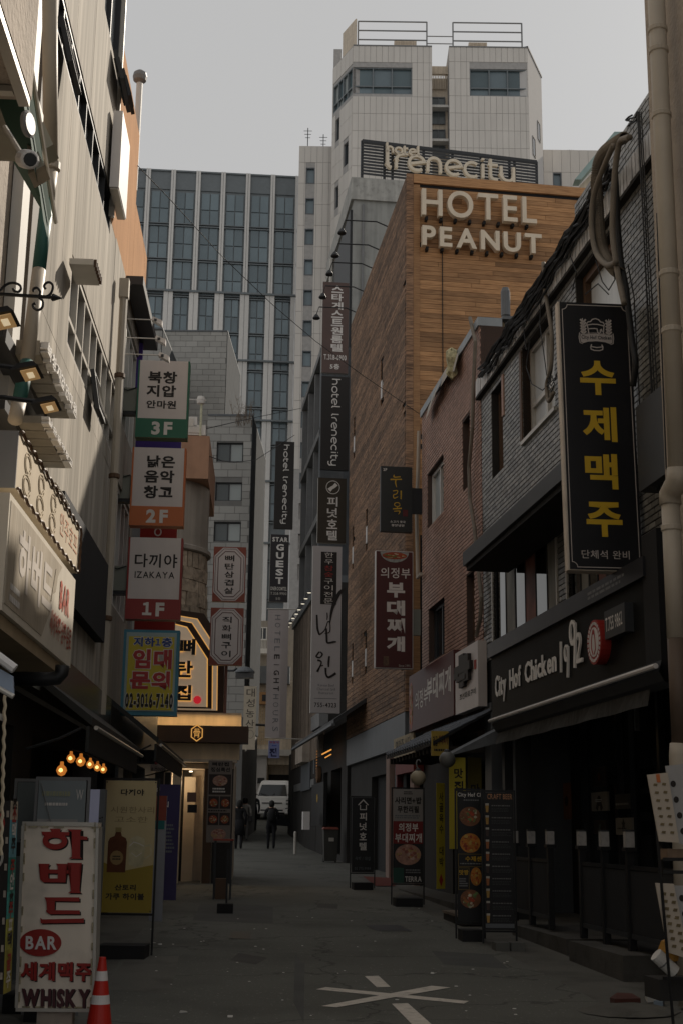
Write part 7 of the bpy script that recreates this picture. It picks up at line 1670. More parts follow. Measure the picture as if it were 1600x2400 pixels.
def banner(label, D, ang, x0, y0, x1, y1, m, legs=True, frame=M['black'], base=True, group=None, thick=.012, name='banner_stand', ytop=None):
    F = Frame(0, D, ang); r = F.rect(x0, y0, x1, y1); zg = gz(D)
    t = thing(name, label, 'banner', F.w((r[0] + r[1]) / 2, zg), group)
    obj('sheet', MB().box(F, *r, -thick, 0), m, t)
    if legs:
        for a in (r[0] - .02, r[1] + .02): obj('pole', MB().box(F, a - .011, a + .011, zg + .03, r[3] + .03, -.03, -.012), frame, t)
        obj('crossbar', MB().box(F, r[0] - .02, r[1] + .02, r[3] + .005, r[3] + .03, -.028, -.014), frame, t); obj('crossbar', MB().box(F, r[0] - .02, r[1] + .02, r[2] - .03, r[2] - .006, -.028, -.014), frame, t)
    if base: obj('water_base', MB().box(F, r[0] + .03, r[1] - .03, zg, zg + .14, -.2, .16), M['blackmatte'], t)
    return t, F, r
t, F, r = banner('dark outlined pale banner behind the standing bar sign', 11.4, 0, 43, 1833, 165, 2300, mat('grey_film', (.13, .15, .15), .6, var=.1), frame=M['grey'])
brush(F, r, [([(.95, .1), (.8, .16), (.82, .24)], [.012] * 3), ([(.1, .3), (.35, .24), (.7, .26), (.65, .33)], [.014] * 4)], .004, M['printblack'], t)
obj('dark_print', MB().box(F, *sub(r, .0, .75, .31, .38), .001, .003), M['printblack'], t)
t, F, r = banner('pale translucent grey-blue banner hung from two cords behind the bar sign', 11.0, 0, 93, 1829, 180, 2250, mat('pale_film', (.22, .25, .26), .5, var=.08, streak=.06), frame=M['grey'])
linetext(F, sub(r, .08, .72, .05, .1), 1, .004, mat('pale_yellow_print', (.3, .31, .2), .6), t); linetext(F, sub(r, .15, .65, .12, .15), 1, .004, WH, t); text(F, 'W', sub(r, .8, .95, .05, .11), .004, WH, t)
obj('white_panel', MB().box(F, *sub(r, .0, .86, .22, .6), .001, .004), mat('white_film', (.33, .32, .31), .5), t)
text(F, '추신배', sub(r, .05, .8, .26, .33), .006, mat('faded_rose', (.3, .1, .09), .6), t, bold=.04)
obj('cord', MB().tube([F.w(r[0] + .02, r[3] - .02, .02), F.w(r[0] + .13, r[3] - .36, .03)], .004, 5), M['grey'], t)
F = FL(13.8); a0, a1, z0, z1 = F.rect(213, 1850, 240, 1990); t = thing('light_column', 'slim bluish-white lit column sign between the banners on the left', 'sign', F.w((a0 + a1) / 2, gz(13.8)))
obj('column', MB().box(F, a0, a1, gz(13.8), z1, -.16, 0), mat('lit_column', (.35, .36, .45), .5, emit=(.7, .72, 1), es=.05), t)
obj('edge', MB().box(F, a1 - .05, a1 + .004, gz(13.8), z1 + .003, -.161, .004), M['slate'], t); text(F, '호프', (a1 - .045, a1 - .005, z1 - .4, z1 - .25), .006, M['printblack'], t)
YB = mat('highball_cream', (.52, .43, .24), .6, var=.06, streak=.05)
t, F, r = banner('tall cream and mustard whisky highball banner in a black frame', 15.2, math.radians(-1), 250, 1829, 355, 2140, YB)
obj('mustard_print', MB().prism(F, [(r[0], r[2]), (r[1], r[2]), (r[1], r[2] + .36 * (r[3] - r[2])), (r[0] + .4 * (r[1] - r[0]), r[2] + .31 * (r[3] - r[2])), (r[0], r[2] + .38 * (r[3] - r[2]))], .001, .002), mat('mustard', (.3, .22, .03), .6, var=.08), t)
text(F, '다끼야', sub(r, .3, .76, .065, .115), .003, M['printblack'], t, bold=.03)
FN = mat('faint_brown_print', (.27, .21, .11), .6); text(F, '시원한사리', sub(r, .12, .97, .2, .25), .003, FN, t); text(F, '고소한', sub(r, .2, .85, .275, .32), .003, FN, t)
W_ = r[1] - r[0]; H_ = r[3] - r[2]; bx = lambda u, v: (r[0] + u * W_, r[3] - v * H_)
AM = mat('bottle_brown', (.11, .035, .012), .4, var=.3, scale=8)
obj('bottle_print', MB().prism(F, [bx(*p) for p in ((.1, .7), (.1, .47), (.13, .44), (.22, .425), (.24, .395), (.34, .395), (.36, .425), (.44, .44), (.47, .47), (.46, .7))], .0025, .0045), AM, t)
obj('cap_print', MB().box(F, *sub(r, .23, .35, .36, .395), .0025, .005), mat('straw_cap', (.3, .24, .1), .6), t)
obj('label_print', MB().prism(F, [(bx(.28, .6)[0] + .13 * W_ * math.cos(a * .524), bx(.28, .59)[1] + .055 * H_ * math.sin(a * .524)) for a in range(12)], .005, .006), mat('label_tan', (.3, .2, .08), .6), t); linetext(F, sub(r, .2, .37, .57, .61), 2, .0065, M['printblack'], t)
GM = mat('mug_print', (.48, .43, .27), .5, var=.25, scale=12)
obj('mug_print', MB().prism(F, [bx(*p) for p in ((.52, .64), (.5, .5), (.54, .44), (.66, .42), (.8, .44), (.83, .5), (.8, .64), (.66, .66))], .0025, .004), GM, t)
mb = MB(); mb.ribbon(F, [bx(*p) for p in ((.82, .5), (.93, .49), (.95, .56), (.82, .6))], .018, .0025, .0042); obj('handle_print', mb, GM, t)
mb = MB(); mb.ribbon(F, [bx(*p) for p in ((.52, .5), (.6, .47), (.7, .48), (.8, .5))], .008, .0042, .005); mb.ribbon(F, [bx(*p) for p in ((.56, .55), (.66, .58), (.77, .55))], .006, .0042, .0052); obj('mug_lines', mb, WH, t, kind='stuff')
text(F, '산토리', sub(r, .27, .68, .79, .835), .003, M['printblack'], t, bold=.035); text(F, '가쿠 하이볼', sub(r, .1, .85, .855, .905), .003, M['printblack'], t, bold=.035)
for u in (.02, .98):
    for v in (.012, .988): q = sub(r, u, u, v, v); obj('eyelet', ellipse(F, q[0], q[2], .008, .008, .001, .004, 8), M['dark'], t)
t, F, r = banner('white roll banner with coral and teal blocks beyond the highball banner', 15.9, math.radians(-14), 362, 1865, 380, 2160, mat('banner_white', (.3, .31, .34), .6), legs=False, base=False)
obj('coral_print', MB().box(F, *sub(r, -.3, 1, 0, .2), .001, .004), mat('coral', (.28, .07, .05), .6), t); obj('teal_print', MB().box(F, *sub(r, -.3, .9, .2, .27), .001, .004), mat('dull_teal', (.03, .16, .16), .6), t)
t, F, r = banner('purple banner with white serif lettering beside the restaurant', 17.6, math.radians(8), 366, 1838, 413, 2110, mat('deep_purple', (.032, .022, .09), .6, var=.12), legs=False, base=False)
text(F, '3F', sub(r, .0, .18, .03, .07), .003, WH, t, joined=True); text(F, 'N', sub(r, .3, .55, .15, .2), .003, WH, t); linetext(F, sub(r, .2, .85, .34, .6), 8, .003, M['slate'], t); obj('photo_print', MB().box(F, *sub(r, .1, .5, .45, .56), .001, .003), mat('print_buff', (.3, .18, .1), .6, var=.5, scale=12), t)
DBM = 26.; MC = mat('menu_cream', (.2, .165, .14), .6, var=.08)
t, F, r = banner('tall menu banner of meat dishes leaning beside the restaurant door', DBM, PHL, 490, 1782, 540, 1975, MC, base=False, legs=False)
text(F, '뼈탄집', sub(r, .15, .85, .02, .07), .003, M['printblack'], t, bold=.04); text(F, '점심특선', sub(r, .1, .9, .085, .14), .003, M['printblack'], t, bold=.04)
DM = mat('menu_dark_print', (.03, .02, .017), .6, var=.2)
obj('dark_print', MB().box(F, *sub(r, .04, .96, .17, .42), .001, .003), DM, t); food(F, (r[0] + r[1]) / 2, r[3] - .25 * (r[3] - r[2]), .14, .1, .0035, t, 'pork', 8); linetext(F, sub(r, .2, .85, .33, .4), 2, .0035, WH, t)
for v in (.44, .64):
    for u in (.04, .52): obj('dark_print', MB().box(F, *sub(r, u, u + .44, v, v + .15), .001, .003), DM, t); q = sub(r, u + .05, u + .39, v + .03, v + .13); food(F, (q[0] + q[1]) / 2, (q[2] + q[3]) / 2, (q[1] - q[0]) / 2, (q[3] - q[2]) / 2, .0035, t, 'stew', int(v * 100 + u * 10))
linetext(F, sub(r, .05, .95, .6, .63), 1, .0035, M['printblack'], t); food(F, (r[0] + r[1]) / 2, r[3] - .9 * (r[3] - r[2]), .14, .1, .0035, t, 'pork', 4)
t, F, r = banner('narrow cream menu banner with a small red emblem left of the restaurant door', 27.5, PHL, 336, 1780, 390, 1808, MC, base=False, legs=False)
text(F, 'Bone House', sub(r, .1, .95, .55, .95), .003, M['printblack'], t, joined=True, bold=.02); obj('emblem', ellipse(F, r[0] + .55 * (r[1] - r[0]), r[3] - .05, .05, .05, .001, .004, 10), M['deepred'], t)
for a in (r[0] + .01, r[1] - .04): obj('pole', MB().box(F, a, a + .02, gz(27), r[2], -.02, -.0), mat('pale_wood', (.25, .18, .13), .7), t)
F = FL(28.9); t = thing('wall_dispenser', 'small dispenser with a notice on the cream restaurant pillar', 'dispenser', F.w(*F.px(450, 1950)))
obj('case', MB().box(F, *F.rect(441, 1886, 462, 1905), 0, .12), M['black'], t); obj('notice', MB().box(F, *F.rect(440, 1857, 460, 1880), 0, .03), mat('notice_tan', (.2, .12, .09), .6), t)
F = FL(24.5); zg = gz(24.5)
t = thing('low_table', 'small red-topped table by the leaning menu banner', 'table', F.w(F.px(525, 1965)[0], zg)); a0, a1, z0, z1 = F.rect(501, 1966, 548, 1972)
obj('table_top', MB().box(F, a0, a1, z1 - .03, z1, -.3, .1), mat('red_plastic', (.3, .05, .03), .5), t); [obj('leg', MB().box(F, a, a + .03, zg, z1 - .032, o, o + .03), M['dark'], t) for a in (a0 + .02, a1 - .05) for o in (-.27, .05)]; obj('shelf_box', MB().box(F, a0 + .06, a1 - .1, zg, zg + .35, -.22, 0), M['brown'], t)
t = thing('weighted_stand', 'black weighted stand foot with upright before the restaurant', 'stand', F.w(F.px(530, 2050)[0], zg)); a0, a1 = F.px(510, 2050)[0], F.px(549, 2050)[0]
p_ = FL(21.5); zg2 = gz(21.5); a0, a1 = p_.px(512, 2050)[0], p_.px(549, 2050)[0]; obj('foot', MB().box(p_, a0, a1, zg2, zg2 + .14, -.2, .1), M['blackmatte'], t); obj('upright', MB().box(p_, (a0 + a1) / 2, (a0 + a1) / 2 + .03, zg2 + .14, zg2 + .95, -.1, -.07), M['black'], t)

c = gpx(236, 2440); D_ = 9.35; F = FS(D_); a = F.px(233, 2400)[0]; ztop = F.px(231, 2243)[1]; zg = gz(D_)
t = thing('traffic_cone', 'red traffic cone with two white reflective bands beside the bar sign', 'cone', (a, D_, zg)); H_ = ztop - zg
RC = mat('cone_red', (.5, .022, .012), .5, var=.08); prof = lambda z: .022 + .092 * (1 - z / H_)
for i, (z0, z1, m_) in enumerate(((0.03, .546, RC), (.546, .633, M['whiteclean']), (.633, .772, RC), (.772, .865, M['whiteclean']), (.865, 1., RC))):
    a_, b_ = z0 * H_, z1 * H_; obj(['cone_body', 'reflective_band', 'cone_body', 'reflective_band', 'cone_tip'][i], MB().lathe((a, D_, zg + a_), [(prof(a_) + .001 * (i % 2), 0), (prof((a_ + b_) / 2) + .001 * (i % 2), (b_ - a_) / 2), (prof(b_) + .001 * (i % 2), b_ - a_)], 24), m_, t, smooth=False)
obj('cone_base', MB().box(F, a - .16, a + .16, zg, zg + .03, -.16, .16), RC, t)

DR = 9.6; F = FS(DR, 8)
def P4(px): return [F.px(*p) for p in px]
def slab(name, px, m, lab, o0=-.012, o1=0., cat='sign board'):
    t = thing(name, lab, cat, F.w(*P4(px)[2])); obj('board', MB().prism(F, P4(px), o0, o1), m, t); return t
CRM = mat('laminated_cream', (.48, .41, .33), .45, var=.06); PHO = mat('food_photo_brown', (.16, .12, .06), .5, var=.4, scale=18)
def grid_prints(t, q, rows, u0, u1, v0, v1, m, w, h, o=.004, jitter=0):
    (ax, az), (bx_, bz), (cx2, cz2), (dx, dz) = q
    for j in range(rows):
        for i in range(2):
            u = u0 + (u1 - u0) * i; v = v0 + (v1 - v0) * j / (rows - 1)
            x = (ax * (1 - u) + bx_ * u) * (1 - v) + (dx * (1 - u) + cx2 * u) * v; z = (az * (1 - u) + bz * u) * (1 - v) + (dz * (1 - u) + cz2 * u) * v
            obj('dish_photo', MB().prism(F, [(x - w, z - h * .6), (x - w * .6, z + h), (x + w, z + h * .8), (x + w * .7, z - h)], 0.001, o), m, t)
q = P4([(1513, 1816), (1561, 1811), (1588, 1975), (1541, 1972)]); t = slab('hanging_menu', [(1513, 1816), (1561, 1811), (1588, 1975), (1541, 1972)], CRM, 'upper cream laminated menu with two columns of dish photos, hanging askew', .01, .02)
grid_prints(t, q, 7, .3, .72, .16, .86, PHO, .016, .01, .026)
obj('red_tab', MB().prism(F, P4([(1533, 1815), (1541, 1814), (1544, 1834), (1536, 1834)]), .0205, .026), M['orangep'], t)
t = slab('hanging_menu', [(1559, 1795), (1640, 1786), (1640, 1985), (1588, 1976)], mat('laminated_white', (.36, .35, .34), .45, var=.05), 'upper right white laminated menu with round black dish discs at the frame edge', -.02, -.008)
for x, y in ((1577, 1837), (1584, 1874), (1592, 1911), (1600, 1948)): c = F.px(x, y); obj('disc_print', ellipse(F, c[0], c[1], .02, .023, -.007, -.004, 14), M['printblack'], t)
q = P4([(1532, 2069), (1620, 2075), (1640, 2260), (1562, 2235)]); t = slab('hanging_menu', [(1532, 2069), (1575, 2071), (1612, 2248), (1562, 2232)], CRM, 'lower cream laminated menu with two columns of dish photos', .01, .02)
grid_prints(t, P4([(1532, 2069), (1575, 2071), (1612, 2248), (1562, 2232)]), 8, .35, .78, .15, .88, PHO, .017, .012, .026)
t = slab('hanging_menu', [(1573, 2075), (1650, 2078), (1660, 2260), (1600, 2245)], mat('laminated_white', (.36, .35, .34)), 'lower right white laminated menu cut by the frame edge', -.02, -.008)
for x, y in ((1597, 2105), (1604, 2142)): c = F.px(x, y); obj('disc_print', ellipse(F, c[0], c[1], .02, .023, -.007, -.004, 14), M['printblack'], t)
t = thing('display_stand', 'thin black leaning metal frame holding the hanging menus at the right edge', 'frame', gpx(1562, 2398))
z0 = gz(DR); a0_ = F.px(1540, 1975)[0]; a1_ = F.px(1563, 2395)[0]
obj('leg', MB().tube([F.w(F.px(1536, 1880)[0], F.px(1536, 1880)[1], -.03), F.w(F.px(1564, 2400)[0], F.px(1564, 2400)[1], .1)], .012, 6), M['black'], t)
obj('leg', MB().tube([F.w(F.px(1620, 1780)[0], F.px(1620, 1780)[1], -.05), F.w(F.px(1640, 2400)[0], F.px(1640, 2400)[1], .1)], .012, 6), M['black'], t)
for y in (2010, 2040, 2290): obj('crossbar', MB().box(F, F.px(1556, y)[0], F.px(1640, y)[0], F.px(1560, y + 8)[1], F.px(1560, y)[1], -.04, -.022), M['black'], t)
tag(obj('cardboard_box', MB().box(F, *F.rect(1570, 1990, 1640, 2016), -.2, -.06), mat('tan_carton', (.22, .15, .1), .8, var=.3, scale=9)), 'small tan carton wedged between the hanging menus', 'box')
t = thing('gas_canister', 'white ribbed duct section lying at the foot of the menu frame', 'duct', F.w(*F.px(1560, 2290)))
p0, p1 = F.w(*F.px(1548, 2240), -.1), F.w(*F.px(1592, 2282), -.1); obj('duct', MB().tube([p0, p1], .05, 14), M['white'], t, smooth=False); obj('band', MB().tube([p0.lerp(p1, .4), p0.lerp(p1, .46)], .053, 14), M['grey'], t)
tag(obj('yellow_cover', MB().lathe(F.w(*F.px(1585, 2262), -.15), [(.02, 0), (.07, .02), (.08, .08), (.05, .15), (.01, .17)], 10), mat('dull_yellow', (.4, .2, .03), .6)), 'dull yellow cover behind the white duct section', 'cover')
tag(obj('low_bench', MB().box(F, *F.rect(1556, 2300, 1650, 2350), -.4, -.1), M['darkwall']), 'dark low bench at the bottom right corner', 'bench')
for i, (px, m_, lab) in enumerate(([[(1428, 2338), (1445, 2328), (1480, 2332), (1500, 2345), (1440, 2348)], mat('rust_scrap', (.09, .03, .022), .8), 'flattened rusty red scrap on the ground by the platform'],
      [[(1510, 2328), (1545, 2322), (1582, 2326), (1540, 2336), (1515, 2338)], M['white'], 'broken white board piece on the ground by the platform'], [[(1530, 2348), (1555, 2340), (1552, 2348)], mat('blue_grey_scrap', (.2, .25, .3), .6), 'small blue-grey shard on the ground by the platform'])):
    P = [gpx(x, y, .05) for x, y in px]; c = sum(P, Vector()) / len(P); mb = MB(); n = len(P)
    mb.v = [Vector((p.x, p.y, gz(p.y) + .045 + .03 * rnd())) for p in P] + [Vector((p.x, p.y, gz(p.y) + .006)) for p in P]
    mb.f = [tuple(range(n)), tuple(range(2 * n - 1, n - 1, -1))] + [(k, k + n, (k + 1) % n + n, (k + 1) % n) for k in range(n)]; mb.m = [0] * len(mb.f)
    tag(obj('scrap', mb, m_), lab, 'litter', 'scraps by the platform')
mb = MB(); c = gpx(1470, 2372); 
mb.lathe((c.x, c.y, gz(c.y) + .006), [(.42, 0), (.3, .035), (.12, .05), (.01, .052)], 14)
for v in mb.v: v.x += (rnd() - .5) * .08; v.y += (rnd() - .5) * .08
obj('rubble_mound', mb, M['ground'], None, kind='structure')

MB_ = mat('menu_black', (.014, .014, .015), .45, var=.15)
t, F, r = banner('black craft beer menu banner with a column of beer glasses', 16.9, PHR * .6, 1132, 1857, 1206, 2180, MB_, base=False)
text(F, 'CRAFT BEER', sub(r, .12, .97, .01, .05), .004, mat('copper_print', (.4, .2, .1), .5), t, bold=.02, joined=False)
BG = [mat('beer_gold', (.42, .24, .06), .4), mat('beer_amber', (.35, .12, .04), .4), mat('beer_dark', (.06, .035, .03), .4), mat('beer_foam', (.45, .42, .36), .5)]
for i in range(10):
    v = .085 + i * .089; k_ = [0, 0, 2, 1, 1, 2, 1, 0, 2, 0][i]; q = sub(r, .05, .17, v, v + .062); w_ = (q[1] - q[0]); cx_ = (q[0] + q[1]) / 2
    g = obj('glass_print', MB().prism(F, [(cx_ - w_ * .32, q[2]), (cx_ + w_ * .32, q[2]), (cx_ + w_ * .48, q[3]), (cx_ - w_ * .48, q[3])], .001, .004), BG[k_], t); obj('foam_print', MB().box(F, cx_ - w_ * .48, cx_ + w_ * .48, q[3] - .018, q[3] + .006, .0042, .0055), BG[3], g)
    linetext(F, sub(r, .26, .95, v + .005, v + .02), 1, .004, mat('dim_white_print', (.16, .155, .15), .6), t, name='heading_print'); linetext(F, sub(r, .26, .95, v + .028, v + .06), 3, .004, mat('very_dim_print', (.05, .05, .05), .6), t)
obj('foot_strip', MB().box(F, *sub(r, .02, .98, .955, .985), .001, .004), M['slate'], t)
t, F, r = banner('black food menu banner with dish pictures left of the craft beer menu', 17.5, PHR * .6, 1070, 1853, 1132, 2160, MB_, base=True)
text(F, 'City Hof Ch', sub(r, .02, .98, .015, .055), .004, WH, t, bold=.025); linetext(F, sub(r, .25, .98, .065, .08), 1, .004, M['grey'], t)
W_ = r[1] - r[0]; H_ = r[3] - r[2]; Q = lambda u, v: (r[0] + u * W_, r[3] - v * H_)
for u, v, ru, rv, pal, sd_ in ((.5, .2, .42, .075, 'salad', 1), (.5, .405, .4, .075, 'pizza', 2), (.5, .83, .4, .07, 'salad', 6), (.72, .66, .22, .07, 'pizza', 7)): c = Q(u, v); food(F, c[0], c[1], ru * W_, rv * H_, .002, t, pal, sd_)
text(F, '수제센', sub(r, .3, .95, .505, .545), .004, M['gold'], t, bold=.03); linetext(F, sub(r, .1, .95, .555, .57), 1, .004, M['grey'], t)
text(F, '맛짱', sub(r, .06, .42, .61, .65), .004, M['gold'], t, bold=.03); linetext(F, sub(r, .06, .4, .67, .74), 4, .004, M['grey'], t)
mb = MB(); q = sub(r, .03, .97, .49, .585); mb.ribbon(F, [(q[0], q[2]), (q[1], q[2]), (q[1], q[3]), (q[0], q[3])], .008, .002, .0035, closed=True); q = sub(r, .03, .45, .595, .76); mb.ribbon(F, [(q[0], q[2]), (q[1], q[2]), (q[1], q[3]), (q[0], q[3])], .008, .002, .0035, closed=True); obj('gold_border', mb, mat('dim_gold', (.15, .1, .02), .5), t)
F = FR(17.2); t = thing('sandbag_weight', 'pair of grey weights holding the craft beer stand', 'weight', F.w(F.px(1170, 2200)[0], gz(17.2)))
a0, a1, z0, z1 = F.rect(1158, 2195, 1230, 2218); zg = gz(16.3); FW = FR(16.2)
for k_ in range(2): a0, a1 = FW.px(1160 + 36 * k_, 2200)[0], FW.px(1192 + 36 * k_, 2200)[0]; obj('weight', MB().box(FW, a0, a1, zg, zg + .1, -.2, .02), mat('weight_grey', (.12, .12, .11), .8, var=.2), t)
YL = mat('banner_yellow', (.46, .37, .03), .6, var=.08)
t, F, r = banner('tall yellow banner with black lettering beside the doorway pillar', 21.0, PHR, 1051, 1775, 1091, 1990, YL, legs=False, base=False)
text(F, '맛', sub(r, .3, .85, .12, .23), .004, M['printblack'], t, bold=.03); text(F, '집', sub(r, .3, .85, .26, .37), .004, M['printblack'], t, bold=.03); vtext(F, '부대찌개', sub(r, .5, .9, .42, .9), .004, M['red'], t, bold=.02)
t, F, r = banner('second dim yellow banner half hidden behind the pub menus', 21.6, PHR, 1095, 1775, 1128, 1900, mat('banner_ochre', (.14, .11, .015), .7), legs=False, base=False)
text(F, '맛', sub(r, .2, .85, .5, .75), .004, M['printblack'], t, bold=.03)
t, F, r = banner('narrow yellow banner leaning in front of the stew restaurant', 21.8, PHR + .45, 1022, 1835, 1042, 2083, YL, legs=False, base=False)
vtext(F, '사골육수 대박', sub(r, .3, .8, .08, .8), .004, M['printblack'], t, bold=.02); obj('diamond', MB().prism(F, [sub(r, u, u, v, v)[0:3:2] for u, v in ((.5, .86), (.75, .92), (.5, .98), (.25, .92))], .001, .004), M['red'], t)
F = FR(20.5); zg = gz(20.5); t = thing('door_step', 'low concrete door step with a wooden pallet before the stew restaurant', 'step', F.w(F.px(1030, 2100)[0], zg)); st = RF.px
a0 = RFa(920, .55, 2080); a1 = RFa(1080, .55, 2120)
obj('slab', MB().box(RF, a0, a1, -.05, gz(22) + .12, -.6, .55), mat('platform_concrete', (.075, .07, .062)), t)
for k_ in range(6): obj('pallet_slat', MB().box(RF, -21.2 + k_ * .22, -21.04 + k_ * .22, gz(20.6) + .1, gz(20.6) + .135, .5, 1.1), M['woodgrey'], t)
obj('pallet_side', MB().box(RF, -21.2, -19.94, gz(20.6), gz(20.6) + .098, .52, 1.08), M['darkwall'], t)
t, F, r = banner('white and red stew restaurant banner with a pork picture', 23.2, PHR, 921, 1849, 990, 2070, mat('banner_offwhite', (.27, .25, .235), .6, var=.05), base=True)
text(F, '사리면+밥', sub(r, .05, .95, .085, .16), .004, M['printblack'], t, bold=.04); text(F, '무한리필', sub(r, .14, .86, .18, .255), .004, M['printblack'], t, bold=.04); linetext(F, sub(r, .35, .65, .02, .06), 2, .004, M['printblack'], t); linetext(F, sub(r, .06, .95, .275, .32), 2, .004, M['slate'], t)
obj('red_print', MB().box(F, *sub(r, 0, 1, .345, .585), .001, .003), mat('banner_red', (.17, .014, .012), .6), t); text(F, '의정부', sub(r, .18, .84, .365, .455), .004, WH, t, bold=.02); text(F, '부대찌개', sub(r, .06, .96, .475, .57), .004, WH, t, bold=.02)
obj('dark_print', MB().box(F, *sub(r, 0, 1, .585, 1), .001, .003), MB_, t); food(F, (r[0] + r[1]) / 2, r[3] - .7 * (r[3] - r[2]), .22, .17, .0035, t, 'pork', 9)
text(F, 'TERRA', sub(r, .4, .95, .93, .985), .004, WH, t, bold=.01, joined=True); obj('green_print', MB().box(F, *sub(r, .0, .36, .84, 1), .0035, .005), mat('bottle_green', (.02, .07, .05), .6), t); linetext(F, sub(r, .42, .95, .85, .9), 2, .004, M['grey'], t)
t, F, r = banner('black standing hotel sign with house icon and vertical Korean name', 27.6, PHR, 825, 1869, 875, 2045, MB_, legs=True, base=True)
c = Q0 = sub(r, .5, .5, .1, .1); mb = MB(); mb.ribbon(F, [(c[0] - .1, c[2]), (c[0], c[2] + .1), (c[0] + .1, c[2])], .022, .003, .006); mb.ribbon(F, [(c[0] - .06, c[2] - .0), (c[0] - .06, c[2] - .09), (c[0] + .06, c[2] - .09), (c[0] + .06, c[2] - .0)], .018, .003, .0065); obj('house_icon', mb, WH, t)
vtext(F, '피넛호텔', sub(r, .34, .66, .19, .72), .004, WH, t, bold=.02, fill=.78); text(F, '숙박 / 대실', sub(r, .16, .84, .79, .84), .004, M['slate'], t, joined=True); text(F, '02 775-9984', sub(r, .14, .86, .93, .965), .004, M['slate'], t, joined=True)
p = [gpx(x, y) for x, y in ((850, 2055), (930, 2060), (925, 2078), (880, 2078))]; mb = MB(); mb.quad(*[Vector((q.x, q.y, gz(q.y) + .012)) for q in p][::-1]); mb.quad(*[Vector((q.x, q.y, gz(q.y) + .014)) for q in p]); tag(obj('door_mat', mb, mat('red_mat', (.13, .022, .012), .95)), 'dull red mat on the ground by the hotel sign', 'mat')
t = thing('tiled_canopy', 'small Korean dark blue-grey tiled canopy over the stew doorway', 'canopy', RF.w(-24.5, 3, .5))
A0 = RFa(903, 1.0, 1770); A1 = RFa(1012, 1.0, 1725); zc = RF.px(1008, 1738, 1.)[1]
TL = mat('roof_tile_slate', (.085, .1, .125), .35, isl=.2, var=.2, spec=.6)
N = 20
for i in range(N):
    a = A0 + (A1 - A0) * (i + .5) / N
    for k_ in range(4):
        o1 = 1.0 - k_ * .25; o0 = o1 - .27; z1 = zc + .16 * (k_ + 1) * .8; z0 = zc + .16 * k_ * .8
        obj('roof_tile', MB().tube([RF.w(a, z0 + .02, o1), RF.w(a, z1 + .02, o0)], .052, 6), TL, t)
mb = MB(); mb.hexa([RF.w(A0, zc - .06, .98), RF.w(A1, zc - .06, .98), RF.w(A1, zc + .5, 0), RF.w(A0, zc + .5, 0), RF.w(A0, zc, .98), RF.w(A1, zc, .98), RF.w(A1, zc + .53, 0), RF.w(A0, zc + .53, 0)]); obj('roof_bed', mb, M['blackmatte'], t)
for i in range(14): a = A0 + (A1 - A0) * (i + .5) / 14; obj('rafter', MB().box(RF, a - .03, a + .03, zc - .16, zc - .065, .1, .93), mat('dark_rafter', (.03, .025, .02), .8), t)
t = thing('metal_canopy', 'plain pale grey metal canopy between the tiled canopy and the pub', 'canopy', RF.w(-23.3, 3, .4))
A0 = RFa(1035, .9, 1745); A1 = -D1 + .0 if False else RFa(1118, .5, 1720); zc2 = RF.px(1050, 1772, .9)[1]
mb = MB(); mb.hexa([RF.w(A0, zc2, .9), RF.w(A1, zc2, .9), RF.w(A1, zc2 + .25, 0), RF.w(A0, zc2 + .25, 0), RF.w(A0, zc2 + .03, .9), RF.w(A1, zc2 + .03, .9), RF.w(A1, zc2 + .5, 0), RF.w(A0, zc2 + .5, 0)]); obj('cover', mb, mat('canopy_pale', (.14, .15, .16), .6, streak=.3, dirt=.3), t)
F = FR(22.0); r = F.rect(1010, 1713, 1050, 1772); t = thing('notice_sign', 'small yellow notice sign with red lettering at the canopy corner', 'sign', F.w(r[0], r[2])); obj('board', MB().box(F, *r, -.03, 0), mat('notice_yellow_dim', (.38, .26, .04), .6, var=.1), t)
text(F, '부대찌개', sub(r, .42, .95, .15, .55), .004, M['deepred'], t, bold=.03); text(F, '전골', sub(r, .08, .35, .2, .6), .004, M['printblack'], t, bold=.02); linetext(F, sub(r, .15, .9, .68, .85), 1, .004, M['printblack'], t)
for i, (x, y, d, rad, lab) in enumerate(((979, 1823, 22.3, .125, 'round cream globe lamp hanging on a curved black stem under the tiled canopy'), (1047, 1780, 20.6, .125, 'dim grey globe lamp under the metal canopy'))):
    F = FR(d); c = F.px(x, y); t = thing('globe_lamp', lab, 'lamp', F.w(c[0], c[1]), 'globe lamps by the stew doorway')
    obj('globe', MB().lathe(F.w(c[0], c[1] - rad), [(rad * math.sin(math.pi * k_ / 10) + .001, rad * (1 - math.cos(math.pi * k_ / 10))) for k_ in range(11)], 18), mat('globe_cream', (.38, .32, .22), .5, var=.12) if i == 0 else mat('globe_grey', (.14, .14, .13), .5), t, smooth=True)
    obj('cap', MB().lathe(F.w(c[0], c[1] + rad - .02), [(.05, 0), (.05, .03), (.02, .05)], 10), M['dark'], t)
    if i == 0: obj('stem', MB().tube([F.w(c[0] + dx * .004, c[1] + rad + dz * .01) for dx, dz in ((0, 2), (-6, 6), (-8, 11), (-4, 16), (4, 17), (10, 13))], .012, 6), M['grey'], t)
c = gpx(784, 2022); F = Frame(0, c.y, PHR); D_ = c.y; a0, a1 = F.px(758, 1990)[0], F.px(792, 1990)[0]; zg = gz(D_); zt_ = F.px(775, 1944)[1]
t = thing('waste_bin', 'grey wheeled waste bin with a reddish lid at the right kerb', 'bin', F.w((a0 + a1) / 2, zg))
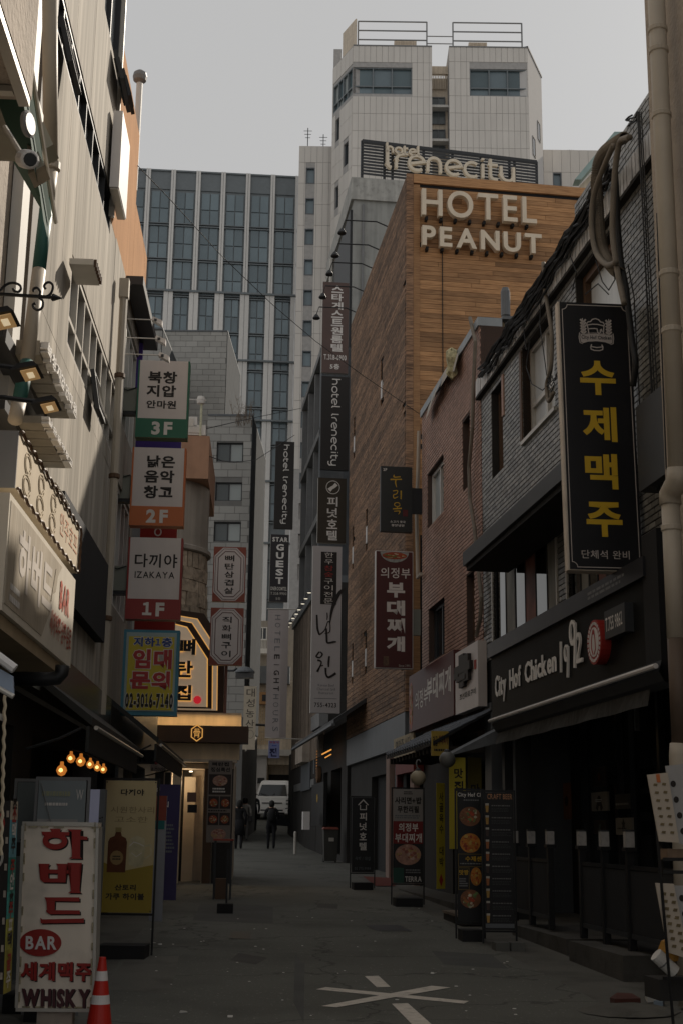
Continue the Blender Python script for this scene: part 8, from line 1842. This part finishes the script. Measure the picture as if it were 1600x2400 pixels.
mb = MB(); mb.hexa([F.w(a0 + .03, zg + .04, .0), F.w(a1 - .03, zg + .04, .0), F.w(a1 - .03, zg + .04, -.3), F.w(a0 + .03, zg + .04, -.3), F.w(a0, zt_, .05), F.w(a1, zt_, .05), F.w(a1, zt_, -.4), F.w(a0, zt_, -.4)]); obj('bin_body', mb, mat('bin_grey', (.05, .048, .042), .6, var=.2), t)
mb = MB(); mb.hexa([F.w(a0 - .02, zt_ + .002, .08), F.w(a1 + .02, zt_ + .002, .08), F.w(a1 + .02, zt_ + .002, -.42), F.w(a0 - .02, zt_ + .002, -.42), F.w(a0 + .02, zt_ + .07, .0), F.w(a1 - .02, zt_ + .07, .0), F.w(a1 - .02, zt_ + .07, -.36), F.w(a0 + .02, zt_ + .07, -.36)]); obj('lid', mb, mat('lid_red', (.16, .035, .02), .6), t)
obj('sticker', MB().box(F, *sub((a0, a1, zg, zt_), .35, .7, .25, .36), .045, .05), M['alu'], t)
for a in (a0 + .02, a1 - .06): obj('wheel', MB().tube([F.w(a, zg + .07, -.3), F.w(a + .04, zg + .07, -.3)], .07, 12), M['black'], t)
p0 = gpx(755, 1985); p1 = gpx(668, 1955)
ang = math.atan2(p0.y - p1.y, p0.x - p1.x); 
F = Frame(p1.x, p1.y, math.atan2(p0.y - p1.y, p0.x - p1.x)); Ln = (p0 - p1).length
t = thing('stone_planter', 'low rough brown stone planter wall along the right kerb', 'wall', F.w(Ln / 2, gz(45)))
for c_ in courses(0, Ln, gz(40) - .05, gz(48) + .42, .55, .2, .02, jw=.25):
    obj('stone', MB().box(F, *c_, -.4, .0 + .03 * rnd()), mat('planter_stone', (.075, .06, .045), .9, var=.3, isl=.3), t)
F = FR(44); r = F.rect(711, 1902, 726, 1937); tag(obj('white_tub', MB().box(F, r[0], r[1], r[2] - .1, r[3], -.4, 0), M['whiteclean']), 'white tub standing on the stone planter', 'tub')
F = FR(46); r = F.rect(690, 1895, 696, 1938); tag(obj('bollard', MB().lathe(F.w((r[0] + r[1]) / 2, gz(47)), [(.05, 0), (.05, .7), (.03, .73)], 12), M['alu']), 'pale metal bollard at the end of the stone planter', 'bollard')

DVn = 67.; F = FS(DVn, -6); x0, z1 = F.px(608, 1828); xa = F.px(598, 1900)[0]; xb = F.px(680, 1900)[0]; zg = gz(DVn)
cx_ = (xa + xb) / 2 - .02; wv = 1.74; s_ = 1.0
t = thing('delivery_truck', 'white cab-over delivery truck facing down the alley', 'truck', F.w(cx_, zg))
VW = mat('truck_white', (.85, .84, .82), .3, var=.04, spec=.6); hw_ = wv / 2
def loft(sections, m, name):   # sections: list of (z, halfwidth, front o, back o)
    mb = MB(); n0 = 0
    for z, h, of, ob in sections:
        mb.v += [F.w(cx_ - h, zg + z, of - .08), F.w(cx_ - h * .8, zg + z, of), F.w(cx_ + h * .8, zg + z, of), F.w(cx_ + h, zg + z, of - .08), F.w(cx_ + h, zg + z, ob), F.w(cx_ - h, zg + z, ob)]
    for i in range(len(sections) - 1):
        for k in range(6): a = i * 6 + k; b = i * 6 + (k + 1) % 6; mb.f.append((a, b, b + 6, a + 6)); mb.m.append(0)
    mb.f.append((5, 4, 3, 2, 1, 0)); mb.m.append(0); n = len(mb.v); mb.f.append((n - 6, n - 5, n - 4, n - 3, n - 2, n - 1)); mb.m.append(0)
    return obj(name, mb, m, t)
loft([(.32, hw_ * .93, .0, -1.6), (.5, hw_, .05, -1.6), (.8, hw_, .05, -1.6), (1.12, hw_ * .97, -.02, -1.6), (1.2, hw_ * .95, -.1, -1.6), (1.75, hw_ * .82, -.42, -1.6), (1.9, hw_ * .78, -.6, -1.6), (1.96, hw_ * .7, -.8, -1.6)], VW, 'cab')
obj('cargo_bed', MB().box(F, cx_ - hw_ * .98, cx_ + hw_ * .98, zg + .7, zg + 1.15, -1.65, -4.4), VW, t)
mb = MB(); G_ = [(1.18, .88, -.06), (1.74, .75, -.4)]
mb.hexa([F.w(cx_ - hw_ * .82, zg + 1.2, -.07), F.w(cx_ + hw_ * .82, zg + 1.2, -.07), F.w(cx_ + hw_ * .82, zg + 1.2, -.12), F.w(cx_ - hw_ * .82, zg + 1.2, -.12), F.w(cx_ - hw_ * .68, zg + 1.74, -.38), F.w(cx_ + hw_ * .68, zg + 1.74, -.38), F.w(cx_ + hw_ * .68, zg + 1.74, -.44), F.w(cx_ - hw_ * .68, zg + 1.74, -.44)]); obj('windscreen', mb, M['glassdark'], t)
obj('grille', MB().box(F, cx_ - .5, cx_ + .5, zg + .82, zg + .87, .04, .07), M['blackmatte'], t); obj('bumper', MB().box(F, cx_ - hw_ * .97, cx_ + hw_ * .97, zg + .36, zg + .66, .05, .12), VW, t)
obj('air_intake', MB().box(F, cx_ - .55, cx_ + .55, zg + .47, zg + .53, .12, .13), M['blackmatte'], t); obj('number_plate', MB().box(F, cx_ - .2, cx_ + .2, zg + .56, zg + .65, .121, .135), M['alu'], t)
for sx in (-1, 1):
    h_ = obj('headlight', MB().box(F, cx_ + sx * hw_ * .93 - .12, cx_ + sx * hw_ * .93 + (.12 if sx < 0 else .0), zg + .78, zg + 1.0, .0, .065), M['glassmid'], t); obj('lamp_core', MB().box(F, cx_ + sx * hw_ * .86 - .05, cx_ + sx * hw_ * .86 + .05, zg + .84, zg + .94, .066, .075), M['whiteclean'], h_)
    mi = obj('mirror', MB().box(F, cx_ + sx * (hw_ + .06) - .07, cx_ + sx * (hw_ + .06) + .07, zg + 1.15, zg + 1.42, -.1, -.02), M['black'], t); obj('mirror_arm', MB().tube([F.w(cx_ + sx * hw_ * .86, zg + 1.25, -.15), F.w(cx_ + sx * (hw_ + .06), zg + 1.3, -.1)], .02, 6), M['black'], mi)
    obj('wiper', MB().tube([F.w(cx_ + sx * .1 - .1, zg + 1.2, -.04), F.w(cx_ + sx * .35 - .25, zg + 1.32, -.1)], .012, 5), M['black'], t)
    w_ = obj('wheel', MB().tube([F.w(cx_ + sx * (hw_ - .14), zg + .3, -.75), F.w(cx_ + sx * (hw_ - .01), zg + .3, -.75)], .3, 18), M['black'], t); obj('rim', MB().tube([F.w(cx_ + sx * (hw_ - .0), zg + .3, -.75), F.w(cx_ + sx * (hw_ + .012), zg + .3, -.75)], .17, 14), M['alu'], w_)

def skinmesh(verts, edges, radii, name, m, parent, sub_=1, root=0):
    me = bpy.data.meshes.new(name); me.from_pydata(verts, edges, []); o = bpy.data.objects.new(name, me); GS.collection.objects.link(o)
    md = o.modifiers.new('s', 'SKIN'); md.use_smooth_shade = True; ss = o.modifiers.new('u', 'SUBSURF'); ss.levels = sub_; ss.render_levels = sub_
    for v, r_ in zip(me.skin_vertices[0].data, radii): v.radius = r_ if isinstance(r_, tuple) else (r_, r_)
    me.skin_vertices[0].data[root].use_root = True
    GS.view_layers[0].update(); dg = GS.view_layers[0].depsgraph; nm = bpy.data.meshes.new_from_object(o.evaluated_get(dg)); bpy.data.objects.remove(o)
    return nm
def person(label, x, yfoot, D, hgt, face, top, legs, walk=.25, hairc=None, long_coat=False, bag=None, arms_front=False):
    F = FS(D); a = F.px(x, yfoot)[0]; zg = gz(D)
    root = thing('person', label, 'person', F.w(a, zg), 'pedestrians in the alley'); k = hgt / 1.72
    V = [(0, 0, .95), (0, 0, 1.12), (0, 0, 1.32), (0, 0, 1.42), (0, 0, 1.5), (0, .01, 1.6), (0, 0, 1.7),
         (-.1, 0, .9), (-.1, walk * .5, .5), (-.1, walk * .3, .1), (-.1, walk * .3 + .13, .04),
         (.1, 0, .9), (.1, -walk * .2, .5), (.1, -walk * .8, .12), (.1, -walk * .8 + .12, .05),
         (-.19, 0, 1.38), (-.25, -.03, 1.12), (-.23, .1 + (.15 if arms_front else 0), .9 + (.22 if arms_front else 0)), (-.2, .17 + (.15 if arms_front else 0), .82 + (.3 if arms_front else 0)),
         (.19, 0, 1.38), (.25, -.04, 1.12), (.23, .08 + (.15 if arms_front else 0), .9 + (.22 if arms_front else 0)), (.2, .15 + (.15 if arms_front else 0), .82 + (.3 if arms_front else 0))]
    E = [(0, 1), (1, 2), (2, 3), (3, 4), (4, 5), (5, 6), (0, 7), (7, 8), (8, 9), (9, 10), (0, 11), (11, 12), (12, 13), (13, 14), (3, 15), (15, 16), (16, 17), (17, 18), (3, 19), (19, 20), (20, 21), (21, 22)]
    R_ = [(.15, .12), (.14, .11), (.17, .12), (.12, .09), .055, (.085, .1), (.06, .08), .1, .07, .05, .045, .1, .07, .05, .045, .07, .052, .042, .03, .07, .052, .042, .03]
    ca, sa = math.cos(face), math.sin(face)
    V = [((vx * ca - vy * sa) * k, (vx * sa + vy * ca) * k, vz * k) for vx, vy, vz in V]; R_ = [tuple(q * k for q in r_) if isinstance(r_, tuple) else r_ * k for r_ in R_]
    me = skinmesh(V, E, R_, 'body', None, root)
    for m_ in (M['skin'], top, legs, M['black']): me.materials.append(m_)
    for p in me.polygons:
        z = p.center.z / k; r2 = math.hypot(p.center.x, p.center.y) / k
        p.material_index = 0 if z > 1.47 or (z < .86 and r2 > .19 and z > .74) else (1 if z > (.55 if long_coat else .93) or (r2 > .17 and z > .84) else (3 if z < .09 else 2)); p.use_smooth = True
    o = bpy.data.objects.new('body', me); COL.objects.link(o); o.parent = root
    hc = hairc or M['hair']; hb = F.w(a, zg) + Vector((0, 0, 1.55 * k)) + Vector((sa * .015, -ca * .015, 0))
    obj('hair', MB().lathe(hb, [(.07 * k, -.06 * k if hairc is None else -.16 * k), (.098 * k, 0), (.105 * k, .08 * k), (.085 * k, .15 * k), (.03 * k, .185 * k), (.004, .19 * k)], 14), hc, root, smooth=True)
    if long_coat:
        mb = MB().lathe(F.w(a, zg) + Vector((0, 0, .5 * k)), [(.22 * k, 0), (.2 * k, .3 * k), (.16 * k, .55 * k)], 14); obj('coat_skirt', mb, top, root, smooth=True)
    bk = Vector((sa, -ca, 0)) 
    if bag == 'backpack': c_ = F.w(a, zg) + bk * .2 * k; mb = MB().lathe(c_ + Vector((0, 0, .98 * k)), [(.09, 0), (.15, .05), (.15, .3), (.1, .42), (.02, .44)], 12); obj('backpack', mb, M['blackmatte'], root, smooth=True)
    if bag == 'strap':
        mb = MB(); mb.tube([F.w(a - .14, zg + 1.42 * k, .02), F.w(a - .05, zg + 1.25 * k, .15), F.w(a + .1, zg + 1.05 * k, .15), F.w(a + .18, zg + .95 * k, .03)], .018, 6); obj('bag_strap', mb, M['black'], root); obj('shoulder_bag', MB().box(F, a + .12, a + .3, zg + .8 * k, zg + 1.0 * k, -.08, .1), M['black'], root)
    return root
BLK = mat('black_coat', (.012, .012, .014), .9, var=.2); WTE = mat('cream_jacket', (.34, .32, .29), .85, var=.08); DNM = mat('denim_blue', (.07, .1, .14), .85); PNT = mat('grey_trousers', (.13, .125, .12), .9); TLJ = mat('slate_jacket', (.04, .055, .065), .9)
person('person in a black jacket and trousers with backpack walking away in mid-alley', 635, 1987, 50, 1.72, 0.05, BLK, BLK, .12, bag='backpack', arms_front=True)
person('person in a long black coat with dark hair walking at the left of the alley', 559, 1988, 49.5, 1.72, .0, BLK, BLK, .3, long_coat=True, hairc=M['hair'])
person('person in a cream jacket with a dark bag strap walking behind the black coat', 573, 1966, 55, 1.68, 0, WTE, PNT, .3, bag='strap')
person('person in a slate jacket and black trousers with long hair farther up the alley', 594, 1944, 61, 1.68, 0, TLJ, BLK, .3, hairc=M['hair'])
person('person in a white top and pale jeans partly hidden by the restaurant banner', 541, 1962, 54, 1.7, 0, WTE, DNM, .2)
c = gpx(662, 1954); F = Frame(0, c.y, .5); a = F.px(664, 1940)[0]; zg = gz(c.y)
t = thing('parked_scooter', 'dark parked scooter seen at an angle before the white truck', 'scooter', F.w(a, zg))
for dx in (-.55, .55): w_ = obj('wheel', MB().tube([F.w(a + dx, zg + .24, -.05), F.w(a + dx, zg + .24, .05)], .24, 14), M['black'], t)
mb = MB(); mb.hexa([F.w(a - .5, zg + .35, .14), F.w(a + .45, zg + .3, .14), F.w(a + .45, zg + .3, -.14), F.w(a - .5, zg + .35, -.14), F.w(a - .6, zg + .8, .1), F.w(a + .05, zg + .72, .1), F.w(a + .05, zg + .72, -.1), F.w(a - .6, zg + .8, -.1)]); obj('scooter_body', mb, M['dark'], t)
mb = MB(); mb.hexa([F.w(a + .35, zg + .3, .16), F.w(a + .45, zg + .3, .16), F.w(a + .45, zg + .3, -.16), F.w(a + .35, zg + .3, -.16), F.w(a + .25, zg + 1.0, .12), F.w(a + .35, zg + 1.0, .12), F.w(a + .35, zg + 1.0, -.12), F.w(a + .25, zg + 1.0, -.12)]); obj('leg_shield', mb, M['dark'], t)
obj('handlebar', MB().tube([F.w(a + .25, zg + 1.05, -.3), F.w(a + .3, zg + 1.08, 0), F.w(a + .25, zg + 1.05, .3)], .02, 6), M['black'], t); obj('seat', MB().box(F, a - .55, a + .0, zg + .81, zg + .88, -.11, .11), M['blackmatte'], t)
obj('windshield', MB().box(F, a + .3, a + .32, zg + 1.08, zg + 1.4, -.18, .18), M['glassdark'], t)
bpy.data.scenes.remove(GS)
